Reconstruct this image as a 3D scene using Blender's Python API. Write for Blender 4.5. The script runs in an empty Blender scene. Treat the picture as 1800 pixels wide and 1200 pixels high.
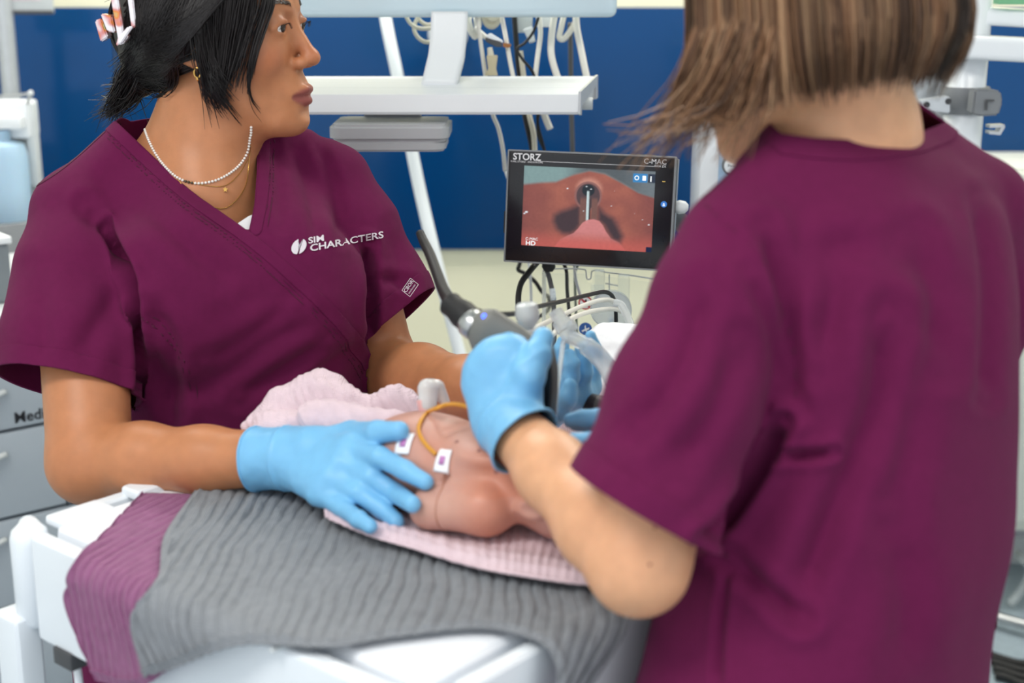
import bpy, bmesh, math, random
import numpy as np
from mathutils import Vector, Matrix
from mathutils.bvhtree import BVHTree

S = bpy.context.scene
COL = S.collection
rnd = random.Random(7)
R = math.radians

# ------------------------------------------------------------------ camera
CAM_H = 1.45
PITCH = R(14.6)
FPX = 2500.0                      # 50 mm on 36 mm, image 1800 x 1200
cp, sp = math.cos(PITCH), math.sin(PITCH)
cam_d = bpy.data.cameras.new('camera'); cam = bpy.data.objects.new('camera', cam_d); COL.objects.link(cam)
cam_d.sensor_width = 36; cam_d.lens = 50
cam.location = (0, 0, CAM_H); cam.rotation_euler = (R(90) - PITCH, 0, 0)
cam_d.dof.use_dof = True; cam_d.dof.focus_distance = 1.75; cam_d.dof.aperture_fstop = 3.5
cam_d.clip_start = 0.05
S.camera = cam
# ------------------------------------------------------------------ world, lamps, exposure
wd = bpy.data.worlds.new('world'); S.world = wd; wd.use_nodes = True
wd.node_tree.nodes['Background'].inputs[0].default_value = (0.93, 0.97, 1.0, 1)
wd.node_tree.nodes['Background'].inputs[1].default_value = 0.95
def area_light(name, loc, size, power, col=(1, 1, 1), rot=(0, 0, 0)):
    l = bpy.data.lights.new(name, 'AREA'); l.shape = 'RECTANGLE'; l.size, l.size_y = size
    l.energy = power; l.color = col
    o = bpy.data.objects.new(name, l); COL.objects.link(o); o.location = loc; o.rotation_euler = rot
    return o
LAMPS = [(-1.0, 0.40, 18), (1.1, 0.3, 5), (-0.9, 2.85, 21), (0.9, 2.85, 21)]
for lx, ly, pw in LAMPS:
    area_light('ceiling_lamp_light', (lx, ly, 2.66), (1.1, 0.55), pw, (1.0, 0.97, 0.93))
S.view_settings.view_transform = 'Standard'; S.view_settings.look = 'None'
S.view_settings.exposure = 0.34; S.view_settings.gamma = 1.0; S.view_settings.use_curve_mapping = False

def W(px, py, d):
    """photo pixel + distance along the optical axis -> world point"""
    a = (px - 900.0) / FPX * d; b = -(py - 600.0) / FPX * d
    return np.array([a, d * cp + b * sp, CAM_H - d * sp + b * cp])
def WZ(px, py, z):
    k = (py - 600.0) / FPX
    d = (CAM_H - z) / (k * cp + sp)
    return W(px, py, d)
def WY(px, py, y):
    k = -(py - 600.0) / FPX
    return W(px, py, y / (cp + k * sp))
def proj(p):
    d = p[1] * cp - (p[2] - CAM_H) * sp; u = p[1] * sp + (p[2] - CAM_H) * cp
    return 900 + FPX * p[0] / d, 600 - FPX * u / d, d

# ------------------------------------------------------------------ tagging
def tag(o, label=None, cat=None, group=None, kind=None):
    if label: o['label'] = label
    if cat: o['category'] = cat
    if group: o['group'] = group
    if kind: o['kind'] = kind
    return o
def thing(name, label, cat, loc=(0, 0, 0), group=None):
    o = bpy.data.objects.new(name, None); COL.objects.link(o); o.location = Vector([float(q) for q in loc])
    o.empty_display_size = 0.05
    bpy.context.view_layer.update()
    return tag(o, label, cat, group)
def par(o, parent):
    """parent, keeping the world placement of a mesh built in world space"""
    if parent is not None:
        o.parent = parent
        pm = Matrix.Identity(4); q = parent; chain = []
        while q is not None:
            chain.append(q); q = q.parent
        for q in reversed(chain):
            pm = pm @ (q.matrix_parent_inverse @ q.matrix_basis if q.parent else q.matrix_basis)
        o.matrix_parent_inverse = pm.inverted()
    return o
def obj(name, me, mat=None, parent=None, smooth=True):
    o = bpy.data.objects.new(name, me); COL.objects.link(o)
    if mat is not None:
        me.materials.clear(); me.materials.append(mat)
    if smooth: me.shade_smooth()
    return par(o, parent)
def origin_base(o):
    """move a root mesh's origin to the middle of its base"""
    n = len(o.data.vertices); co = np.empty(n * 3); o.data.vertices.foreach_get('co', co); co = co.reshape(-1, 3)
    c = np.array([(co[:, 0].min() + co[:, 0].max()) / 2, (co[:, 1].min() + co[:, 1].max()) / 2, co[:, 2].min()])
    o.data.vertices.foreach_set('co', (co - c).ravel()); o.location = Vector(c); o.data.update()
    return o

# ------------------------------------------------------------------ mesh helpers
def mesh_np(name, V, F):
    """V (n,3); F either (m,3)/(m,4) array or list of such arrays"""
    me = bpy.data.meshes.new(name)
    V = np.asarray(V, dtype=np.float32)
    Fs = F if isinstance(F, list) and len(F) and isinstance(F[0], np.ndarray) else [np.asarray(F, dtype=np.int32)]
    Fs = [f for f in Fs if len(f)]
    me.vertices.add(len(V)); me.vertices.foreach_set('co', V.ravel())
    tot = sum(f.size for f in Fs); npol = sum(len(f) for f in Fs)
    me.loops.add(tot); me.polygons.add(npol)
    me.loops.foreach_set('vertex_index', np.concatenate([f.ravel() for f in Fs]).astype(np.int32))
    ls = []; off = 0
    for f in Fs:
        ls.append(off + np.arange(len(f)) * f.shape[1]); off += f.size
    me.polygons.foreach_set('loop_start', np.concatenate(ls).astype(np.int32))
    me.update(calc_edges=True); me.validate()
    return me
def set_col(me, C, name='Col'):
    a = me.color_attributes.new(name, 'FLOAT_COLOR', 'POINT')
    C = np.asarray(C, dtype=np.float32)
    if C.shape[1] == 3: C = np.concatenate([C, np.ones((len(C), 1), np.float32)], 1)
    a.data.foreach_set('color', C.ravel())
def bm_mesh(name, bm):
    me = bpy.data.meshes.new(name); bm.to_mesh(me); bm.free(); return me
def frame(z, hint=(0, 0, 1)):
    z = np.asarray(z, float); z = z / np.linalg.norm(z)
    h = np.asarray(hint, float)
    if abs(np.dot(h / np.linalg.norm(h), z)) > 0.95: h = np.array([1.0, 0, 0])
    x = np.cross(h, z); x /= np.linalg.norm(x); y = np.cross(z, x)
    return x, y, z
def M4(o, x, y, z):
    m = Matrix.Identity(4)
    for i in range(3):
        m[i][0] = float(x[i]); m[i][1] = float(y[i]); m[i][2] = float(z[i]); m[i][3] = float(o[i])
    return m
def rbox(bm, c, s, M=None, bev=0.0, seg=2):
    """box centred at c of size s (in frame M), bevelled"""
    r = bmesh.ops.create_cube(bm, size=1.0); vs = r['verts']
    for v in vs: v.co = Vector((v.co.x * s[0] + c[0], v.co.y * s[1] + c[1], v.co.z * s[2] + c[2]))
    if bev > 0:
        es = list({e for v in vs for e in v.link_edges})
        q = bmesh.ops.bevel(bm, geom=es, offset=bev, segments=seg, affect='EDGES', profile=0.6)
        vs = list({v for f in q['faces'] for v in f.verts} | {v for v in vs if v.is_valid})
    if M is not None:
        bmesh.ops.transform(bm, matrix=M, verts=vs)
    return vs
def box_obj(name, c, s, mat, parent=None, M=None, bev=0.002, seg=2):
    bm = bmesh.new(); rbox(bm, c, s, M, bev, seg); me = bm_mesh(name, bm)
    o = obj(name, me, mat, parent); flat_edges(o); return o
def flat_edges(o, ang=35):
    try: o.data.set_sharp_from_angle(angle=R(ang))
    except Exception: pass
def smooth_path(P, n):
    """Catmull-Rom resample"""
    P = np.asarray(P, float); m = len(P)
    if m == 2: return P[0] + (P[1] - P[0]) * np.linspace(0, 1, n)[:, None]
    Q = np.vstack([2 * P[0] - P[1], P, 2 * P[-1] - P[-2]])
    t = np.linspace(0, m - 1, n); i = np.minimum(t.astype(int), m - 2); f = (t - i)[:, None]
    a, b, c, d = Q[i], Q[i + 1], Q[i + 2], Q[i + 3]
    return 0.5 * ((2 * b) + (-a + c) * f + (2 * a - 5 * b + 4 * c - d) * f ** 2 + (-a + 3 * b - 3 * c + d) * f ** 3)
def tube_vf(P, r, k=8, cap=True, closed=False):
    P = np.asarray(P, float); n = len(P)
    r = np.broadcast_to(np.asarray(r, float), (n,))
    T = np.gradient(P, axis=0); T /= np.maximum(np.linalg.norm(T, axis=1), 1e-9)[:, None]
    x, _, _ = frame(T[0]); X = [x]
    for i in range(1, n):
        x = X[-1] - T[i] * np.dot(X[-1], T[i]); x /= max(np.linalg.norm(x), 1e-9); X.append(x)
    X = np.array(X); Y = np.cross(T, X)
    a = np.arange(k) / k * 2 * np.pi
    V = P[:, None] + r[:, None, None] * (np.cos(a)[None, :, None] * X[:, None] + np.sin(a)[None, :, None] * Y[:, None])
    V = V.reshape(-1, 3); F = []
    i = np.arange(n - 1)[:, None] * k; j = np.arange(k)[None]; j2 = (j + 1) % k
    F.append(np.stack([i + j, i + j2, i + k + j2, i + k + j], -1).reshape(-1, 4))
    if cap:
        V = np.vstack([V, P[0], P[-1]]); c0 = n * k; jj = np.arange(k); j3 = (jj + 1) % k
        F.append(np.stack([np.full(k, c0), j3, jj], -1)); F.append(np.stack([np.full(k, c0 + 1), (n - 1) * k + jj, (n - 1) * k + j3], -1))
    return V, F
def tube_obj(name, P, r, mat, parent=None, n=40, k=10, label=None):
    P = smooth_path(P, n) if len(P) > 1 else P
    if hasattr(r, '__len__'): r = np.interp(np.linspace(0, 1, n), np.linspace(0, 1, len(r)), r)
    V, F = tube_vf(P, r, k)
    o = obj(name, mesh_np(name, V, F), mat, parent)
    return o
def lathe_vf(prof, o, axis, k=24):
    """prof list of (radius, height along axis)"""
    x, y, z = frame(axis); prof = np.array(prof, float); n = len(prof)
    a = np.arange(k) / k * 2 * np.pi
    V = (np.asarray(o, float) + prof[:, 1][:, None, None] * z + prof[:, 0][:, None, None] * (np.cos(a)[None, :, None] * x + np.sin(a)[None, :, None] * y)).reshape(-1, 3)
    i = np.arange(n - 1)[:, None] * k; j = np.arange(k)[None]; j2 = (j + 1) % k
    F = [np.stack([i + j, i + j2, i + k + j2, i + k + j], -1).reshape(-1, 4)]
    V = np.vstack([V, V[:k].mean(0), V[(n - 1) * k:n * k].mean(0)]); jj = np.arange(k); j3 = (jj + 1) % k
    F.append(np.stack([np.full(k, n * k), j3, jj], -1)); F.append(np.stack([np.full(k, n * k + 1), (n - 1) * k + jj, (n - 1) * k + j3], -1))
    return V, F
def lathe_obj(name, prof, o, axis, mat, parent=None, k=24):
    V, F = lathe_vf(prof, o, axis, k); ob = obj(name, mesh_np(name, V, F), mat, parent); flat_edges(ob, 40); return ob
def sheet(name, nu, nv, fn, mat, parent=None, thick=0.0):
    """grid surface; fn(U,V)->(nu,nv,3)"""
    u, v = np.meshgrid(np.linspace(0, 1, nu), np.linspace(0, 1, nv), indexing='ij')
    P = fn(u, v).reshape(-1, 3)
    i = np.arange(nu - 1)[:, None] * nv; j = np.arange(nv - 1)[None]
    F = np.stack([i + j, i + nv + j, i + nv + j + 1, i + j + 1], -1).reshape(-1, 4)
    o = obj(name, mesh_np(name, P, F), mat, parent)
    if thick: m = o.modifiers.new('solid', 'SOLIDIFY'); m.thickness = thick; m.offset = 1
    return o
def poly_obj(name, pts, M, depth, mat, parent=None, bev=0.0):
    """extruded 2-D outline in frame M (x,y plane, extruded along -z)"""
    bm = bmesh.new(); vs = [bm.verts.new((p[0], p[1], 0)) for p in pts]; f = bm.faces.new(vs)
    if f.normal.z < 0: f.normal_flip()
    r = bmesh.ops.extrude_face_region(bm, geom=[f])
    bmesh.ops.translate(bm, vec=(0, 0, -depth), verts=[v for v in r['geom'] if isinstance(v, bmesh.types.BMVert)])
    bmesh.ops.recalc_face_normals(bm, faces=bm.faces)
    if bev: bmesh.ops.bevel(bm, geom=list(bm.edges), offset=bev, segments=2, affect='EDGES')
    bmesh.ops.transform(bm, matrix=M, verts=bm.verts)
    o = obj(name, bm_mesh(name, bm), mat, parent); flat_edges(o); return o
def text_np(body, size=1.0, bold=0.0, ext=0.0, align='LEFT', spacing=1.0):
    c = bpy.data.curves.new('t', 'FONT'); c.body = body; c.size = size; c.offset = bold; c.extrude = ext
    c.align_x = align; c.space_character = spacing; c.resolution_u = 3
    o = bpy.data.objects.new('t', c); COL.objects.link(o)
    bpy.context.view_layer.update()
    dg = bpy.context.evaluated_depsgraph_get(); me = bpy.data.meshes.new_from_object(o.evaluated_get(dg))
    bpy.data.objects.remove(o); bpy.data.curves.remove(c)
    return me
def text_obj(name, body, M, size, mat, parent=None, bold=0.0, ext=0.0002, align='LEFT', sx=1.0, spacing=1.0, warp=None):
    me = text_np(body, size, bold, ext, align, spacing)
    n = len(me.vertices); co = np.empty(n * 3); me.vertices.foreach_get('co', co); co = co.reshape(-1, 3)
    co[:, 0] *= sx
    if warp is not None: co = warp(co)
    else:
        m = np.array(M); co = co @ m[:3, :3].T + m[:3, 3]
    me.vertices.foreach_set('co', co.astype(np.float32).ravel()); me.update(); me.name = name
    return obj(name, me, mat, parent, smooth=False)

# ------------------------------------------------------------------ noise
_prm = np.random.RandomState(3).permutation(256); _prm = np.concatenate([_prm, _prm, _prm])
_grd = np.random.RandomState(5).normal(size=(256, 3)); _grd /= np.linalg.norm(_grd, axis=1)[:, None]
def noise(P):
    P = np.asarray(P, float); I = np.floor(P).astype(int); f = P - I; I &= 255
    u = f * f * f * (f * (f * 6 - 15) + 10); out = 0
    for dx in (0, 1):
        for dy in (0, 1):
            for dz in (0, 1):
                h = _prm[_prm[_prm[I[:, 0] + dx] + I[:, 1] + dy] + I[:, 2] + dz]
                g = (_grd[h] * (f - np.array([dx, dy, dz]))).sum(1)
                w = (u[:, 0] if dx else 1 - u[:, 0]) * (u[:, 1] if dy else 1 - u[:, 1]) * (u[:, 2] if dz else 1 - u[:, 2])
                out = out + w * g
    return out

# ------------------------------------------------------------------ signed distance modelling
def _norm(v): v = np.asarray(v, float); return v / np.linalg.norm(v)
def sd_cone(P, a, b, ra, rb):
    ba = (b - a).astype(np.float32); l2 = max(float(ba @ ba), 1e-10)
    q = P - a.astype(np.float32); h = np.clip((q @ ba) / l2, 0, 1)
    d = q - h[..., None] * ba
    return np.sqrt((d * d).sum(-1)) - (ra + (rb - ra) * h)
def sd_ell(P, c, r, Rm=None):
    q = P - np.asarray(c, np.float32)
    if Rm is not None: q = q @ np.asarray(Rm, np.float32)      # columns of Rm = local axes
    r = np.asarray(r, np.float32)
    k0 = np.sqrt(((q / r) ** 2).sum(-1)); k1 = np.sqrt(((q / (r * r)) ** 2).sum(-1))
    return np.where(k1 > 1e-6, k0 * (k0 - 1) / np.maximum(k1, 1e-6), -float(r.min()))
class Field:
    def __init__(s, lo, hi, h):
        s.lo = np.asarray(lo, float); s.h = h
        s.n = np.ceil((np.asarray(hi, float) - s.lo) / h).astype(int) + 1
        s.phi = np.full(tuple(s.n), 1.0, np.float32)
    def _box(s, lo, hi, m):
        a = np.maximum(np.floor((np.asarray(lo) - m - s.lo) / s.h).astype(int), 0)
        b = np.minimum(np.ceil((np.asarray(hi) + m - s.lo) / s.h).astype(int) + 1, s.n)
        if (b <= a).any(): return None, None
        ax = [(s.lo[i] + np.arange(a[i], b[i]) * s.h).astype(np.float32) for i in range(3)]
        P = np.stack(np.meshgrid(*ax, indexing='ij'), -1)
        return (slice(a[0], b[0]), slice(a[1], b[1]), slice(a[2], b[2])), P
    def op(s, fn, lo, hi, k=0.01, mode='u'):
        m = max(k, 2 * s.h) + 3 * s.h
        sl, P = s._box(lo, hi, m)
        if sl is None: return
        d = fn(P).astype(np.float32); a = s.phi[sl]
        if mode == 's': d = -d
        if mode == 'u':
            if k > 0:
                h = np.clip(0.5 + 0.5 * (a - d) / k, 0, 1); s.phi[sl] = a + (d - a) * h - k * h * (1 - h)
            else: s.phi[sl] = np.minimum(a, d)
        elif mode == 's':            # smooth subtraction: max(a, -d_orig) ; d is already negated
            h = np.clip(0.5 - 0.5 * (a - d) / k, 0, 1); s.phi[sl] = a + (d - a) * h + k * h * (1 - h)
    def cone(s, a, b, ra, rb, k=0.01, mode='u'):
        a = np.asarray(a, float); b = np.asarray(b, float); r = max(ra, rb)
        s.op(lambda P: sd_cone(P, a, b, ra, rb), np.minimum(a, b) - r, np.maximum(a, b) + r, k, mode)
    def chain(s, pts, rs, k=0.01):
        for i in range(len(pts) - 1): s.cone(pts[i], pts[i + 1], rs[i], rs[i + 1], k)
    def ell(s, c, r, Rm=None, k=0.01, mode='u'):
        c = np.asarray(c, float); r = np.asarray(r, float) * np.ones(3); m = np.ones(3) * r.max()
        if Rm is not None: m = np.sqrt(((np.asarray(Rm) * r[None]) ** 2).sum(1))
        else: m = r
        s.op(lambda P: sd_ell(P, c, r, Rm), c - m, c + m, k, mode)
    def mesh(s):
        phi = s.phi; ins = phi < 0
        nx, ny, nz = phi.shape
        cnt = np.zeros((nx - 1, ny - 1, nz - 1), np.uint8)
        for dx in (0, 1):
            for dy in (0, 1):
                for dz in (0, 1):
                    cnt += ins[dx:nx - 1 + dx, dy:ny - 1 + dy, dz:nz - 1 + dz]
        act = (cnt > 0) & (cnt < 8)
        I = np.argwhere(act); idx = np.full(act.shape, -1, np.int32); idx[act] = np.arange(len(I))
        cv = {}
        for dx in (0, 1):
            for dy in (0, 1):
                for dz in (0, 1): cv[(dx, dy, dz)] = phi[I[:, 0] + dx, I[:, 1] + dy, I[:, 2] + dz].astype(np.float64)
        acc = np.zeros((len(I), 3)); num = np.zeros(len(I))
        cs = list(cv.keys())
        for c in cs:
            for ax in range(3):
                if c[ax] == 0:
                    c2 = list(c); c2[ax] = 1; c2 = tuple(c2); a, b = cv[c], cv[c2]
                    m = (a < 0) != (b < 0); t = np.where(m, a / np.where(m, a - b, 1), 0)
                    p = np.array(c, float)[None] + t[:, None] * np.eye(3)[ax][None]
                    acc += np.where(m[:, None], p, 0); num += m
        V = s.lo + (I + acc / num[:, None]) * s.h
        Fs = []
        for ax in range(3):
            o1, o2 = [(1, 2), (2, 0), (0, 1)][ax]
            sl0 = [slice(1, -1)] * 3; sl1 = [slice(1, -1)] * 3
            sl0[ax] = slice(0, -1); sl1[ax] = slice(1, None)
            m = ins[tuple(sl0)] != ins[tuple(sl1)]
            E = np.argwhere(m)
            off = np.ones(3, int); off[ax] = 0; E = E + off
            flip = ins[E[:, 0], E[:, 1], E[:, 2]]
            def g(d1, d2):
                q = E.copy(); q[:, o1] -= d1; q[:, o2] -= d2; return idx[q[:, 0], q[:, 1], q[:, 2]]
            Q = np.stack([g(1, 1), g(0, 1), g(0, 0), g(1, 0)], -1)
            Q = np.where(flip[:, None], Q, Q[:, ::-1]); Fs.append(Q)
        return V, np.vstack(Fs)
def vnormals(V, F):
    F3 = F if F.shape[1] == 3 else np.vstack([F[:, [0, 1, 2]], F[:, [0, 2, 3]]])
    n = np.cross(V[F3[:, 1]] - V[F3[:, 0]], V[F3[:, 2]] - V[F3[:, 0]]); N = np.zeros_like(V)
    for i in range(3):
        for j in range(3): N[:, j] += np.bincount(F3[:, i], n[:, j], len(V))
    return N / np.maximum(np.linalg.norm(N, axis=1), 1e-12)[:, None]
def relax(V, F, it=2, lam=0.5):
    E = np.vstack([F[:, [i, (i + 1) % F.shape[1]]] for i in range(F.shape[1])])
    E = np.vstack([E, E[:, ::-1]]); deg = np.maximum(np.bincount(E[:, 0], minlength=len(V)), 1)
    for _ in range(it):
        S_ = np.stack([np.bincount(E[:, 0], V[E[:, 1], j], len(V)) for j in range(3)], -1)
        V = V + lam * (S_ / deg[:, None] - V)
    return V
def tri(F): return F if F.shape[1] == 3 else np.vstack([F[:, [0, 1, 2]], F[:, [0, 2, 3]]])
def clip_mesh(V, F, f):
    """keep the part of the mesh where f > 0, cut cleanly along f = 0; extra per-vertex columns of V are interpolated"""
    F = tri(F); pos = f > 0; k = pos[F].sum(1)
    out = [F[k == 3]]; newV = [V]; nv = len(V); edge = {}
    A = F[(k == 1) | (k == 2)]; add = []; extra = []
    def cut(i, j):
        nonlocal nv
        key = (i, j) if i < j else (j, i)
        if key not in edge:
            t = f[key[0]] / (f[key[0]] - f[key[1]]); extra.append(V[key[0]] + t * (V[key[1]] - V[key[0]])); edge[key] = nv; nv += 1
        return edge[key]
    for a, b, c in A.tolist():
        p = (pos[a], pos[b], pos[c])
        while not (p[0] and not p[2]):
            a, b, c = b, c, a; p = (pos[a], pos[b], pos[c])
        if p[1]:  add += [(a, b, cut(b, c)), (a, cut(b, c), cut(c, a))]
        else: add.append((a, cut(a, b), cut(c, a)))
    if extra: newV.append(np.array(extra))
    if add: out.append(np.array(add))
    V2 = np.vstack(newV); F2 = np.vstack(out)
    u, inv = np.unique(F2, return_inverse=True)
    return V2[u], inv.reshape(-1, 3)

# ------------------------------------------------------------------ materials
def lin(h):
    if isinstance(h, str):
        h = h.lstrip('#'); c = [int(h[i:i + 2], 16) / 255 for i in (0, 2, 4)]
    else: c = [x / 255 for x in h]
    return tuple((x / 12.92 if x <= 0.04045 else ((x + 0.055) / 1.055) ** 2.4) for x in c)
MATS = {}
def mat(name, col, rough=0.5, metal=0.0, spec=0.5, var=0.08, vscale=30, bump=0.0, bscale=200, sss=0.0, sssr=(1, .4, .2), sscale=0.01,
        alpha=1.0, trans=0.0, ior=1.45, emit=0.0, coat=0.0, attr=None, sheen=0.0, weave=None, stretch=None):
    m = bpy.data.materials.new(name); m.use_nodes = True; nt = m.node_tree; N = nt.nodes; L = nt.links
    b = N['Principled BSDF']; c = lin(col)
    b.inputs['Roughness'].default_value = rough; b.inputs['Metallic'].default_value = metal
    b.inputs['Specular IOR Level'].default_value = spec; b.inputs['IOR'].default_value = ior
    b.inputs['Coat Weight'].default_value = coat; b.inputs['Coat Roughness'].default_value = 0.08
    b.inputs['Alpha'].default_value = alpha; b.inputs['Transmission Weight'].default_value = trans
    b.inputs['Sheen Weight'].default_value = sheen; b.inputs['Sheen Roughness'].default_value = 0.4
    if sss:
        b.inputs['Subsurface Weight'].default_value = sss; b.inputs['Subsurface Radius'].default_value = sssr; b.inputs['Subsurface Scale'].default_value = sscale
    tc = N.new('ShaderNodeTexCoord'); vec = tc.outputs['Object']
    if stretch is not None:
        mp = N.new('ShaderNodeMapping'); mp.inputs['Scale'].default_value = stretch; L.new(vec, mp.inputs[0]); vec = mp.outputs[0]
    nz = N.new('ShaderNodeTexNoise'); nz.inputs['Scale'].default_value = vscale; nz.inputs['Detail'].default_value = 4; L.new(vec, nz.inputs['Vector'])
    mx = N.new('ShaderNodeMix'); mx.data_type = 'RGBA'; mx.blend_type = 'MULTIPLY'; mx.inputs[0].default_value = 1.0
    rm = N.new('ShaderNodeMapRange'); rm.inputs['From Min'].default_value = 0.3; rm.inputs['From Max'].default_value = 0.7
    rm.inputs['To Min'].default_value = 1 - var; rm.inputs['To Max'].default_value = 1 + var * 0.4; L.new(nz.outputs[0], rm.inputs[0])
    if attr:
        at = N.new('ShaderNodeAttribute'); at.attribute_name = attr; L.new(at.outputs['Color'], mx.inputs[6])
    else: mx.inputs[6].default_value = (*c, 1)
    L.new(rm.outputs[0], mx.inputs[7]); L.new(mx.outputs[2], b.inputs['Base Color'])
    if emit:
        L.new(mx.outputs[2], b.inputs['Emission Color']); b.inputs['Emission Strength'].default_value = emit
    if bump:
        n2 = N.new('ShaderNodeTexNoise'); n2.inputs['Scale'].default_value = bscale; n2.inputs['Detail'].default_value = 3; L.new(vec, n2.inputs['Vector'])
        h = n2.outputs[0]
        if weave:
            w1 = N.new('ShaderNodeTexWave'); w1.inputs['Scale'].default_value = weave; w1.bands_direction = 'X'; L.new(tc.outputs['Object'], w1.inputs[0])
            w2 = N.new('ShaderNodeTexWave'); w2.inputs['Scale'].default_value = weave; w2.bands_direction = 'Z'; L.new(tc.outputs['Object'], w2.inputs[0])
            ad = N.new('ShaderNodeMath'); ad.operation = 'ADD'; L.new(w1.outputs[1], ad.inputs[0]); L.new(w2.outputs[1], ad.inputs[1])
            a2 = N.new('ShaderNodeMath'); a2.operation = 'ADD'; L.new(ad.outputs[0], a2.inputs[0]); L.new(h, a2.inputs[1]); h = a2.outputs[0]
        bp = N.new('ShaderNodeBump'); bp.inputs['Strength'].default_value = bump; bp.inputs['Distance'].default_value = 0.001
        L.new(h, bp.inputs['Height']); L.new(bp.outputs[0], b.inputs['Normal'])
    MATS[name] = m
    return m
# ================================================================== the room
WALL_Y = 3.35
m_cream = mat('cream_wall_paint', (238, 234, 205), 0.6, var=0.03, vscale=4, bump=0.05)
m_whitewall = mat('white_wall_paint', (225, 228, 226), 0.7, var=0.03, vscale=4)
m_floor = mat('blue_grey_vinyl', (150, 165, 175), 0.35, var=0.12, vscale=60)
m_blue = mat('blue_glass', (0, 60, 112), 0.16, var=0.05, vscale=3, coat=0.12, spec=0.25)
m_white = mat('white_plastic', (232, 236, 240), 0.38, var=0.02, vscale=10)
m_whiteg = mat('white_lacquer', (236, 240, 244), 0.2, var=0.02, vscale=10, coat=0.3)
m_lgrey = mat('light_grey_plastic', (205, 210, 212), 0.42, var=0.03, vscale=20)
m_mgrey = mat('mid_grey_plastic', (125, 128, 132), 0.5, var=0.05, vscale=30)
m_dgrey = mat('dark_grey_plastic', (70, 71, 74), 0.5, var=0.08, vscale=40)
m_black = mat('black_plastic', (22, 22, 25), 0.38, var=0.1, vscale=40)
m_rubber = mat('black_rubber', (18, 18, 20), 0.55, var=0.1, vscale=40)
m_metal = mat('brushed_steel', (180, 182, 184), 0.28, metal=1.0, var=0.06, vscale=60)
m_alu = mat('anodised_aluminium', (196, 200, 204), 0.38, metal=0.55, var=0.04, vscale=60)
m_ink = mat('dark_print', (30, 32, 38), 0.6, var=0.02)
m_whiteink = mat('white_print', (225, 226, 230), 0.6, var=0.02)
m_clear = mat('clear_plastic', (235, 242, 248), 0.08, trans=0.85, ior=1.25, var=0.01, alpha=0.42)
m_tubing = mat('clear_tubing', (228, 234, 236), 0.15, trans=0.5, ior=1.3, var=0.02, alpha=0.62)
m_cable_w = mat('white_cable', (226, 224, 216), 0.45, var=0.03)
m_cable_b = mat('beige_cable', (200, 196, 180), 0.5, var=0.05)
m_cartgrey = mat('cart_grey_lacquer', (172, 182, 190), 0.4, var=0.03, vscale=6)

def struct(o): o['kind'] = 'structure'; return o
struct(box_obj('floor', (0, 1.2, -0.05), (5.2, 6.0, 0.1), m_floor, bev=0))
struct(box_obj('ceiling', (0, 1.9, 2.75), (5.2, 3.2, 0.1), m_whitewall, bev=0))
struct(box_obj('wall_back', (0, WALL_Y + 0.06, 1.35), (5.2, 0.1, 2.7), m_cream, bev=0))
struct(box_obj('wall_left', (-2.55, 1.7, 1.35), (0.1, 3.3, 2.7), m_whitewall, bev=0))
struct(box_obj('wall_right', (2.55, 1.7, 1.35), (0.1, 3.3, 2.7), m_whitewall, bev=0))
struct(box_obj('baseboard_back', (0, WALL_Y, 0.05), (5.0, 0.02, 0.1), m_lgrey, bev=0.002))
# blue glass splash panel: two panes with a joint
zt = WY(1100, 13, WALL_Y)[2]; zb = WY(800, 438, WALL_Y)[2]
t = thing('splash_panel', 'deep blue glossy glass wall panel above the cream lower wall', 'wall panel', (0, WALL_Y, zb))
for x0, x1 in ((-2.45, -0.92), (-0.916, 0.66), (0.664, 2.45)):
    box_obj('pane', ((x0 + x1) / 2, WALL_Y, (zt + zb) / 2), (x1 - x0, 0.012, zt - zb), m_blue, t, bev=0.002)
# ceiling lamps
m_lamp = mat('lamp_diffuser', (255, 250, 240), 0.6, emit=2.0, var=0.0)
for i, (lx, ly, pw) in enumerate(LAMPS):
    t = thing('ceiling_lamp', 'white ceiling light panel ' + ('above the space in front of the black haired nurse', 'above the space behind the brown haired nurse', 'above the drawer cart and blue wall', 'above the equipment column and blue wall')[i], 'lamp', (lx, ly, 2.7), group='ceiling light panels')
    box_obj('frame', (lx, ly, 2.69), (1.16, 0.61, 0.02), m_white, t, bev=0.003)
    box_obj('diffuser', (lx, ly, 2.675), (1.1, 0.55, 0.012), m_lamp, t, bev=0.002)

# ================================================================== left: dispenser, stand, drawer cart
# infusion stand pole with a sign board
d = 3.02
b0 = W(14, 100, d)
t = thing('pole_stand', 'light grey vertical pole carrying a framed notice at the left edge', 'stand', (b0[0], b0[1], 0.0))
lathe_obj('base_plate', [(0.0, 0), (0.16, 0.0), (0.16, 0.012), (0.03, 0.03), (0, 0.03)], (b0[0], b0[1], 0.0), (0, 0, 1), m_lgrey, t)
tube_obj('pole', [(b0[0], b0[1], 0.02), (b0[0], b0[1], 1.0), (b0[0], b0[1], 1.62)], 0.019, m_alu, t, n=6, k=20)
bc = W(25, -40, d - 0.03)
box_obj('notice_board', (bc[0], bc[1], bc[2]), (0.155, 0.012, 0.15), m_lgrey, t, bev=0.003)
p = box_obj('notice_sheet', (bc[0] - 0.004, bc[1] - 0.0068, bc[2] + 0.008), (0.117, 0.001, 0.112), mat('notice_paper', (226, 214, 220), 0.6, var=0.12, vscale=160), t, bev=0)
box_obj('notice_rail', (bc[0], bc[1] - 0.008, bc[2] - 0.072), (0.157, 0.008, 0.008), m_dgrey, t, bev=0.001)
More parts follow.
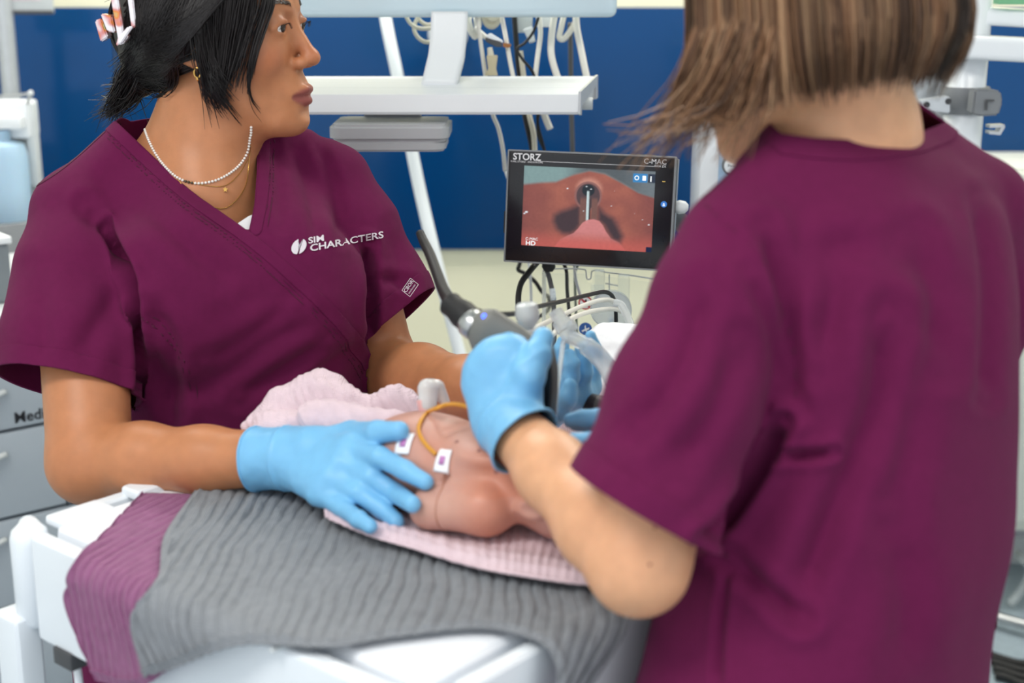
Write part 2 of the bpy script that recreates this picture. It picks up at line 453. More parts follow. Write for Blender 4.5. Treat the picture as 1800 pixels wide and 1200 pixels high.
for k in range(5):
    box_obj('print_line', (bc[0] - 0.004, bc[1] - 0.0076, bc[2] - 0.042 + k * 0.007), (0.10 - 0.013 * (k % 3), 0.0006, 0.0022), m_ink if k % 2 else mat('red_print', (170, 60, 80), 0.6), t, bev=0)
# soap dispenser hung on the stand
d = 2.9; q_ = 2.9 / 2.5
def D(px, py, dd=0.0): return W(px, py, d + dd)
t = thing('soap_dispenser', 'white wall style hand sanitiser dispenser with a pale blue bottle on the pole', 'dispenser', D(20, 390))
def px_box(name, x0, y0, x1, y1, dep, thick, m, parent, bev=0.004):
    a = W(x0, y0, dep); c = W(x1, y1, dep); w = abs(c[0] - a[0]); h = abs(a[2] - c[2])
    y = (a[1] + c[1]) / 2
    return box_obj(name, ((a[0] + c[0]) / 2, y + thick / 2, (a[2] + c[2]) / 2), (w, thick, h), m, parent, bev=bev)
px_box('backplate', -40, 175, 62, 395, d + 0.05, 0.02, m_lgrey, t)
px_box('pump_head', -40, 178, 50, 245, d - 0.03, 0.07, m_white, t, 0.008)
px_box('spout', -25, 205, 36, 228, d - 0.06, 0.05, m_white, t, 0.006)
px_box('side_arm', 47, 180, 63, 330, d - 0.005, 0.03, m_lgrey, t, 0.004)
m_bottle = mat('pale_blue_bottle', (168, 196, 218), 0.3, var=0.04, vscale=12, sss=0.2)
c0 = D(10, 390); c1 = D(10, 250)
lathe_obj('bottle', [(q_ * a_, q_ * b_) for a_, b_ in ((0, 0), (0.036, 0.0), (0.041, 0.004), (0.041, 0.118), (0.036, 0.135), (0.014, 0.142), (0.014, 0.16), (0, 0.16))], (c0[0] + 0.004, c0[1] + 0.01, c0[2]), (0, 0, 1), m_bottle, t, 28)
lathe_obj('nozzle', [(0, 0), (0.004, 0), (0.004, 0.03), (0, 0.03)], (c1[0] + 0.014, c1[1] - 0.035, c1[2] - 0.004), (0, 0, 1), m_dgrey, t, 12)
tube_obj('lever', [D(-20, 171, -0.06), D(30, 168, -0.06), D(54, 164, -0.06)], 0.0035, m_metal, t, n=10)
tube_obj('lever_bracket', [D(54, 164, -0.06), D(48, 182, -0.03), D(46, 200, 0.0)], 0.0035, m_metal, t, n=8)
lathe_obj('lever_knob', [(0, -0.006), (0.005, -0.004), (0.0065, 0), (0.005, 0.004), (0, 0.006)], D(54, 164, -0.06), (1, 0, 0), m_lgrey, t, 12)
# drawer cart behind the nurse: local frame on its slanted front
A0 = W(-160, 800, 2.28); A1 = W(170, 745, 2.47)
fx = A1 - A0; fx[2] = 0; fx = _norm(fx); fz = np.array([0, 0, 1.0]); fn = np.cross(fx, fz)  # fn points to camera
if fn[1] > 0: fn = -fn
CB = np.array([A0[0], A0[1], 0.0])
MC = M4(CB, fx, -fn, fz)          # x along front, y into the cart, z up
cw = 0.62
t = thing('drawer_cart', 'light grey medical drawer cart with lettered drawers at the left edge', 'cart', CB + fx * cw / 2)
def front_hit(px, py):
    """where the view ray of a pixel meets the cart's front plane -> (x, z) on the front"""
    a = W(px, py, 1.0) - np.array([0, 0, CAM_H]); o = np.array([0, 0, CAM_H])
    tt = np.dot(CB - o, fn) / np.dot(a, fn); p = o + a * tt
    return np.dot(p - CB, fx), p[2]
def CBX(name, c, s, m, bev=0.004, parent=None): return box_obj(name, c, s, m, parent or t, M=MC, bev=bev)
ZC = front_hit(30, 548)[1]
CBX('body', (cw / 2, 0.27, 0.10 + (ZC - 0.12) / 2), (cw, 0.50, ZC - 0.12), m_cartgrey)
for i in range(4):
    CBX('castor_fork', (0.05 + (i % 2) * (cw - 0.1), 0.08 + (i // 2) * 0.38, 0.08), (0.03, 0.03, 0.06), m_dgrey)
    V, F = lathe_vf([(0, -0.012), (0.035, -0.012), (0.04, 0), (0.035, 0.012), (0, 0.012)], np.array(MC @ Vector((0.05 + (i % 2) * (cw - 0.1), 0.08 + (i // 2) * 0.38, 0.0401))), fx, 20)
    obj('castor_wheel', mesh_np('castor_wheel', V, F), m_rubber, t)
CBX('worktop', (cw / 2, 0.26, ZC - 0.012), (cw + 0.03, 0.55, 0.03), m_lgrey, 0.01)
CBX('worktop_rail', (cw / 2, 0.50, ZC + 0.03), (cw, 0.012, 0.06), m_mgrey, 0.004)
zs = [front_hit(40, y)[1] for y in (604, 753, 906, 1062, 1230)]
zs = [zs[0]] + zs[1:]
for i in range(4):
    h = zs[i] - zs[i + 1]
    dr = CBX('drawer', (cw / 2, 0.012, (zs[i] + zs[i + 1]) / 2), (cw - 0.012, 0.024, h - 0.006), m_cartgrey, 0.005)
    hx, hz = front_hit((-6, -4, -2, 4)[i], (690, 800, 0, 1090)[i]) if i != 2 else (front_hit(-4, 950)[0], front_hit(-4, 950)[1])
    hp = [MC @ Vector((hx + q, -0.004 - 0.022 * math.sin(math.pi * (j / 6.0)), hz + 0.0)) for j, q in enumerate(np.linspace(-0.11, 0.012, 7))]
    tube_obj('handle', [np.array(v) for v in hp], 0.005, m_lgrey, dr, n=16)
CBX('drawer', (cw / 2, 0.012, (zs[0] + ZC - 0.027) / 2), (cw - 0.012, 0.024, ZC - 0.027 - zs[0] - 0.006), m_cartgrey, 0.005)
m_glove_rack = None
def cart_text(body, px, py, hpx, align='LEFT'):
    x, z = front_hit(px, py); x2, z2 = front_hit(px, py - hpx)
    size = (z2 - z) / 0.70
    M = M4(np.array(MC @ Vector((x, -0.0008, z))), fx, fz, fn)
    text_obj('lettering', body, M, size, m_ink, t, bold=size * 0.012, align=align)
cart_text('Medik', 25, 744, 19)
cart_text('R', 115, 887, 17)
cart_text('Ve', 3, 1199, 17)
# boxes on the worktop, seen as pale blocks at the far left edge
for nm, lb, c, s, cc in (('storage_box', 'grey storage box with a white lid on the drawer cart worktop', (0.13, 0.14, ZC + 0.0035), (0.16, 0.16, 0.10), (120, 128, 134)),):
    o = box_obj(nm, (0, 0, s[2] / 2), s, mat('box_card', cc, 0.6, var=0.04), M=MC @ Matrix.Translation(c), bev=0.006)
    tag(o, lb, 'box')
    box_obj('lid', (0, 0, s[2] + 0.006), (s[0] + 0.008, s[1] + 0.008, 0.012), m_white, o, M=MC @ Matrix.Translation(c), bev=0.003)

# ================================================================== overhead display, tray, box, wall arm
d = 2.12
c0 = W(535, 31, d); c1 = W(1085, 31, d)
t = thing('wall_display', 'large white framed screen with a logo plate, cut by the top edge', 'monitor', W(782, 31, d))
cx = (W(250, 31, d)[0] + c1[0]) / 2; wdt = c1[0] - W(250, 31, d)[0]
bm = bmesh.new(); rbox(bm, (0, 0, 0), (wdt, 0.03, 0.42), None, 0.014, 4)
bmesh.ops.transform(bm, matrix=Matrix.Translation((cx, c0[1] + 0.015, c0[2] + 0.21)), verts=bm.verts)
o = obj('casing', bm_mesh('casing', bm), mat('pale_blue_glass', (196, 216, 226), 0.15, var=0.02, vscale=3, coat=0.4), t); flat_edges(o)
box_obj('screen', (cx, c0[1] - 0.0002, c0[2] + 0.24), (wdt - 0.05, 0.002, 0.34), mat('dark_screen', (24, 30, 40), 0.1), t, bev=0)
q0 = W(727, 17, d); q1 = W(798, 2, d)
pl = box_obj('logo_plate', ((q0[0] + q1[0]) / 2, q0[1] - 0.001, (q0[2] + q1[2]) / 2), (q1[0] - q0[0], 0.002, q1[2] - q0[2]), mat('plate_ivory', (222, 222, 212), 0.4, var=0.03), t, bev=0.0005)
def logo(M, s, mink, parent, two=True, warp=None, mink2=None):
    """round emblem of three curved blades"""
    for k, (a0, a1) in enumerate(((95, 265), (-50, 70), (285, 305))):
        pass
    sh = []
    th = np.linspace(R(100), R(262), 14); sh.append([(math.cos(a) * s, math.sin(a) * s) for a in th] + [(math.cos(R(262)) * s * 0.2 + 0.02 * s, -0.55 * s), (-0.30 * s, -0.05 * s), (-0.42 * s, 0.45 * s)])
    th = np.linspace(R(-82), R(62), 14); sh.append([(math.cos(a) * s, math.sin(a) * s) for a in th] + [(0.62 * s, 0.42 * s), (0.30 * s, 0.10 * s), (0.18 * s, -0.35 * s)])
    sh.append([(-0.28 * s, 0.86 * s), (-0.12 * s, 0.30 * s), (0.0, -0.1 * s), (0.06 * s, -0.55 * s), (0.14 * s, -0.1 * s), (0.30 * s, 0.32 * s), (0.42 * s, 0.90 * s), (0.22 * s, 0.55 * s), (0.06 * s, 0.18 * s), (-0.06 * s, 0.5 * s)])
    for i, pts in enumerate(sh):
        bm = bmesh.new(); f = bm.faces.new([bm.verts.new((p[0], p[1], 0.0003)) for p in pts])
        bmesh.ops.triangulate(bm, faces=[f])
        bmesh.ops.recalc_face_normals(bm, faces=bm.faces)
        if warp is not None: bmesh.ops.subdivide_edges(bm, edges=bm.edges, cuts=2, use_grid_fill=True)
        me = bm_mesh('emblem', bm); n = len(me.vertices); co = np.empty(n * 3); me.vertices.foreach_get('co', co); co = co.reshape(-1, 3)
        if warp is not None: co = warp(co)
        else: m = np.array(M); co = co @ m[:3, :3].T + m[:3, 3]
        me.vertices.foreach_set('co', co.astype(np.float32).ravel()); me.update()
        obj('emblem', me, (mink2 if (mink2 and i == 2) else mink), parent, smooth=False)
fy = (0, -1, 0)
lp = W(740, 9.5, d); Ml = M4((lp[0], q0[1] - 0.0022, lp[2]), (1, 0, 0), (0, 0, 1), (0, -1, 0))
logo(Ml, 0.0045, m_ink, pl)
m_greyink = mat('grey_print', (110, 112, 112), 0.6)
text_obj('lettering', 'SIM', M4((lp[0] + 0.0065, q0[1] - 0.0022, lp[2] + 0.0012), (1, 0, 0), (0, 0, 1), (0, -1, 0)), 0.0042, m_greyink, pl, sx=1.2)
text_obj('lettering', 'CHARACTERS', M4((lp[0] + 0.0065, q0[1] - 0.0022, lp[2] - 0.0028), (1, 0, 0), (0, 0, 1), (0, -1, 0)), 0.0046, m_greyink, pl, sx=1.32)
# curved neck under the screen
def neck_fn(u, v):
    py = 20 + v * 125
    xl = np.interp(py, [20, 60, 95, 120, 145], [758, 757, 753, 747, 741]); xr = np.interp(py, [20, 60, 95, 120, 145], [822, 820, 816, 809, 802])
    P = np.zeros(u.shape + (3,))
    for i in range(u.shape[0]):
        for j in range(u.shape[1]): P[i, j] = W(xl[i, j] + (xr[i, j] - xl[i, j]) * u[i, j], py[i, j], 2.10 - 0.035 * v[i, j] ** 2)
    return P
n_ = sheet('neck', 8, 20, neck_fn, m_white, t, thick=0.018)
# wall arm hidden behind the neck, carrying the screen
a0 = W(785, 75, 2.12); a1 = W(785, 62, 3.2); a1[1] = WALL_Y - 0.005
tube_obj('wall_arm', [a0, (a0 + a1) / 2, a1], 0.018, m_lgrey, t, n=8, k=16)
lathe_obj('wall_flange', [(0, 0), (0.045, 0), (0.045, 0.012), (0.02, 0.02), (0, 0.02)], a1 + np.array([0, 0.002, 0]), (0, -1, 0), m_lgrey, t)
# tray: aluminium profile, long axis across the picture
t = thing('instrument_rail', 'white aluminium tray profile with open right end below the big screen', 'tray', W(800, 200, 2.03))
K0 = W(440, 134, 2.12); K1 = W(1047, 134, 2.12); G0 = W(400, 166, 2.0); G1 = W(1017, 166, 2.0)
ax_ = _norm(K1 - K0)
dd_ = G1 - K1; dep = np.array([dd_[0], dd_[1], 0.0]); dz_ = dd_[2]
L_ = np.linalg.norm(K1 - K0) + 0.02
prof = np.array([(0, 0), (0.06, -0.002), (1.0, -0.006), (1.02, -0.030), (1.0, -0.034), (0.96, -0.034), (0.955, -0.028), (0.95, -0.020), (0.1, -0.012), (0.08, -0.03), (0.0, -0.03)])
zt_ = K1[2]
ring = np.array([dep * q[0] + np.array([0, 0, q[1] + (dz_ + 0.006) * q[0]]) for q in prof])
n = len(ring); V = np.vstack([K1 - ax_ * L_ + ring, K1 + ring])
F4 = np.array([[i, (i + 1) % n, n + (i + 1) % n, n + i] for i in range(n)])
me = mesh_np('profile', V, F4); bm = bmesh.new(); bm.from_mesh(me); bmesh.ops.holes_fill(bm, edges=bm.edges); bmesh.ops.recalc_face_normals(bm, faces=bm.faces); bm.to_mesh(me); bm.free()
o = obj('profile', me, m_white, t); flat_edges(o, 25)
capring = np.array([dep * a_ + np.array([0, 0, b_ + (dz_ + 0.006) * a_]) for a_, b_ in ((0.0, 0.002), (1.0, -0.002), (1.03, -0.032), (0.95, -0.036), (0.93, -0.024), (0.10, -0.012), (0.09, -0.032), (-0.02, -0.032))])
V = np.vstack([K1 + capring, K1 + capring + ax_ * 0.0035]); n = len(capring)
me = mesh_np('end_cap', V, np.array([[i, (i + 1) % n, n + (i + 1) % n, n + i] for i in range(n)]))
bm = bmesh.new(); bm.from_mesh(me); bmesh.ops.holes_fill(bm, edges=bm.edges); bmesh.ops.recalc_face_normals(bm, faces=bm.faces); bm.to_mesh(me); bm.free()
o = obj('end_cap', me, m_alu, t); flat_edges(o, 25)
for q in (0.30, 0.62):
    a = K1 + dep * q + np.array([0, 0, 0.0 - 0.0025 - 0.004 * q + (dz_ + 0.006) * q])
    tube_obj('groove_line', [a - ax_ * (L_ - 0.01), a - ax_ * 0.01], 0.0008, m_lgrey, t, n=2, k=6)
cw_ = K1 + dep * 0.3 + ax_ * 0.001 + np.array([0, 0, -0.032 + dz_ * 0.3])
tube_obj('cable_clip', [cw_ - ax_ * 0.02, cw_ + ax_ * 0.002], 0.009, m_lgrey, t, n=3, k=14)
# bracket to the display neck
box_obj('rail_bracket', (W(780, 140, 2.13)[0], W(780, 140, 2.13)[1], W(780, 150, 2.13)[2]), (0.05, 0.05, 0.03), m_white, t, bev=0.004)
# grey box hung under the tray
t = thing('receiver_box', 'grey rounded box hanging under the white tray', 'box', W(682, 267, 2.02))
def slab(name, px0, px1, py0, py1, d0, depth, m, rad, parent):
    a = W(px0, py1, d0); c = W(px1, py0, d0); w = c[0] - a[0]; h = c[2] - a[2]
    bm = bmesh.new(); pts = []
    hw, hd = w / 2, depth / 2
    for sx, sy, a0 in ((1, 1, 0), (-1, 1, 90), (-1, -1, 180), (1, -1, 270)):
        for k in range(7):
            an = R(a0 + k * 15); pts.append((sx * (hw - rad) + rad * math.cos(an), sy * (hd - rad) + rad * math.sin(an)))
    f = bm.faces.new([bm.verts.new((p[0], p[1], 0)) for p in pts])
    r = bmesh.ops.extrude_face_region(bm, geom=[f]); bmesh.ops.translate(bm, vec=(0, 0, h), verts=[v for v in r['geom'] if isinstance(v, bmesh.types.BMVert)])
    bmesh.ops.recalc_face_normals(bm, faces=bm.faces)
    es = [e for e in bm.edges if abs(e.verts[0].co.z - e.verts[1].co.z) < 1e-6]
    bmesh.ops.bevel(bm, geom=es, offset=min(h * 0.2, 0.005), segments=3, affect='EDGES')
    bmesh.ops.translate(bm, vec=((a[0] + c[0]) / 2, a[1] + hd, a[2]), verts=bm.verts)
    o = obj(name, bm_mesh(name, bm), m, parent); flat_edges(o, 40); return o
m_boxg = mat('warm_grey_plastic', (178, 180, 184), 0.42, var=0.02)
slab('upper_shell', 577, 789, 219, 250, 1.99, 0.13, m_boxg, 0.02, t)
slab('lower_shell', 583, 783, 248, 267, 1.995, 0.12, m_boxg, 0.02, t)
slab('recess', 632, 760, 216.8, 219.6, 2.055, 0.05, m_mgrey, 0.004, t); slab('hanger', 640, 740, 194, 219, 2.10, 0.02, m_boxg, 0.004, t)
# ================================================================== cables behind the tray
def cable(name, label, pts, r, m, group='cables hanging behind the tray', cat='cable', n=36, k=8):
    P = [W(*p) for p in pts]
    o = tube_obj(name, P, r, m, None, n=n, k=k); tag(o, label, cat, group); return o
o = cable('hose', 'thick white hose slanting from the big screen down to the cream wall', [(660, -60, 2.75), (672, 0, 2.75), (683, 60, 2.72), (700, 140, 2.7), (735, 320, 2.68), (770, 470, 2.66), (800, 590, 2.64), (826, 690, 2.62)], 0.0118, mat('white_hose', (222, 228, 232), 0.4, var=0.02), 'hoses behind the tray', 'hose', 60, 14)
cable('power_cable', 'pale cable hanging nearest to the right of the screen neck', [(836, 20, 2.14), (843, 60, 2.15), (850, 110, 2.16), (856, 150, 2.17), (866, 200, 2.18), (876, 225, 2.18), (884, 262, 2.18), (888, 300, 2.2)], 0.0032, m_cable_w)
cable('power_cable', 'pale cable bowing right of the beige plug', [(880, 20, 2.16), (888, 60, 2.16), (897, 110, 2.17), (902, 135, 2.17), (906, 160, 2.18)], 0.0034, m_cable_w)
cable('power_cable', 'white cable in front of the white power adapter', [(948, 30, 2.2), (950, 60, 2.2), (945, 100, 2.2), (941, 135, 2.2), (938, 180, 2.2)], 0.0038, m_cable_w)
cable('power_cable', 'wide white cable bending right below the power adapter', [(976, 20, 2.2), (970, 60, 2.2), (969, 95, 2.2), (978, 130, 2.2), (992, 165, 2.2), (1003, 200, 2.2), (970, 225, 2.2)][:5], 0.0052, m_cable_w)
cable('power_cable', 'rightmost white cable running down to the tray end', [(1012, 20, 2.2), (1014, 50, 2.2), (1022, 90, 2.2), (1030, 130, 2.2), (1040, 175, 2.2)], 0.0052, m_cable_w)
cable('power_cable', 'white cable loop hooked beside the rightmost cable', [(993, 20, 2.22), (986, 50, 2.22), (983, 66, 2.22), (990, 69, 2.22), (1000, 58, 2.22), (1011, 40, 2.22), (1014, 20, 2.22)], 0.0045, m_cable_w)
cable('power_cable', 'dark grey cable hanging straight behind the tray end', [(1002, 40, 2.3), (1003, 90, 2.3), (1004, 180, 2.3), (1006, 250, 2.3), (1008, 330, 2.3)], 0.004, m_dgrey)
cable('power_cable', 'thick black cable left of the power adapter', [(904, 25, 2.24), (908, 80, 2.24), (913, 135, 2.24), (922, 200, 2.24), (934, 255, 2.24), (940, 300, 2.24)], 0.0042, m_rubber)
cable('signal_cable', 'thin black cable with a sharp kink by the adapter', [(948, 25, 2.17), (938, 55, 2.17), (922, 76, 2.17), (909, 86, 2.17), (920, 106, 2.17), (938, 130, 2.18), (946, 175, 2.2), (945, 215, 2.2), (955, 255, 2.22), (965, 300, 2.22)], 0.0022, m_rubber)
cable('power_cable', 'grey cable between the black ones above the small monitor', [(915, 90, 2.23), (920, 130, 2.23), (930, 200, 2.23), (938, 235, 2.23), (941, 290, 2.23)], 0.004, m_cable_b)
cable('power_cable', 'short white cable end poking out below the tray', [(946, 160, 2.2), (953, 190, 2.2), (960, 210, 2.2), (967, 227, 2.2)], 0.0052, m_cable_w)
cable('power_cable', 'thin black cable curving above the small monitor', [(950, 190, 2.25), (945, 215, 2.25), (946, 238, 2.25), (956, 262, 2.25)], 0.0022, m_rubber)
for k, pts in enumerate(([(712, 25, 2.2), (722, 42, 2.2), (738, 50, 2.2), (760, 50, 2.2)], [(738, 25, 2.22), (728, 46, 2.22), (732, 62, 2.22), (745, 73, 2.22), (762, 74, 2.22)], [(730, 25, 2.23), (740, 38, 2.23), (752, 44, 2.23), (765, 40, 2.23)])):
    cable('signal_cable', ('upper', 'lower hanging', 'middle short')[k] + ' loop of the beige cable coil left of the screen neck', pts, 0.0032, m_cable_b, 'coiled beige cables', n=20)
for k, pts in enumerate(([(822, 25, 2.18), (828, 50, 2.18), (834, 66, 2.18), (838, 56, 2.18), (836, 30, 2.18)], [(826, 25, 2.2), (824, 45, 2.2), (832, 62, 2.2), (842, 45, 2.2), (840, 25, 2.2)], [(834, 50, 2.17), (845, 58, 2.17), (855, 66, 2.17), (868, 70, 2.17)])):
    cable('signal_cable', ('short white cable loop', 'wider white cable loop', 'white cable leading to the dark connector')[k] + ' right of the screen neck', pts, 0.004, m_cable_w, 'white cable loops', n=20)
# connectors
t = thing('plug_connector', 'beige trapezoid plug standing on the tray', 'connector', W(866, 134, 2.14))
def pxpoly(name, pts, d, depth, m, parent, bev=0.001):
    P = [W(x, y, d) for x, y in pts]; o = P[0]
    M = M4(o, (1, 0, 0), (0, 0, 1), (0, -1, 0)); return poly_obj(name, [(p[0] - o[0], p[2] - o[2]) for p in P], M, depth, m, parent, bev)
pxpoly('shell', [(855, 98), (875, 98), (872, 122), (875, 134), (852, 134), (858, 122)], 2.14, 0.016, mat('beige_plastic', (190, 180, 150), 0.5, var=0.06), t)
tube_obj('strain_relief', [W(861, 84, 2.15), W(863, 100, 2.15)], (0.004, 0.0055), m_cable_b, t, n=6)
t = thing('adapter_plug', 'dark and white connector with a copper end hanging askew', 'connector', W(870, 78, 2.15))
pxpoly('white_half', [(853, 64), (862, 58), (884, 72), (884, 76), (870, 74)], 2.15, 0.012, m_white, t)
pxpoly('dark_half', [(853, 66), (882, 74), (883, 83), (872, 83), (853, 73)], 2.148, 0.014, m_dgrey, t)
pxpoly('metal_end', [(884, 75), (899, 78), (897, 84), (884, 83)], 2.15, 0.010, mat('copper', (160, 110, 70), 0.3, metal=1.0), t)
t = thing('cable_bundle', 'tangled beige strap behind the cables under the big screen', 'cable bundle', W(860, 40, 2.19))
tube_obj('strap', [W(850, 20, 2.2), W(856, 40, 2.2), (W(866, 45, 2.2)), W(874, 36, 2.2), W(880, 20, 2.2)], 0.006, m_cable_b, t, n=18)
tube_obj('strap', [W(853, 26, 2.19), W(866, 34, 2.19), W(878, 28, 2.19)], 0.005, m_cable_b, t, n=12)
t = thing('power_adapter', 'white power adapter block tucked under the right part of the screen', 'adapter', W(940, 50, 2.26))
px_box('block', 943, 22, 970, 48, 2.22, 0.04, m_white, t, 0.003)
px_box('socket', 905, 24, 936, 58, 2.25, 0.04, m_lgrey, t, 0.004)
tube_obj('strain_relief', [W(928, 50, 2.23), W(932, 62, 2.23), W(936, 74, 2.23)], (0.008, 0.0065, 0.005), m_white, t, n=8)

# ================================================================== small video monitor
cl = W(886, 452, 1.94)
t = thing('video_monitor', 'black tablet monitor showing a pink airway picture between the two nurses', 'monitor', W(1035, 470, 1.92))
yaw = R(-12); roll = R(1.0); tilt = R(-6)
mx_ = np.array([math.cos(yaw), math.sin(yaw), 0]); mx_ = _norm(mx_ + np.array([0, 0, -math.sin(roll)]))
mn = _norm(np.cross(mx_, [0, 0, 1])); mn = _norm(mn * math.cos(tilt) - np.array([0, 0, 1]) * math.sin(tilt)); mz = np.cross(mn, mx_); mz = -mz if mz[2] < 0 else mz
# mn : outward normal towards the camera
if mn[1] > 0: mn = -mn
MW, MH = 0.232, 0.155
O = W(886, 459, 1.955)
Mm = M4(O, mx_, mz, mn)
def mpoint(px, py):
    a = W(px, py, 1.0) - np.array([0, 0, CAM_H]); o = np.array([0, 0, CAM_H]); tt = np.dot(O - o, mn) / np.dot(a, mn); p = o + a * tt - O
    return np.dot(p, mx_), np.dot(p, mz)
tr_ = mpoint(1188, 277); MW = tr_[0]; MH = mpoint(888, 263)[1]
box_obj('casing', (MW / 2, MH / 2, -0.0165), (MW, MH, 0.033), m_black, t, M=Mm, bev=0.004, seg=3)
m_mface = mat('monitor_face', (26, 27, 32), 0.18, var=0.03)
box_obj('front_glass', (MW / 2, MH / 2, 0.0), (MW - 0.006, MH - 0.006, 0.0015), m_mface, t, M=Mm, bev=0.0005)
m_edge = mat('monitor_edge', (120, 124, 126), 0.3, metal=0.6, var=0.05)
bm = bmesh.new()
for c, s in (((MW / 2, MH - 0.0005, -0.004), (MW, 0.0022, 0.010)), ((MW / 2, 0.0005, -0.004), (MW, 0.0022, 0.010)), ((0.0005, MH / 2, -0.004), (0.0022, MH, 0.010)), ((MW - 0.0002, MH / 2, -0.004), (0.0024, MH, 0.010))):
    rbox(bm, c, s, Mm, 0.0006)
obj('rim', bm_mesh('rim', bm), m_mgrey, t)
box_obj('side_trim', (MW + 0.001, MH / 2, -0.018), (0.003, MH - 0.006, 0.018), m_edge, t, M=Mm, bev=0.0012)
box_obj('top_slot', (MW * 0.50, MH + 0.0003, -0.018), (0.05, 0.0012, 0.008), m_rubber, t, M=Mm, bev=0.0004)
box_obj('top_button', (MW * 0.80, MH + 0.0006, -0.018), (0.032, 0.0014, 0.010), m_dgrey, t, M=Mm, bev=0.0004)
box_obj('side_latch', (-0.002, MH * 0.35, -0.015), (0.005, 0.03, 0.014), m_rubber, t, M=Mm, bev=0.001)
sx0, sy1 = mpoint(922, 292); sx1, sy0 = mpoint(1145, 442)
sy1 = (sy1 + mpoint(1146, 300)[1]) / 2; sy0 = (mpoint(922, 432)[1] + sy0) / 2
# the picture on the screen, one colour per grid vertex
def screen_picture(nx, ny):
    X, Y = np.meshgrid(np.linspace(0, 1, nx), np.linspace(0, 1, ny), indexing='ij')     # Y up
    y = 1 - Y; A = 1.52; x = X
    def mixc(C, c, m): m = np.clip(m, 0, 1)[..., None]; return C * (1 - m) + np.array(lin(c)) * m
    def sst(a, b, v): q = np.clip((v - a) / (b - a), 0, 1); return q * q * (3 - 2 * q)
    C = np.ones(X.shape + (3,)) * np.array(lin((146, 84, 74)))
    nz = noise(np.stack([x.ravel() * 9, y.ravel() * 6, 0 * x.ravel()], -1)).reshape(x.shape); nz2 = noise(np.stack([x.ravel() * 40, y.ravel() * 30, 0 * x.ravel() + 3], -1)).reshape(x.shape)
    C = mixc(C, (166, 96, 80), 0.5 + nz * 1.3); C = mixc(C, (120, 66, 66), sst(0.3, 0.0, x) * 0.6 + sst(0.75, 1.0, x) * 0.6)
    C = mixc(C, (190, 92, 82), sst(0.74, 1.0, y) * 0.9)
    # grey green field above the ridge
    rl = np.interp(x, [0, 0.12, 0.25, 0.38, 0.5, 0.62, 0.75, 0.88, 1.0], [0.24, 0.21, 0.19, 0.09, 0.03, 0.06, 0.16, 0.27, 0.32])
    top = sst(0.02, -0.03, y - rl)
    C = mixc(C, (128, 150, 146), top); C = mixc(C, (88, 92, 94), top * sst(0.28, 0.5, x)); C = mixc(C, (112, 118, 120), top * sst(0.7, 1.0, x) * 0.9)
    # bright arch above the opening
    ra = np.hypot((x - 0.505) * A, y - 0.27); C = mixc(C, (206, 142, 122), sst(0.19, 0.10, ra) * sst(0.34, 0.22, y) * 0.95)
    # recesses left and right
    def blob(cx, cy, rx, ry, an):
        ca, sa = math.cos(an), math.sin(an); u = (x - cx) * A; v = y - cy
        return np.sqrt(((u * ca + v * sa) / rx) ** 2 + ((-u * sa + v * ca) / ry) ** 2)
    def sdp(pts):
        pts = np.array(pts, float); px = x * A; py = y; d2 = np.full(x.shape, 1e9); ins = np.zeros(x.shape, bool)
        for k in range(len(pts)):
            a = pts[k] * [A, 1]; b = pts[(k + 1) % len(pts)] * [A, 1]; ex, ey = b - a; wx, wy = px - a[0], py - a[1]; tt = np.clip((wx * ex + wy * ey) / (ex * ex + ey * ey), 0, 1)
            d2 = np.minimum(d2, (wx - ex * tt) ** 2 + (wy - ey * tt) ** 2); cnd = (a[1] > py) != (b[1] > py); ins ^= cnd & (px < (b[0] - a[0]) * (py - a[1]) / (b[1] - a[1] + 1e-12) + a[0])
        return np.sqrt(d2) * np.where(ins, -1, 1)
    for P_ in ([(0.45, 0.44), (0.37, 0.50), (0.29, 0.55), (0.245, 0.60), (0.238, 0.68), (0.27, 0.78), (0.315, 0.83), (0.38, 0.83), (0.425, 0.78), (0.455, 0.70)], [(0.58, 0.46), (0.63, 0.54), (0.70, 0.60), (0.74, 0.70), (0.78, 0.82), (0.76, 0.90), (0.70, 0.875), (0.66, 0.78), (0.63, 0.70), (0.58, 0.64)]):
        sd_ = sdp(P_); C = mixc(C, (96, 66, 66), sst(0.05, -0.02, sd_) * 0.8); C = mixc(C, (70, 54, 58), sst(0.0, -0.05, sd_))
    # rings of the opening
    rr = blob(0.5, 0.34, 0.155, 0.175, 0); C = mixc(C, (142, 96, 90), sst(1.08, 0.98, rr)); C = mixc(C, (84, 66, 68), sst(0.92, 0.84, rr)); C = mixc(C, (40, 46, 52), sst(0.62, 0.5, blob(0.5, 0.27, 0.13, 0.13, 0)))
    # two cords and the pale line
    C = mixc(C, (120, 84, 76), sst(0.028, 0.020, np.abs(x - 0.466)) * sst(0.34, 0.40, y) * sst(0.75, 0.70, y))
    C = mixc(C, (120, 84, 76), sst(0.026, 0.018, np.abs(x - 0.552)) * sst(0.34, 0.40, y) * sst(0.75, 0.70, y))
    C = mixc(C, (70, 54, 56), sst(0.018, 0.012, np.abs(x - 0.508)) * sst(0.34, 0.40, y) * sst(0.75, 0.70, y))
    C = mixc(C, (196, 208, 204), sst(0.011, 0.007, np.abs(x - (0.496 + 0.008 * y))) * sst(0.27, 0.29, y) * sst(0.70, 0.66, y))
    # pink lobe at the bottom
    lob = np.interp(x, [0, 0.2, 0.30, 0.36, 0.40, 0.435, 0.465, 0.50, 0.55, 0.595, 0.625, 0.65, 0.69, 0.755, 0.80, 0.9, 1.0], [1.2, 1.1, 0.90, 0.845, 0.815, 0.75, 0.68, 0.64, 0.625, 0.645, 0.70, 0.775, 0.855, 0.90, 0.98, 1.12, 1.2])
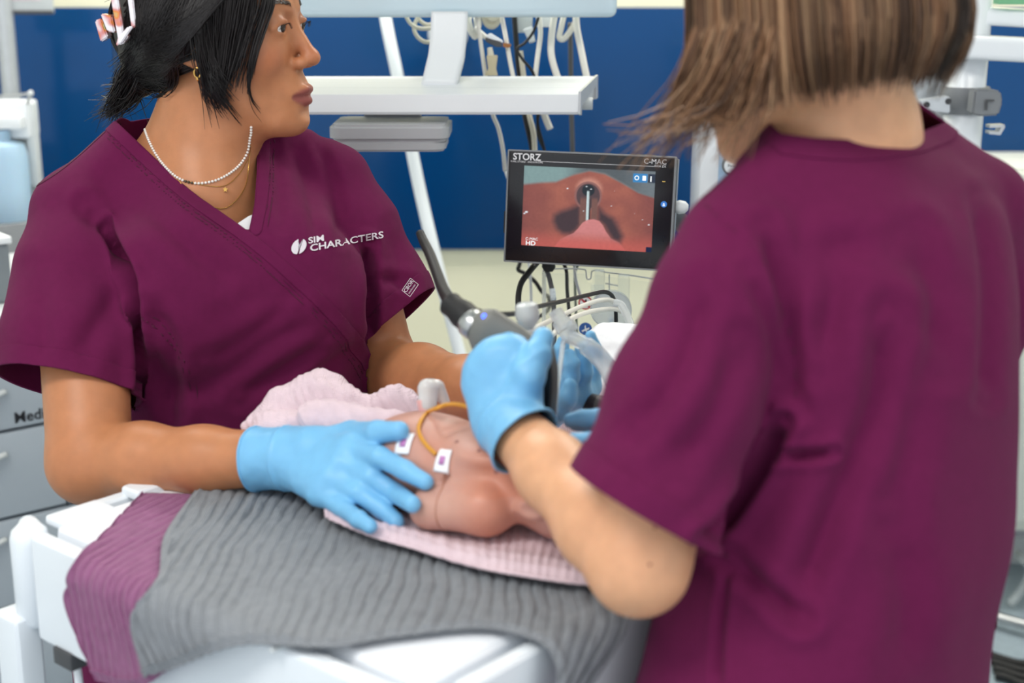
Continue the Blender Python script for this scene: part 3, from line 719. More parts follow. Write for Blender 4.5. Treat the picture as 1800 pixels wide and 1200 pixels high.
    C = mixc(C, (208, 128, 124), sst(-0.008, 0.008, y - lob) * sst(1.0, 0.75, y) * 0.95); C = mixc(C, (206, 100, 92), sst(0.0, 0.02, y - lob) * sst(0.78, 1.0, y) * 0.8)
    # glints
    for gx, gy, gr in ((0.34, 0.26, .012), (0.03, 0.58, .02), (0.015, 0.60, .014), (0.97, 0.66, .012), (0.92, 0.60, .008), (0.47, 0.53, .008), (0.52, 0.255, .012), (0.70, 0.26, .006), (0.68, 0.45, .007), (0.485, 0.225, .012), (0.86, 0.53, .006)):
        C = mixc(C, (235, 235, 235), sst(gr * 1.2, gr * 0.5, np.hypot((x - gx) * A, (y - gy) * 1.6)))
    C *= (1 + 0.10 * nz2)[..., None]
    # icon strip and corner tile
    C = mixc(C, (58, 130, 182), (sst(0.832, 0.836, x) * sst(0.945, 0.94, x) * sst(0.03, 0.035, y) * sst(0.145, 0.14, y)))
    C = mixc(C, (34, 44, 62), (sst(0.945, 0.948, x) * sst(0.03, 0.035, y) * sst(0.145, 0.14, y)) * 0.9)
    C = mixc(C, (24, 34, 62), (sst(0.955, 0.958, x) * sst(0.935, 0.94, y)))
    return C.reshape(-1, 3) * np.array([0.74, 0.80, 0.86])
nx_, ny_ = 200, 134
C_ = screen_picture(nx_, ny_)
def scr_fn(u, v):
    P = np.zeros(u.shape + (3,)); mm = np.array(Mm)
    L = np.stack([sx0 + (sx1 - sx0) * u, sy0 + (sy1 - sy0) * v, np.full(u.shape, 0.0012)], -1)
    return L @ mm[:3, :3].T + mm[:3, 3]
m_scr = mat('lit_screen', (0, 0, 0), 0.25, attr='Col', emit=0.38, var=0.0, spec=0.2)
o = sheet('screen', nx_, ny_, scr_fn, m_scr, t); set_col(o.data, C_)
def mtext(body, px, py, hpx, mtl, bold=0.0, align='LEFT', sx=1.0, name='lettering', spacing=1.0, lift=0.0016):
    x, y = mpoint(px, py); _, y2 = mpoint(px, py - hpx); size = (y2 - y) / 0.70
    M = Mm @ Matrix.Translation((x, y, lift)); return text_obj(name, body, M, size, mtl, t, bold=size * bold, align=align, sx=sx, ext=0.00005, spacing=spacing)
m_sw = mat('screen_white', (225, 232, 235), 0.5, emit=0.4, var=0.0)
mtext('STORZ', 902, 280, 11.5, m_whiteink, 0.02, sx=0.98)
mtext('KARL STORZ - ENDOSKOPE', 898, 284.5, 3.1, m_whiteink, 0.0, sx=1.05)
mtext('C-MAC', 1172, 289, 9.0, m_whiteink, 0.0, 'RIGHT')
mtext('8404 ZX', 1171, 294.5, 4.0, m_whiteink, 0.0, 'RIGHT')
x0_, y0_ = mpoint(946, 284.0); x1_, y1_ = mpoint(1150, 291.8)
box_obj('front_line', ((x0_ + x1_) / 2, (y0_ + y1_) / 2, 0.0009), (x1_ - x0_, 0.0005, 0.0006), m_whiteink, t, M=Mm, bev=0)
mtext('C-MAC', 924, 421, 4.5, m_sw, 0.0, lift=0.0018, sx=1.1)
mtext('HD', 924, 430, 7.5, m_sw, 0.02, lift=0.0018, sx=1.15)
def scrp(fx_, fy_): return sx0 + (sx1 - sx0) * fx_, sy1 + (sy0 - sy1) * fy_
bx_, by_ = scrp(0.962, 0.125); text_obj('info_icon', 'i', Mm @ Matrix.Translation((bx_, by_, 0.0018)), 0.0105, m_sw, t, bold=0.0004, ext=0.00005)
bx_, by_ = scrp(0.918, 0.088); box_obj('battery_icon', (bx_, by_, 0.0016), (0.0048, 0.0066, 0.0003), m_sw, t, M=Mm, bev=0)
bx_, by_ = scrp(0.862, 0.088); V, F = lathe_vf([(0.0020, 0), (0.0032, 0), (0.0032, 0.0003), (0.0020, 0.0003)], np.array(Mm @ Vector((bx_, by_, 0.0015))), mn, 20)
obj('disc_icon', mesh_np('disc_icon', V, [F[0]]), m_sw, t)
m_btn = mat('blue_button', (40, 110, 190), 0.3, emit=0.25, var=0.0)
bx_, by_ = mpoint(1167, 359); bo = lathe_obj('button', [(0, 0), (0.0042, 0), (0.0042, 0.0008), (0, 0.001)], np.array(Mm @ Vector((bx_, by_, 0.0006))), mn, m_btn, t, 20)
mtext('&', 1164.5, 362, 5.5, m_sw, 0.01, lift=0.0018)
bx_, by_ = mpoint(1167, 319); box_obj('indicator', (bx_, by_, 0.0012), (0.004, 0.0009, 0.0006), mat('amber_led', (200, 170, 90), 0.4, emit=0.4), t, M=Mm, bev=0)
px_, py_ = mpoint(961, 463)
# plug and bracket below
q = np.array(Mm @ Vector((px_, 0.002, -0.016)))
lathe_obj('plug', [(0, 0), (0.0085, 0), (0.0095, -0.008), (0.006, -0.014), (0, -0.014)], q, mz, m_rubber, t, 12)
bq = np.array(Mm @ Vector((MW * 0.8, MH * 0.5, -0.034)))
tube_obj('mount_arm', [bq, bq + np.array([0.03, 0.08, 0.0]), bq + np.array([0.09, 0.19, -0.06])], 0.014, m_dgrey, t, n=8)
lathe_obj('side_knob', [(0, 0), (0.008, 0), (0.0095, 0.004), (0.008, 0.012), (0.004, 0.016), (0, 0.016)], np.array(Mm @ Vector((MW + 0.0025, MH * 0.56, -0.02))), mx_, m_lgrey, t, 14)

# cables below the small monitor
def bcable(name, label, pts, r, m=m_rubber, n=40): return cable(name, label, pts, r, m, 'cables below the small monitor', n=n)
bcable('monitor_cable', 'thick black cable curving down left from the small monitor', [(945, 460, 1.99), (930, 478, 1.97), (916, 498, 1.95), (911, 525, 1.93), (914, 560, 1.92)], 0.0042)
bcable('monitor_cable', 'thin dark cable with a bend looping behind the black ones', [(938, 300, 2.24), (930, 400, 2.22), (914, 462, 2.2), (911, 474, 2.2), (922, 480, 2.2), (940, 494, 2.2), (952, 512, 2.2), (966, 525, 2.2), (962, 546, 2.2), (940, 560, 2.2), (925, 566, 2.2)], 0.0032)
bcable('monitor_cable', 'dark grey cable with a white name tag running straight down', [(961, 475, 1.99), (966, 490, 1.99), (972, 520, 1.99), (974, 560, 1.99), (974, 620, 1.98), (972, 680, 1.97)], 0.0034, m_dgrey)
o = cable('cable_tag', 'white printed tag wrapped round the dark grey cable', [(970.5, 507, 1.988), (973, 528, 1.988)], 0.0042, mat('tag_paper', (205, 214, 218), 0.6, var=0.25, vscale=400), None, 'tag', n=4)
bcable('monitor_cable', 'thin black cable left of the round stickers', [(982, 450, 2.05), (995, 474, 2.05), (997, 510, 2.05), (1001, 556, 2.05), (1003, 600, 2.05)], 0.0028)
bcable('monitor_cable', 'greenish thin cable beside the round stickers', [(1006, 300, 2.3), (1012, 390, 2.2), (1018, 455, 2.1), (1011, 480, 2.1), (1012, 540, 2.1), (1015, 600, 2.1)], 0.0020, mat('green_grey_cable', (92, 104, 92), 0.5))
bcable('monitor_cable', 'pale thin line hanging left of the clear panel', [(888, 298, 2.2), (915, 390, 2.15), (929, 460, 2.1), (933, 500, 2.1), (934, 560, 2.1), (934, 640, 2.1)], 0.0022, m_lgrey)
bcable('monitor_cable', 'pale line running slantwise to the red sticker', [(1009, 460, 2.02), (1012, 490, 2.02), (1018, 512, 2.02), (1024, 530, 2.02)], 0.0022, m_lgrey)
# clear acrylic holder panel
pd = 2.0
t = thing('acrylic_panel', 'clear acrylic side panel with a notch and two upright channels behind the hands', 'panel', W(1040, 640, pd))
out = [(955, 650), (955, 478), (959, 473), (1000, 472), (1024, 473), (1030, 476), (1031, 488), (1035, 491), (1039, 488), (1040, 478), (1046, 475), (1062, 478), (1110, 484), (1160, 492), (1160, 650)]
pxpoly('sheet', out, pd, 0.004, mat('acrylic_sheet', (232, 240, 244), 0.06, trans=0.9, ior=1.2, alpha=0.16, var=0.0), t, 0.0)
for seg in (out[1:12], out[11:14]):
    tube_obj('polished_edge', [W(x, y, pd) for x, y in seg], 0.0011, m_lgrey, t, n=40, k=6)
tube_obj('edge_post', [W(956.5, 478, pd), W(956, 560, pd), W(955, 650, pd)], 0.0030, m_tubing, t, n=6)
px_box('channel', 1046, 475, 1063, 562, pd - 0.02, 0.018, m_clear, t, 0.002)
px_box('channel', 1087, 484, 1107, 575, pd - 0.02, 0.018, m_clear, t, 0.002)
px_box('channel_plate', 1039, 500, 1062, 545, pd - 0.024, 0.004, m_clear, t, 0.001)
tube_obj('cross_wire', [W(1064, 498, pd), W(1086, 502, pd)], 0.001, m_lgrey, t, n=2, k=6)
tube_obj('cross_wire', [W(1071, 482, pd), W(1071, 525, pd)], 0.001, m_lgrey, t, n=2, k=6)
px_box('foot_block', 1053, 574, 1063, 588, pd - 0.01, 0.012, m_lgrey, t, 0.002)
px_box('foot_block', 1073, 560, 1079, 590, pd - 0.012, 0.01, m_dgrey, t, 0.001)
px_box('blue_insert', 1070, 560, 1076, 575, pd - 0.014, 0.01, mat('soft_blue', (120, 160, 200), 0.4), t, 0.001)
t2 = thing('clear_bowl', 'round clear plastic cup hooked on the acrylic panel', 'cup', W(1074, 578, pd - 0.05))
bc = W(1074, 545, pd - 0.06)
V, F = lathe_vf([(0.0, 0.012), (0.018, 0.011), (0.026, 0.006), (0.0265, 0.0), (0.028, 0.0), (0.0275, 0.008), (0.019, 0.0135), (0, 0.0145)], bc, (0.1, 0.9, 0.25), 32)
obj('cup', mesh_np('cup', V, F), m_clear, t2)
V, F = lathe_vf([(0.0262, -0.001), (0.0285, -0.001), (0.0285, 0.0015), (0.0262, 0.0015)], bc, (0.1, 0.9, 0.25), 32)
obj('rim', mesh_np('rim', V, F), m_tubing, t2)
# round stickers on the panel
def sticker(name, label, px, py, rpx, dd, build):
    c = W(px, py, dd); r = rpx / FPX * dd; M = M4(c, (1, 0, 0), (0, 0, 1), (0, -1, 0))
    t = thing(name, label, 'sticker', c, group='round stickers on the clear panel'); build(t, M, c, r); return t
m_red = mat('sticker_red', (190, 32, 44), 0.5); m_sblue = mat('sticker_blue', (16, 82, 160), 0.5); m_sw2 = mat('sticker_white', (236, 236, 236), 0.5)
def disc(name, r, M, z, m, parent, k=32): return poly_obj(name, [(r * math.cos(a), r * math.sin(a)) for a in np.linspace(0, 2 * np.pi, k, endpoint=False)], M @ Matrix.Translation((0, 0, z)), 0.0004, m, parent)
def redb(t, M, c, r):
    disc('field', r, M, 0.0, m_red, t); disc('inner', r * 0.78, M, 0.0005, m_sw2, t)
    pts = [(-0.62, 0.44), (-0.44, 0.62), (0.62, -0.44), (0.44, -0.62)]
    poly_obj('bar', [(a * r, b * r) for a, b in pts], M @ Matrix.Translation((0, 0, 0.0012)), 0.0003, m_red, t)
    poly_obj('figure', [(a * r, b * r) for a, b in ((-0.15, -0.55), (0.05, -0.05), (-0.2, 0.2), (0.0, 0.5), (0.2, 0.45), (0.15, 0.1), (0.35, -0.1), (0.3, -0.5), (0.15, -0.15), (0.02, -0.55))], M @ Matrix.Translation((0, 0, 0.0008)), 0.0003, m_ink, t)
sticker('warning_sticker', 'round red and white prohibition sticker above the blue one', 1029, 532, 12.5, pd - 0.006, redb)
def blub(t, M, c, r):
    disc('field', r, M, 0.0, m_sblue, t)
    poly_obj('figure', [(a * r, b * r) for a, b in ((-0.6, -0.25), (-0.1, 0.0), (-0.12, 0.5), (0.02, 0.62), (0.1, 0.1), (0.45, 0.15), (0.55, 0.35), (0.6, 0.0), (0.2, -0.2), (0.35, -0.6), (-0.05, -0.25), (-0.45, -0.5))], M @ Matrix.Translation((0, 0, 0.0006)), 0.0003, m_sw2, t)
sticker('mandatory_sticker', 'round blue sticker with a white figure by the upright fingers', 1029, 578, 11.5, pd - 0.006, blub)

# ================================================================== right: gas panel, column
t = thing('gas_panel', 'white blender unit with pale blue face and round grey dial behind the right nurse', 'control panel', W(1300, 420, 2.1))
px_box('housing', 1228, 190, 1420, 480, 2.1, 0.10, m_whiteg, t, 0.006)
m_pblue = mat('panel_blue', (172, 200, 228), 0.35, var=0.02)
px_box('face', 1262, 195, 1372, 470, 2.096, 0.006, m_pblue, t, 0.002)
kc = W(1291, 290, 2.085)
lathe_obj('dial', [(0, 0), (0.017, 0), (0.0165, 0.012), (0.0125, 0.016), (0.012, 0.03), (0.0105, 0.0315), (0, 0.0315)], kc + np.array([0, 0.008, 0]), (-0.22, -1, 0.06), m_mgrey, t, 28)
lathe_obj('dial_cap', [(0, 0), (0.0115, 0), (0.0115, 0.0025), (0.010, 0.0035), (0, 0.0035)], kc + np.array([0, 0.008, 0]) + _norm([-0.22, -1, 0.06]) * 0.0305, (-0.22, -1, 0.06), m_white, t, 24)
kp = kc + np.array([0, 0.008, 0]) + _norm([-0.22, -1, 0.06]) * 0.0343
text_obj('lettering', 'Flow', M4(kp + np.array([0, 0, -0.0018]), (1, -0.22, 0), (0, 0, 1), _norm([-0.22, -1, 0])), 0.0062, m_ink, t, align='CENTER', ext=0.0001)
for k in range(9):
    an = R(150 - k * 22); c = W(1298, 286, 2.092) + np.array([math.cos(an) * 0.0225, 0, math.sin(an) * 0.0225])
    lathe_obj('scale_mark', [(0, 0), (0.0014, 0), (0.0014, 0.0006), (0, 0.0006)], c, (0, -1, 0), m_ink, t, 10)
text_obj('lettering', '10', M4(W(1298, 272, 2.0915) , (1, 0, 0), (0, 0, 1), (0, -1, 0)), 0.0055, m_greyink, t, align='CENTER')
lathe_obj('small_knob', [(0, 0), (0.011, 0), (0.010, 0.012), (0, 0.013)], W(1292, 243, 2.094), (-0.1, -1, 0), m_lgrey, t, 20)
tube_obj('support_bar', [W(1330, 480, 2.16), np.array([W(1330, 480, 2.16)[0], W(1330, 480, 2.16)[1], 0.75]), np.array([W(1330, 480, 2.16)[0], W(1330, 480, 2.16)[1], 0.0])], 0.02, m_alu, t, n=4, k=16)
# equipment column with arms
d = 2.25
t = thing('equipment_column', 'white and aluminium equipment column with side arms and grey clamp at right', 'column', (W(1690, 200, d)[0], W(1690, 200, d)[1], 0))
zf = 0.0
def vpost(name, px0, px1, dd, thick, m, z0, z1, bev=0.004):
    a = W(px0, 120, dd); b = W(px1, 120, dd)
    return box_obj(name, ((a[0] + b[0]) / 2, a[1] + thick / 2, (z0 + z1) / 2), (b[0] - a[0], thick, z1 - z0), m, t, bev=bev)
vpost('extrusion', 1600, 1648, 2.29, 0.06, m_alu, 0.06, 1.52)
vpost('extrusion_groove', 1653, 1657, 2.30, 0.04, m_dgrey, 0.06, 1.5)
vpost('extrusion', 1649, 1674, 2.285, 0.06, m_alu, 0.06, 1.52)
tube_obj('tube', [np.array([W(1708, 150, 2.22)[0], W(1708, 150, 2.22)[1] + 0.03, z]) for z in (0.06, 0.8, 1.55)], 0.031, m_whiteg, t, n=4, k=28)
px_box('inner_post', 1677, 45, 1724, 70, 2.24, 0.05, m_white, t)
box_obj('base', (W(1690, 200, d)[0], W(1690, 200, d)[1] + 0.02, 0.04), (0.34, 0.42, 0.08), m_lgrey, t, bev=0.02)
def arm(y0, y1, x0, dd, slope):
    a = W(x0, (y0 + y1) / 2, dd); b = W(1960, (y0 + y1) / 2 + slope, dd - 0.02); h = abs(W(x0, y0, dd)[2] - W(x0, y1, dd)[2])
    x, y, z = frame(b - a, (0, 0, 1)); L = np.linalg.norm(b - a)
    o = box_obj('arm', (0, 0, L / 2), (0.07, h, L), m_whiteg, t, M=M4(a + np.array([0, 0.035, 0]), x, y, z), bev=0.010, seg=4); return o
arm(10, 42, 1694, 2.2, 16)
arm(61, 104, 1676, 2.17, 14)
px_box('cap', 1590, -20, 1730, 10, 2.24, 0.12, m_whiteg, t, 0.01)
px_box('label', 1757, -6, 1830, 8, 2.17, 0.03, mat('green_label', (120, 185, 140), 0.5), t, 0.001)
# grey clamp
cc_ = W(1700, 181, 2.2)
lathe_obj('clamp_ring', [(0.032, -0.021), (0.037, -0.021), (0.038, -0.019), (0.038, 0.019), (0.037, 0.021), (0.032, 0.021)], np.array([W(1708, 150, 2.22)[0], W(1708, 150, 2.22)[1] + 0.03, cc_[2]]), (0, 0, 1), m_mgrey, t, 28)
pxpoly('clamp_lever', [(1714, 157), (1740, 157), (1760, 160), (1765, 180), (1760, 204), (1730, 206), (1712, 203)], 2.165, 0.03, m_mgrey, t, 0.003)
pxpoly('lever_notch', [(1733, 175), (1748, 175), (1748, 178), (1737, 178), (1737, 194), (1733, 194)], 2.164, 0.001, m_dgrey, t, 0)
# bracket with screws and hook
pxpoly('bracket', [(1618, 178), (1670, 169), (1672, 200), (1640, 196), (1618, 192)], 2.2, 0.03, m_alu, t, 0.002)
for sx_, sy_ in ((1629, 184), (1667, 178)):
    lathe_obj('screw', [(0.002, 0.0), (0.0025, 0.001), (0.0042, 0.002), (0.0048, 0.001), (0.0048, -0.004)], W(sx_, sy_, 2.2) + np.array([0, -0.0005, 0]), (0, -1, 0), m_dgrey, t, 14)
pxpoly('hook', [(1740, 220), (1766, 219), (1767, 224), (1760, 238), (1740, 236), (1740, 231), (1757, 232), (1760, 224), (1740, 225)], 2.21, 0.02, m_metal, t, 0)
# right lower: cabinet base, floor items
b = W(1830, 900, 3.0)
t = thing('base_cabinet', 'pale beige wall cabinet low at the right edge behind the nurse', 'cabinet', (1.4, 3.2, 0.2))
box_obj('body', (1.42, 3.20, 0.62), (0.74, 0.28, 0.84), mat('beige_lacquer', (206, 210, 200), 0.45, var=0.03), t, bev=0.006)
for k in range(2): box_obj('door', (1.24 + 0.36 * k, 3.052, 0.63), (0.35, 0.018, 0.80), mat('beige_lacquer_door', (212, 215, 206), 0.4, var=0.03), t, bev=0.004)
box_obj('bottom_rail', (1.42, 3.10, 0.195), (0.74, 0.08, 0.02), m_mgrey, t, bev=0.003)
z = 0.012
f = lambda px, py, zz=0.012: WZ(px, py, zz)
o = tube_obj('clear_hose', [f(1775, 1062), f(1800, 1030, .05), f(1812, 1000, .09), f(1800, 985, .12), f(1786, 972, .10), f(1802, 985, .06), f(1840, 1000, .012)], 0.010, m_tubing, None, n=40); tag(o, 'clear hose looping on the blue grey floor at the right edge', 'hose')
t = thing('floor_bar', 'steel bar lying low over the floor at the right edge', 'bar', f(1790, 1095, 0.0))
tube_obj('bar', [f(1730, 1076, .03), f(1780, 1092, .03), f(1880, 1118, .03)], 0.012, m_metal, t, n=4, k=14)
for px__ in (1740, 1850):
    q = f(px__, 1080 + (px__ - 1740) * 0.28, .03); lathe_obj('foot', [(0, 0), (0.016, 0), (0.014, 0.02), (0, 0.02)], (q[0], q[1], 0.0), (0, 0, 1), m_rubber, t, 12)
for k in range(4):
    o = tube_obj('floor_cable', [f(1740 + 3 * k, 1150 + 12 * k), f(1770, 1160 + 10 * k), f(1800, 1166 + 12 * k), f(1850, 1160 + 16 * k)], 0.009, m_rubber, None, n=20)
    tag(o, ('topmost', 'second', 'third', 'lowest')[k] + ' of the black cables on the floor at bottom right', 'cable', 'black floor cables')
# ================================================================== the treatment bed
E1 = np.array([math.cos(R(-40)), math.sin(R(-40)), 0]); E2 = np.array([-E1[1], E1[0], 0]); EZ = np.array([0, 0, 1.0])
C0 = np.array([-0.485, 1.30, 0.0]); ZT = 0.925
MB = M4(C0, E1, E2, EZ); BL, BWD = 0.55, 0.62
def bed_uw(p): q = np.asarray(p) - C0; return np.dot(q, E1), np.dot(q, E2)
def BED(u, w, z): return C0 + E1 * u + E2 * w + EZ * z
m_bed = mat('bed_white_plastic', (228, 234, 240), 0.35, var=0.02, vscale=8)
m_mattress = mat('mattress_cover', (236, 240, 246), 0.55, var=0.03, vscale=10, bump=0.05)
t = thing('treatment_bed', 'white infant treatment bed with fold down side panels and a mattress', 'bed', BED(BL / 2, BWD / 2, 0))
bed = t
def bb(name, c, s, m=m_bed, bev=0.008, parent=None, seg=3): return box_obj(name, c, s, m, parent or t, M=MB, bev=bev, seg=seg)
bb('platform', (BL / 2, BWD / 2, ZT - 0.045), (BL - 0.03, BWD - 0.03, 0.05), bev=0.012)
bb('mattress', (BL / 2, BWD / 2, ZT - 0.012), (BL - 0.05, BWD - 0.05, 0.026), m_mattress, 0.012)
bb('side_panel', (BL / 2 + 0.01, 0.004, ZT - 0.055), (BL - 0.04, 0.018, 0.11), bev=0.007)
bb('side_panel', (0.004, BWD / 2 + 0.02, ZT - 0.055), (0.018, BWD - 0.08, 0.11), bev=0.007)
bb('side_panel', (BL / 2, BWD - 0.004, ZT - 0.055), (BL - 0.04, 0.018, 0.11), bev=0.007)
bb('side_panel', (BL - 0.004, BWD / 2, ZT - 0.055), (0.018, BWD - 0.08, 0.11), bev=0.007)
bb('panel_ridge', (0.016, 0.17, ZT + 0.002), (0.03, 0.10, 0.012), bev=0.005)
bb('panel_ridge', (0.02, 0.06, ZT - 0.002), (0.035, 0.06, 0.010), bev=0.004)
for w0 in (0.10, 0.22, 0.34): bb('panel_groove', (BL * 0.5 + w0 - 0.1, 0.0, ZT + 0.0005), (0.004, 0.03, 0.003), m_lgrey, 0.0005)
# corner block with a loop handle
lathe_obj('corner_post', [(0, -0.10), (0.015, -0.10), (0.019, -0.094), (0.019, -0.010), (0.017, -0.002), (0.012, 0.003), (0.006, 0.005), (0, 0.0055)], BED(0.006, 0.010, ZT - 0.004), EZ, m_bed, t, 28)
hp = [BED(-0.004, 0.02, ZT - 0.010), BED(-0.026, 0.028, ZT - 0.014), BED(-0.040, 0.032, ZT - 0.03), BED(-0.043, 0.034, ZT - 0.055), BED(-0.038, 0.032, ZT - 0.085), BED(-0.022, 0.026, ZT - 0.098), BED(-0.004, 0.02, ZT - 0.10)]
tube_obj('handle', hp, 0.0095, m_bed, t, n=24, k=14)
tube_obj('handle', [q + E2 * (BWD - 0.02) for q in hp], 0.0095, m_bed, t, n=24, k=14)
bb('hinge_arm', (-0.006, -0.004, ZT - 0.155), (0.042, 0.03, 0.13), bev=0.008)
bb('hinge_arm', (BL - 0.02, 0.0, ZT - 0.155), (0.042, 0.03, 0.13), bev=0.008)
bb('latch', (0.075, 0.002, ZT - 0.115), (0.03, 0.02, 0.018), m_dgrey, 0.002)
tube_obj('latch_pin', [BED(0.08, 0.004, ZT - 0.12), BED(0.084, 0.004, ZT - 0.165)], 0.004, m_white, t, n=4)
bb('chassis', (BL / 2, BWD / 2, ZT - 0.13), (BL - 0.14, BWD - 0.14, 0.13), m_lgrey, 0.02)
bb('lift_column', (BL / 2, BWD / 2, 0.45), (0.2, 0.2, 0.75), m_lgrey, 0.02)
bb('foot_plate', (BL / 2, BWD / 2, 0.09), (0.56, 0.56, 0.06), m_lgrey, 0.02)
for i in range(4):
    q = BED(0.07 + (i % 2) * (BL - 0.14), 0.07 + (i // 2) * (BWD - 0.14), 0.04)
    V, F = lathe_vf([(0, -0.014), (0.034, -0.014), (0.0395, 0), (0.034, 0.014), (0, 0.014)], q, E1, 20); obj('castor_wheel', mesh_np('castor_wheel', V, F), m_dgrey, t)
tube_obj('grey_column', [BED(0.17, 0.06, ZT - 0.12), BED(0.17, 0.06, 0.5), BED(0.17, 0.1, 0.12)], 0.045, mat('column_grey', (150, 160, 166), 0.4), t, n=8, k=20)

# ------------------------------------------------------------------ draped cloths: flat coordinates (u, w), w < 0 hangs over the near edge
def drape(u, w, lift, rb=0.018):
    z = np.full(u.shape, ZT + lift); y = w.copy(); ww = np.where(w < 0, -w, 0.0); rr = rb + lift
    ang = np.minimum(ww / rr, np.pi / 2)
    y = np.where(w < 0, -rr * np.sin(ang), w) - np.where(w < 0, 0.0, 0.0)
    z = np.where(w < 0, ZT + lift - rr * (1 - np.cos(ang)) - np.maximum(ww - rr * np.pi / 2, 0), z)
    ue = BL + 0.004; uu = np.maximum(u - ue, 0.0); an2 = np.minimum(uu / rr, np.pi / 2)
    x = np.where(uu > 0, ue + rr * np.sin(an2), u); z = z - np.where(uu > 0, rr * (1 - np.cos(an2)) + np.maximum(uu - rr * np.pi / 2, 0), 0.0)
    return C0 + x[..., None] * E1 + y[..., None] * E2 + z[..., None] * EZ
def uw(px, py):
    """photo pixel -> flat cloth coordinates (on top, or on the hanging side)"""
    u, w = bed_uw(WZ(px, py, ZT + 0.004))
    if w >= -0.005: return np.array([u, w])
    o = np.array([0, 0, CAM_H]); a = W(px, py, 1.0) - o; wo = np.dot(o - C0, E2); tt = (-0.02 - wo) / np.dot(a, E2); p = o + a * tt
    return np.array([np.dot(p - C0, E1), -(ZT - p[2]) - 0.012])
def coons(u, v, T, B, L, Rr):
    """T,B: curves over u (far, near edge); L,R: curves over v"""
    def cv(P, s): return np.stack([np.interp(s, np.linspace(0, 1, 60), smooth_path(P, 60)[:, i]) for i in range(2)], -1)
    T_, B_, L_, R_ = cv(T, u), cv(B, u), cv(L, v), cv(Rr, v); U = u[..., None]; V = v[..., None]
    P00, P10, P01, P11 = np.array(T[0]), np.array(T[-1]), np.array(B[0]), np.array(B[-1])
    return (1 - V) * T_ + V * B_ + (1 - U) * L_ + U * R_ - ((1 - U) * (1 - V) * P00 + U * (1 - V) * P10 + (1 - U) * V * P01 + U * V * P11)
def crinkle(u, v, f, amp, seed=0.0):
    n1 = noise(np.stack([u.ravel() * f, v.ravel() * 3.0 + seed, 0 * u.ravel() + seed], -1)).reshape(u.shape)
    wob = 0.10 * noise(np.stack([u.ravel() * 6 + 9, v.ravel() * 5 + seed, 0 * u.ravel()], -1)).reshape(u.shape)
    ph = (u * f * 0.8 + wob * 3.0) * 2 * np.pi
    return amp * (np.sin(ph) * 0.5 + n1 * 1.5)
m_gmus = mat('grey_muslin', (130, 134, 140), 0.9, var=0.12, vscale=90, bump=0.5, bscale=420, sheen=0.15, weave=160)
m_pmus = mat('mauve_muslin', (142, 88, 126), 0.9, var=0.12, vscale=90, bump=0.5, bscale=420, sheen=0.15, weave=160)
m_pink = mat('pink_muslin', (226, 203, 212), 0.9, var=0.08, vscale=90, bump=0.5, bscale=420, sheen=0.1, weave=160)
def cloth(name, label, T, B, L, Rr, lift, f, amp, m, nu=260, nv=150, extra=None, cat='cloth', dirn=None):
    def fn(u, v):
        hemr = 0.0022 * np.maximum(np.exp(-((v - 0.972) / 0.008) ** 2), np.exp(-((u - 0.015) / 0.006) ** 2))
        q = coons(u, v, T, B, L, Rr)
        if dirn is None: h = crinkle(u, v, f, amp, seed=lift * 1000)
        else:
            xx = q[..., 0].ravel() * dirn[0] + q[..., 1].ravel() * dirn[1]; yy = -q[..., 0].ravel() * dirn[1] + q[..., 1].ravel() * dirn[0]; zz = 0 * xx
            wp = 0.9 * noise(np.stack([xx * 9, yy * 9, zz], -1)) + 0.35 * noise(np.stack([xx * 30, yy * 24, zz + 5], -1))
            ph = (xx / f + wp) * np.pi; am = 0.55 + 0.9 * noise(np.stack([xx * 16, yy * 10, zz + 2], -1))
            h = amp * (am * (1.0 - 2.0 * np.abs(np.sin(ph)) ** 1.0 * -0.0 - 2.0 * (1 - np.abs(np.sin(ph))) ** 2) + 1.2 * noise(np.stack([xx * 110, yy * 30, zz], -1)))
            h = h.reshape(u.shape)
        edge = np.minimum(np.minimum(u, 1 - u) * 60, np.minimum(v, 1 - v) * 60); h = h * np.clip(edge, 0.25, 1)
        lf = lift + np.abs(amp) * 1.2 + h + hemr
        if extra is not None: lf = lf + extra(u, v, q)
        return drape(q[..., 0], q[..., 1], lf)
    o = sheet(name, nu, nv, fn, m, None, thick=0.0016)
    tag(o, label, cat); return o
c = lambda *p: [uw(*q) for q in p]
cloth('muslin_cloth', 'mauve muslin cloth hanging over the bed corner beside the grey one',
      c((250, 866), (330, 868), (420, 872)), c((172, 1204), (250, 1215), (330, 1160)), c((250, 866), (180, 938), (122, 1000), (122, 1080), (172, 1204)), c((420, 872), (380, 960), (330, 1060), (320, 1110), (330, 1160)), 0.002, 0.0105, 0.0020, m_pmus, 200, 200, dirn=(0.97, 0.24))
cloth('muslin_cloth', 'grey crinkled muslin cloth spread over the near side of the bed',
      c((345, 868), (520, 862), (760, 850), (1000, 850), (1130, 900)), c((268, 1212), (345, 1185), (420, 1158), (520, 1145), (700, 1128), (850, 1114), (960, 1142), (1040, 1188), (1095, 1225)), c((345, 868), (290, 950), (246, 1035), (244, 1120), (268, 1212)), c((1130, 900), (1125, 1000), (1115, 1110), (1095, 1225)), 0.007, 0.0125, 0.0024, m_gmus, 460, 240, dirn=(0.80, 0.60))
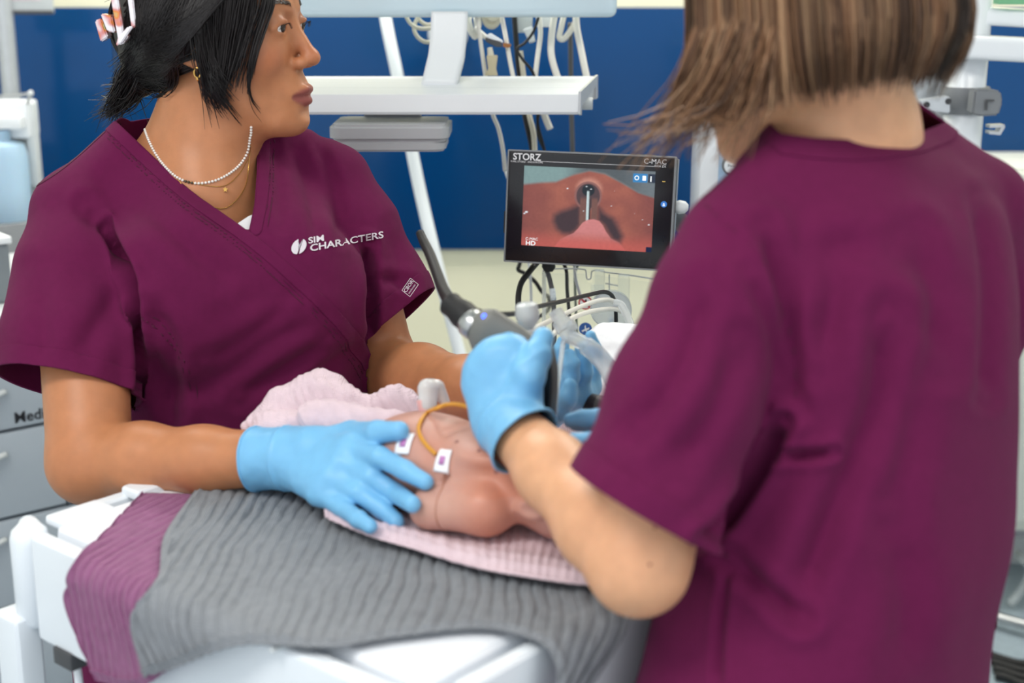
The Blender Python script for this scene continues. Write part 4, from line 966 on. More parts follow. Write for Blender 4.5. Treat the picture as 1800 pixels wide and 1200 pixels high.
# pink cloth under the doll
def pink_extra(u, v, q):
    roll = 0.006 * np.exp(-((v - 0.945) / 0.035) ** 2)
    vc = 0.42 + 0.30 * u + 0.05 * np.sin(u * 5)
    fold = 0.010 * (1 / (1 + np.exp((v - vc) * 60))) * np.clip(u * 6 - 1.2, 0, 1) * 0 + 0.006 * np.exp(-((v - vc) / 0.03) ** 2) * np.clip(u * 5 - 0.9, 0, 1)
    low = 0.004 * noise(np.stack([q[..., 0].ravel() * 14, q[..., 1].ravel() * 14, 0 * q[..., 0].ravel()], -1)).reshape(u.shape)
    return roll + fold + low
pk = cloth('muslin_cloth', 'pale pink muslin cloth bunched up and spread under the baby doll',
      c((520, 770), (640, 740), (800, 720), (1000, 740), (1150, 800)), c((572, 938), (640, 968), (720, 992), (850, 1030), (930, 1046), (1015, 1056), (1110, 1062)), c((520, 770), (540, 830), (560, 880), (572, 938)), c((1150, 800), (1150, 880), (1140, 960), (1110, 1062)), 0.020, 40, 0.0010, m_pink, 300, 160, pink_extra)
# bunched part over the legs
pts = [W(*q) for q in ((455, 760, 1.50), (505, 728, 1.52), (560, 712, 1.53), (615, 722, 1.52), (660, 728, 1.51), (700, 718, 1.50), (735, 728, 1.49))]
f = Field(np.min(pts, 0) - 0.08, np.max(pts, 0) + 0.07, 0.0024)
f.chain(pts, [0.018, 0.028, 0.034, 0.024, 0.020, 0.022, 0.012], 0.01)
for a, b, ra, rb in (((470, 750, 1.48), (640, 742, 1.46), 0.016, 0.014), ((515, 702, 1.54), (560, 694, 1.55), 0.014, 0.016), ((560, 735, 1.45), (700, 745, 1.43), 0.020, 0.012), ((680, 702, 1.51), (690, 696, 1.51), 0.010, 0.009), ((708, 700, 1.50), (722, 706, 1.49), 0.009, 0.009), ((445, 765, 1.47), (520, 752, 1.46), 0.008, 0.012), ((560, 790, 1.46), (660, 775, 1.44), 0.03, 0.026)):
    f.cone(W(*a), W(*b), ra, rb, 0.008)
V, F = f.mesh(); V = relax(V, F, 2); Nn = vnormals(V, F)
fl = noise(V * np.array([34, 16, 26])) ; wr = np.sin((V[:, 0] * 1.0 + V[:, 2] * 0.5 + 0.012 * noise(V * 22)) * 2 * np.pi / 0.0095)
V = V + Nn * (0.006 * (0.4 - 2.2 * np.abs(fl)) + 0.004 * noise(V * np.array([18, 40, 40]) + 3) + 0.0012 * wr * (0.5 + noise(V * 25)))[:, None]
o = obj('bunched_fold', mesh_np('bunched_fold', V, F), m_pink, pk)
# ================================================================== the baby doll
BA = _norm([0.85, -0.52, 0]); BN = np.array([BA[1], -BA[0], 0]); BO = np.array([0.02, 1.245, 0.942])
def BB(l, s, z): return BO + BA * l + BN * s + EZ * z
RB = np.stack([BA, BN, EZ], 1)
f = Field(BB(0, 0, 0) - np.array([0.32, 0.2, 0.05]), BB(0, 0, 0) + np.array([0.22, 0.26, 0.16]), 0.0020)
def be(l, s, z, r, k=0.02, mode='u', Rm=RB): f.ell(BB(l, s, z), r, Rm, k, mode)
def bc_(a, b, ra, rb, k=0.012): f.cone(BB(*a), BB(*b), ra, rb, k)
be(-0.055, 0, 0.045, (0.065, 0.052, 0.042)); be(-0.125, -0.006, 0.047, (0.066, 0.052, 0.046), 0.03); be(-0.185, -0.008, 0.030, (0.042, 0.046, 0.030), 0.03)
for s in (1, -1):
    be(-0.022, s * 0.044, 0.034, (0.027, 0.024, 0.024), 0.016)
    be(-0.035, s * 0.024, 0.078, (0.03, 0.024, 0.009), 0.02)
bc_((-0.024, 0.050, 0.032), (-0.076, 0.056, 0.026), 0.0210, 0.0185); be(-0.080, 0.056, 0.024, (0.016, 0.015, 0.014), 0.012)
bc_((-0.016, -0.064, 0.034), (-0.075, -0.09, 0.030), 0.0255, 0.0215); bc_((-0.075, -0.09, 0.030), (-0.02, -0.115, 0.030), 0.020, 0.015); be(-0.005, -0.118, 0.03, (0.016, 0.012, 0.014), 0.01)
bc_((-0.195, 0.018, 0.022), (-0.25, 0.02, 0.014), 0.026, 0.018); bc_((-0.25, 0.02, 0.014), (-0.290, 0.0, 0.008), 0.016, 0.012)
bc_((-0.20, -0.035, 0.026), (-0.255, -0.06, 0.024), 0.026, 0.020); bc_((-0.255, -0.06, 0.024), (-0.290, -0.05, 0.012), 0.018, 0.013)
# neck and head (face towards +z, crown towards +l), chin lifted
bc_((-0.02, 0, 0.042), (0.01, 0, 0.048), 0.025, 0.026, 0.012)
HB = np.array([0.028, 0, 0.048])
def hd(l, s, z): return (HB[0] + l, HB[1] + s, HB[2] + z)
be(*hd(0.010, 0, -0.004), (0.054, 0.045, 0.043), 0.02); be(*hd(-0.012, 0, 0.018), (0.042, 0.040, 0.034), 0.02)
for s in (1, -1):
    be(*hd(-0.018, s * 0.022, 0.028), (0.018, 0.016, 0.015), 0.014)         # cheeks
    be(*hd(0.008, s * 0.018, 0.046), (0.009, 0.011, 0.006), 0.008, 's')     # eye sockets
    be(*hd(0.008, s * 0.018, 0.040), (0.008, 0.010, 0.007), 0.006)          # closed lids
    be(*hd(-0.004, s * 0.046, -0.006), (0.017, 0.006, 0.010), 0.004)        # ears
    be(*hd(-0.002, s * 0.052, -0.005), (0.009, 0.004, 0.005), 0.003, 's')
be(*hd(-0.008, 0, 0.050), (0.010, 0.006, 0.007), 0.008); be(*hd(-0.014, 0, 0.052), (0.006, 0.008, 0.006), 0.005)
be(*hd(-0.036, 0, 0.040), (0.012, 0.016, 0.010), 0.010)
be(*hd(-0.030, 0, 0.050), (0.007, 0.012, 0.014), 0.005, 's')                # open mouth
be(*hd(-0.046, 0, 0.030), (0.011, 0.014, 0.011), 0.010)                     # chin
# creases
be(-0.088, 0, 0.0955, (0.006, 0.05, 0.004), 0.012, 's'); f.cone(BB(-0.070, 0.050, 0.050), BB(-0.045, 0.036, 0.072), 0.0012, 0.001, 0.006, 's')
V, F = f.mesh(); V = relax(V, F, 1)
Lc = (V - BO) @ RB
base = np.array(lin((196, 148, 134))); warm = np.array(lin((198, 130, 106))); pale = np.array(lin((205, 164, 148)))
def gs(x, c, w): return np.exp(-((x - c) / w) ** 2)
wgt = gs(Lc[:, 0], -0.01, 0.03) * 0.8 + gs(Lc[:, 0], 0.03, 0.06) * 0.5 * (Lc[:, 2] > 0.05) + 0.35 * gs(Lc[:, 0], -0.088, 0.012)
wgt = np.clip(wgt + 0.25 * noise(V * 30), 0, 1)[:, None]; C = base * (1 - wgt) + warm * wgt
w2 = (gs(Lc[:, 1], 0.085, 0.02) / (1 + np.exp((Lc[:, 0] + 0.035) / 0.008)))[:, None]; C = C * (1 - 0.5 * w2) + pale * 0.5 * w2
m_baby = mat('doll_silicone', (206, 160, 146), 0.42, attr='Col', var=0.06, vscale=60, sss=0.25, sscale=0.006, bump=0.06, bscale=300)
me = mesh_np('body', V, F); set_col(me, C)
t = thing('baby_doll', 'lifelike newborn training doll lying on its back on the pink cloth', 'doll', BB(-0.05, 0, 0))
body = obj('body', me, m_baby, t); baby_bvh = BVHTree.FromPolygons([Vector(v) for v in V], [tuple(q) for q in F.tolist()])
def on_baby(l, s, lift=0.0):
    o = BB(l, s, 0.3); h = baby_bvh.ray_cast(Vector(o), Vector((0, 0, -1)))
    return (np.array(h[0]) + np.array(h[1]) * lift, np.array(h[1])) if h[0] is not None else (BB(l, s, 0.05), EZ)
def on_baby_px(px, py, lift=0.0):
    o = np.array([0, 0, CAM_H]); a = W(px, py, 1.0) - o; h = baby_bvh.ray_cast(Vector(o), Vector(_norm(a)))
    if h[0] is None: return W(px, py, 1.35), EZ
    return np.array(h[0]) + np.array(h[1]) * lift, np.array(h[1])
# arm joint seam
ring = []
for k in range(25):
    an = k / 24 * 2 * math.pi; ax = _norm(BB(-0.076, 0.056, 0.026) - BB(-0.024, 0.050, 0.032)); x, y, z = frame(ax); c0 = BB(-0.062, 0.055, 0.028)
    h = baby_bvh.ray_cast(Vector(c0 + (x * math.cos(an) + y * math.sin(an)) * 0.06), Vector(-(x * math.cos(an) + y * math.sin(an))))
    if h[0] is not None: ring.append(np.array(h[0]))
if len(ring) > 5:
    V2, F2 = tube_vf(np.array(ring), 0.0007, 6); obj('joint_seam', mesh_np('joint_seam', V2, F2), mat('seam_skin', (178, 120, 98), 0.5), t)
m_dot = mat('doll_mark', (150, 96, 88), 0.5)
for px, py in ((803, 776), (842, 792), (872, 829)):
    p, nn = on_baby_px(px, py); lathe_obj('skin_mark', [(0, 0), (0.0022, 0), (0.0022, 0.0003), (0, 0.0004)], p, nn, m_dot, t, 12)
# electrode patches
m_patch = mat('electrode_patch', (240, 240, 244), 0.6, var=0.02); m_pp = mat('patch_print', (196, 130, 190), 0.6, var=0.3, vscale=900)
for i, (px, py, rot) in enumerate(((711, 780, -14), (780, 810, -18))):
    p, nn = on_baby_px(px, py, 0.0016); x = _norm(np.array([1.0, 0, 0]) - nn * nn[0]); y = np.cross(nn, x); ca, sa = math.cos(R(rot)), math.sin(R(rot)); x, y = x * ca + y * sa, -x * sa + y * ca
    if x[0] < 0: x, y = -x, -y
    e = thing('electrode_patch', ('white electrode patch with pink print beside the gloved thumb', 'white electrode patch with pink print on the doll chest nearest the camera')[i], 'patch', p, group='electrode patches on the doll')
    Mp = M4(p, x, y, nn)
    def pf(u, v, x=x, y=y, p=p, nn=nn):
        P = np.zeros(u.shape + (3,))
        for a in range(u.shape[0]):
            for b in range(u.shape[1]):
                q = p + x * (u[a, b] - 0.5) * 0.0165 + y * (v[a, b] - 0.5) * 0.0215 + nn * 0.03
                h = baby_bvh.ray_cast(Vector(q), Vector(-nn)); P[a, b] = (np.array(h[0]) if h[0] is not None and h[3] < 0.05 else q - nn * 0.03) + nn * 0.0012
        return P
    sheet('pad', 9, 11, pf, m_patch, e, thick=0.0008)
    def pf2(u, v, x=x, y=y, p=p, nn=nn):
        return p + x * (u[..., None] - 0.5) * 0.006 + y * (v[..., None] - 0.5) * 0.008 + nn * 0.0012
    sheet('print', 3, 3, pf2, m_pp, e, thick=0.0004)
# orange tube on the belly
m_or = mat('amber_tube', (214, 150, 50), 0.35, var=0.05, sss=0.2)
pp = [on_baby_px(*q, 0.002)[0] for q in ((768, 800), (752, 785), (741, 770), (737, 755), (742, 740), (752, 728), (768, 717), (786, 711), (806, 711), (826, 716))]
o = tube_obj('feeding_tube', pp, 0.0021, m_or, None, n=60, k=8); tag(o, 'thin amber tube curving over the doll belly to the chest patch', 'tube')
# clear clamp standing on the belly
m_milky = mat('milky_plastic', (226, 230, 230), 0.2, alpha=0.85, trans=0.2, var=0.02)
p, nn = on_baby_px(760, 722); t2 = thing('umbilical_clamp', 'milky plastic clip standing upright on the far side of the doll belly', 'clip', p)
u0 = np.array([-0.25, 0.25, 1.0])
f2 = Field(p - 0.04, p + 0.06, 0.0014); f2.cone(W(752, 712, 1.40), W(751, 682, 1.40), 0.009, 0.0095, 0.004); f2.cone(W(752, 676, 1.41), W(768, 676, 1.42), 0.007, 0.006, 0.004); f2.cone(W(768, 680, 1.41), W(782, 706, 1.41), 0.009, 0.005, 0.006)
V, F = f2.mesh(); obj('clip_body', mesh_np('clip_body', V, F), m_milky, t2)
lathe_obj('stump', [(0, 0), (0.008, 0), (0.0075, 0.012), (0, 0.014)], W(750, 722, 1.40), u0, mat('stump_pink', (222, 170, 168), 0.4, sss=0.2), t2, 16)
# ================================================================== people: shared builders
def rot_axes(fwd, up_hint=(0, 0, 1), pitch=0.0, roll=0.0):
    """columns: X = person's left... returned as (right-handed) lateral, forward, up with lateral = person's LEFT x-axis sign flipped to +x = left"""
    f = _norm(fwd); l = _norm(np.cross(up_hint, f)); u = np.cross(f, l)      # l = person's left
    if pitch: f, u = f * math.cos(pitch) - u * math.sin(pitch), u * math.cos(pitch) + f * math.sin(pitch)
    if roll: l, u = l * math.cos(roll) + u * math.sin(roll), u * math.cos(roll) - l * math.sin(roll)
    return np.stack([l, f, u], 1)
class Head:
    def __init__(s, o, Rm, sc=1.0): s.o = np.asarray(o, float); s.R = Rm; s.sc = sc
    def p(s, x, y, z): return s.o + s.R @ (np.array([x, y, z]) * s.sc)
    def loc(s, V): return ((V - s.o) @ s.R) / s.sc
def add_head(f, H, detail=True):
    sc = H.sc
    def e(x, y, z, r, k=0.015, mode='u', Rm=None): f.ell(H.p(x, y, z), np.array(r) * sc, H.R if Rm is None else H.R @ Rm, k * sc, mode)
    def c(a, b, ra, rb, k=0.012, mode='u'): f.cone(H.p(*a), H.p(*b), ra * sc, rb * sc, k * sc, mode)
    e(0, -0.018, 0.034, (0.073, 0.090, 0.078)); e(0, 0.036, -0.020, (0.058, 0.050, 0.070), 0.03); e(0, 0.046, 0.042, (0.056, 0.036, 0.044), 0.03)
    for s in (1, -1):
        c((s * 0.050, 0.004, -0.050), (s * 0.020, 0.060, -0.102), 0.020, 0.018, 0.03)
        e(s * 0.036, 0.052, -0.030, (0.024, 0.025, 0.026), 0.022)
        c((s * 0.012, 0.081, 0.022), (s * 0.046, 0.066, 0.022), 0.007, 0.006, 0.012)
        if detail:
            e(s * 0.031, 0.091, 0.006, (0.018, 0.012, 0.011), 0.012, 's')
            e(s * 0.031, 0.0735, 0.005, (0.0150, 0.0146, 0.0150), 0.006)
            e(s * 0.0325, 0.0895, 0.0025, (0.0140, 0.013, 0.0050), 0.0015, 's')
            c((s * 0.046, 0.0765, 0.001), (s * 0.0305, 0.0878, 0.0094), 0.0020, 0.0024, 0.003); c((s * 0.0305, 0.0878, 0.0094), (s * 0.0175, 0.0815, 0.002), 0.0024, 0.002, 0.003)
            e(s * 0.0775, -0.014, -0.004, (0.009, 0.020, 0.031), 0.006, Rm=np.array(Matrix.Rotation(R(18 * s), 3, 'Z'))); e(s * 0.086, -0.010, 0.000, (0.006, 0.010, 0.015), 0.004, 's'); e(s * 0.078, -0.006, -0.030, (0.006, 0.008, 0.009), 0.005)
    e(0, 0.072, -0.074, (0.030, 0.024, 0.027), 0.02); e(0, 0.074, -0.107, (0.020, 0.018, 0.016), 0.02)
    # nose
    c((0, 0.079, 0.012), (0, 0.1015, -0.030), 0.0078, 0.0088, 0.010); e(0, 0.1055, -0.0350, (0.0098, 0.0092, 0.0088), 0.008)
    for s in (1, -1): e(s * 0.0125, 0.0935, -0.0395, (0.0075, 0.0100, 0.0072), 0.006)
    if detail:
        for s in (1, -1): e(s * 0.0065, 0.0985, -0.0475, (0.0040, 0.0062, 0.0042), 0.003, 's')
        # lips
        for s in (1, -1):
            c((s * 0.023, 0.0835, -0.0775), (s * 0.006, 0.0955, -0.0705), 0.0034, 0.0056, 0.004); c((s * 0.021, 0.0830, -0.0805), (s * 0.004, 0.0925, -0.0850), 0.0034, 0.0068, 0.004)
            c((s * 0.025, 0.0865, -0.0782), (0, 0.1025, -0.0775), 0.0016, 0.0020, 0.0020, 's')
        c((0, 0.0955, -0.0700), (0, 0.0955, -0.0701), 0.0053, 0.0053, 0.004); c((0, 0.093, -0.0850), (0, 0.093, -0.0851), 0.0068, 0.0068, 0.004)
        e(0, 0.0965, -0.0580, (0.0035, 0.0035, 0.0065), 0.005, 's'); e(0, 0.097, -0.0965, (0.016, 0.006, 0.005), 0.010, 's')
def hand_glove(name, wrist, elbow_dir, fingers, thumb, cuff, mtl, parent, h=0.0016, fr=0.0092, wr=0.027, palm=0.012, tfr=0.0108, cuff_len=0.055, cuff_r=0.034, webk=0.006, flat=None, cuff_tilt=None):
    """fingers: 4 lists of joint points (MCP..tip); thumb: CMC..tip; glove = one skin with an open flared cuff"""
    wrist = np.asarray(wrist, float); ed = _norm(elbow_dir)
    allp = [q for fg in fingers for q in fg] + list(thumb) + [wrist, wrist + ed * (cuff_len + 0.03)]
    f = Field(np.min(allp, 0) - 0.05, np.max(allp, 0) + 0.05, h)
    n = len(fingers)
    mcp = [np.asarray(fg[0], float) for fg in fingers]
    cen = sum(mcp) / n
    for i, m in enumerate(mcp):
        f.cone(wrist + (m - cen) * 0.45, m, wr * 0.62, palm, 0.012)
    for i in range(n - 1):
        f.cone(wrist + ((mcp[i] + mcp[i + 1]) / 2 - cen) * 0.45, (mcp[i] + mcp[i + 1]) / 2, wr * 0.6, palm * 0.98, 0.012)
        f.cone(mcp[i], mcp[i + 1], palm * 0.95, palm * 0.95, 0.006)
    for i, fg in enumerate(fingers):
        sc = (1.0, 1.03, 0.98, 0.88)[i] if n == 4 else 1.0
        rs = [fr * sc * q for q in (1.18, 1.02, 0.94, 0.80)]
        # own sub-field union so neighbouring fingers stay apart
        for j in range(len(fg) - 1): f.cone(fg[j], fg[j + 1], rs[j], rs[j + 1], 0.0035 if j else 0.008)
    rs = [tfr * q for q in (1.55, 1.18, 1.0, 0.84)]
    for j in range(len(thumb) - 1): f.cone(thumb[j], thumb[j + 1], rs[j], rs[j + 1], 0.008 if j == 0 else 0.005)
    f.cone(thumb[0], wrist, rs[0], wr * 0.8, 0.012); f.cone(thumb[1], mcp[0], tfr * 0.75, palm * 0.7, 0.010)
    f.cone(wrist, wrist + ed * 0.015, wr, wr * 1.02, 0.012)
    f.cone(wrist + ed * 0.012, wrist + ed * (cuff_len + 0.03), wr * 1.06, cuff_r * 1.08, 0.006)
    V, F = f.mesh(); V = relax(V, F, 1, 0.4); Nn = vnormals(V, F)
    s = (V - wrist) @ ed
    wr_ = noise(V * 120) * 0.0005 + 0.0010 * np.clip(s / 0.05, 0, 1) * noise(V * 55)
    wr_ += 0.0012 * np.exp(-((s - 0.010) / 0.0025) ** 2) + 0.0007 * noise(V * np.array([60, 60, 60])) * (s > -0.03)
    V = V + Nn * wr_[:, None]
    ct = ed if cuff_tilt is None else _norm(cuff_tilt)
    lim = cuff_len - ((V - wrist) @ ct) + 0.0035 * noise(V * 30)
    V, F = clip_mesh(V, F, lim)
    o = obj(name, mesh_np(name, V, F), mtl, parent)
    md = o.modifiers.new('solid', 'SOLIDIFY'); md.thickness = 0.0009; md.offset = -1
    # rolled bead along the open end
    me = o.data; bm = bmesh.new(); bm.from_mesh(me); es = [e for e in bm.edges if e.is_boundary]
    loop = []
    if es:
        vs = {v for e in es for v in e.verts}; c = sum((v.co for v in vs), Vector()) / len(vs); x, y, z = frame(ct)
        loop = sorted(vs, key=lambda v: math.atan2((v.co - c) @ Vector(y), (v.co - c) @ Vector(x)))
        P = np.array([v.co for v in loop]); P = P[::max(1, len(P) // 70)]; P = np.vstack([P, P[0]])
        V2, F2 = tube_vf(P, 0.0014, 6); obj('cuff_bead', mesh_np('cuff_bead', V2, F2), mtl, o)
    bm.free()
    return o
def strands(name, paths, r, mtl, parent, k=3, cols=None, taper=0.35):
    """paths (n, m, 3) -> one hair mesh of thin tubes"""
    P = np.asarray(paths, float); n, m, _ = P.shape
    T = np.gradient(P, axis=1); T /= np.maximum(np.linalg.norm(T, axis=2), 1e-9)[..., None]
    up = np.array([0.31, 0.47, 0.82]); X = np.cross(T, up); X /= np.maximum(np.linalg.norm(X, axis=2), 1e-6)[..., None]; Y = np.cross(T, X)
    rr = (np.asarray(r, float) * np.ones(n))[:, None] * np.interp(np.linspace(0, 1, m), [0, 0.15, 0.7, 1.0], [0.6, 1, 1, taper])[None]
    a = np.arange(k) / k * 2 * np.pi
    V = P[:, :, None] + rr[:, :, None, None] * (np.cos(a)[None, None, :, None] * X[:, :, None] + np.sin(a)[None, None, :, None] * Y[:, :, None])
    V = V.reshape(-1, 3)
    b = (np.arange(n)[:, None, None] * m + np.arange(m - 1)[None, :, None]) * k; j = np.arange(k)[None, None]; j2 = (j + 1) % k
    F = np.stack([b + j, b + j2, b + k + j2, b + k + j], -1).reshape(-1, 4)
    me = mesh_np(name, V, F)
    if cols is not None: set_col(me, np.repeat(cols, m * k, axis=0))
    return obj(name, me, mtl, parent)
m_scrub = mat('plum_scrub_cotton', (101, 25, 69), 0.88, var=0.07, vscale=120, bump=0.35, bscale=900, sheen=0.03, spec=0.15, weave=700)
m_scrub_st = mat('plum_stitching', (78, 15, 50), 0.88, var=0.1, vscale=200)
m_glove = mat('blue_nitrile', (118, 182, 224), 0.42, var=0.05, vscale=40, bump=0.12, bscale=260, sss=0.08, sscale=0.003, spec=0.45)
m_hairk = mat('black_hair', (24, 19, 20), 0.36, var=0.25, vscale=30, spec=0.5)
def skin_mat(name): return mat(name, (200, 140, 105), 0.40, attr='Col', var=0.09, vscale=60, bump=0.16, bscale=900, sss=0.18, sscale=0.008, sssr=(1, .35, .2), spec=0.4)
def person_trousers(parent, pelvis, fwd, foot_z=0.0, hw=0.095, m=None):
    """straight scrub trousers and shoes under the tunic, standing on the floor"""
    l = _norm(np.cross([0, 0, 1], fwd)); fw = _norm(fwd)
    pelvis = np.asarray(pelvis, float)
    lo = np.array([pelvis[0] - 0.35, pelvis[1] - 0.35, 0.03]); hi = np.array([pelvis[0] + 0.35, pelvis[1] + 0.35, pelvis[2] + 0.16])
    f = Field(lo, hi, 0.008)
    f.ell(pelvis, (0.165, 0.125, 0.13), np.stack([l, fw, [0, 0, 1]], 1), 0.02)
    for s in (1, -1):
        hip = pelvis + l * s * 0.085 - np.array([0, 0, 0.03]); knee = np.array([pelvis[0], pelvis[1], 0]) + l * s * 0.1 + fw * 0.02 + np.array([0, 0, pelvis[2] * 0.55]); ank = np.array([pelvis[0], pelvis[1], 0]) + l * s * 0.11 - fw * 0.02 + np.array([0, 0, 0.06])
        f.cone(hip, knee, 0.098, 0.078, 0.03); f.cone(knee, ank, 0.078, 0.07, 0.03)
    V, F = f.mesh(); Nn = vnormals(V, F); V = V + Nn * (0.006 * noise(V * np.array([14, 14, 5])))[:, None]
    V, F = clip_mesh(V, F, V[:, 2] - 0.055); o = obj('trousers', mesh_np('trousers', V, F), m or m_scrub, parent)
    ms = MATS.get('shoe_white') or mat('shoe_white', (225, 226, 228), 0.5)
    for s in (1, -1):
        a = np.array([pelvis[0], pelvis[1], 0]) + l * s * 0.11
        g = Field(a - 0.22, a + 0.25, 0.006); g.cone(a - fw * 0.06 + EZ * 0.04, a + fw * 0.11 + EZ * 0.035, 0.042, 0.034, 0.01); g.cone(a - fw * 0.05 + EZ * 0.05, a - fw * 0.03 + EZ * 0.09, 0.04, 0.036, 0.01)
        V, F = g.mesh(); V[:, 2] = np.maximum(V[:, 2], 0.004); obj('shoe', mesh_np('shoe', V, F), ms, parent)
    return o
def lips_eyes_col(H, V, base, lipc, blush, hl=None):
    """skin colour per vertex: lips, blush, brow and socket tone in head coordinates"""
    L = H.loc(V); C = np.ones((len(V), 3)) * np.array(lin(base))
    g = lambda c, w: np.exp(-(((L - np.array(c)) / np.array(w)) ** 2).sum(1))
    def mixc(C, c, m): m = np.clip(m, 0, 1)[:, None]; return C * (1 - m) + np.array(lin(c)) * m
    for s in (1, -1):
        C = mixc(C, blush, 0.55 * g((s * 0.046, 0.06, -0.03), (0.022, 0.05, 0.020)))
    C = mixc(C, blush, 0.45 * g((0, 0.11, -0.028), (0.02, 0.02, 0.015)))
    half = np.clip(1 - np.abs(L[:, 0]) / 0.026, 0, 1)
    zc = -0.0780; up = zc + 0.0122 * np.sqrt(half) ; dn = zc - 0.0145 * np.sqrt(half)
    lip = (half > 0) * (L[:, 1] > 0.078) / (1 + np.exp(np.clip((L[:, 2] - up) / 0.0008, -30, 30))) / (1 + np.exp(np.clip((dn - L[:, 2]) / 0.0008, -30, 30)))
    C = mixc(C, lipc, lip * 0.9)
    return C
# ================================================================== nurse on the left (faces the camera, head in profile)
TA = rot_axes((0.26, -0.966, 0))                      # torso axes: left, forward, up
LA, FA = TA[:, 0], TA[:, 1]
A = thing('person', 'black haired person in plum scrubs and pearl necklace, gloved hand on the doll', 'person', (W(370, 600, 1.74)[0], W(370, 600, 1.74)[1], 0))
HA = Head(W(398, 56, 1.655), rot_axes((0.975, -0.222, 0), pitch=R(-3), roll=R(0)), 0.98)
neckA = W(352, 262, 1.705)
shR = W(138, 382, 1.665); elR = W(158, 812, 1.55); wrR = W(505, 805, 1.435)
shL = W(585, 325, 1.775); elL = W(672, 655, 1.80); wrL = W(945, 705, 1.53)
pelA = W(370, 930, 1.80)
lo = np.array([-0.72, 1.18, 0.72]); hi = np.array([0.10, 1.98, 1.56])
f = Field(lo, hi, 0.0024)
f.cone(HA.p(0, -0.030, -0.045), neckA + FA * 0.01, 0.051, 0.056, 0.03)
add_head(f, HA)
f.cone(HA.p(0, 0.02, -0.075), neckA + FA * 0.035 - EZ * 0.01, 0.040, 0.045, 0.03)
# trapezius, shoulders, chest
f.cone(neckA + EZ * 0.030 - FA * 0.015, shR + EZ * 0.0 + LA * 0.03, 0.040, 0.028, 0.025); f.cone(neckA + EZ * 0.030 - FA * 0.015, shL + EZ * 0.0 - LA * 0.03, 0.040, 0.028, 0.025)
chest = (shR + shL) / 2 - EZ * 0.10
f.ell(chest, (0.140, 0.100, 0.15), TA, 0.05); f.ell(chest - EZ * 0.22, (0.125, 0.09, 0.2), TA, 0.05); f.ell(pelA, (0.15, 0.11, 0.12), TA, 0.05)
f.cone(neckA + FA * 0.055 - EZ * 0.055, chest + FA * 0.045, 0.050, 0.07, 0.03)
# clavicles, a hint of the sternal notch
for s, sh in ((-1, shR), (1, shL)): f.cone(neckA + FA * 0.078 - EZ * 0.062 + LA * s * 0.014, sh * 0.45 + neckA * 0.55 + FA * 0.050 - EZ * 0.035, 0.008, 0.006, 0.02)
f.chain([shR - EZ * 0.01, (shR + elR) / 2, elR], [0.045, 0.049, 0.045], 0.015)
e2 = elR + (wrR - elR) * 0.28 + EZ * 0.002
f.chain([elR, e2, elR + (wrR - elR) * 0.6, wrR], [0.040, 0.0365, 0.0325, 0.0275], 0.02)
f.cone(wrR, wrR + (wrR - elR) * 0.14, 0.024, 0.018, 0.01)
f.chain([shL - EZ * 0.01, (shL + elL) / 2, elL], [0.043, 0.047, 0.045], 0.015)
f.chain([elL, elL + (wrL - elL) * 0.28, elL + (wrL - elL) * 0.6, wrL], [0.042, 0.041, 0.035, 0.028], 0.02)
f.cone(wrL, wrL + (wrL - elL) * 0.10, 0.024, 0.018, 0.01)
V, F = f.mesh(); del f
V = relax(V, F, 1, 0.4)
C = lips_eyes_col(HA, V, (186, 125, 87), (136, 68, 68), (178, 102, 72))
L = HA.loc(V)
for s in (1, -1):
    m = 0.35 * np.exp(-(((L - np.array([s * 0.031, 0.082, 0.012])) / np.array([0.02, 0.02, 0.010])) ** 2).sum(1)); C = C * (1 - m[:, None]) + np.array(lin((150, 96, 74))) * m[:, None]
arm = np.exp(-((V - elR) ** 2).sum(1) / 0.004); C = C * (1 - 0.25 * arm[:, None]) + np.array(lin((178, 104, 66))) * 0.25 * arm[:, None]
me = mesh_np('body', V, F); set_col(me, C)
m_skinA = skin_mat('skin_tan')
bodyA = obj('body', me, m_skinA, A)
bvhA = BVHTree.FromPolygons([Vector(v) for v in V], [tuple(q) for q in F.tolist()])
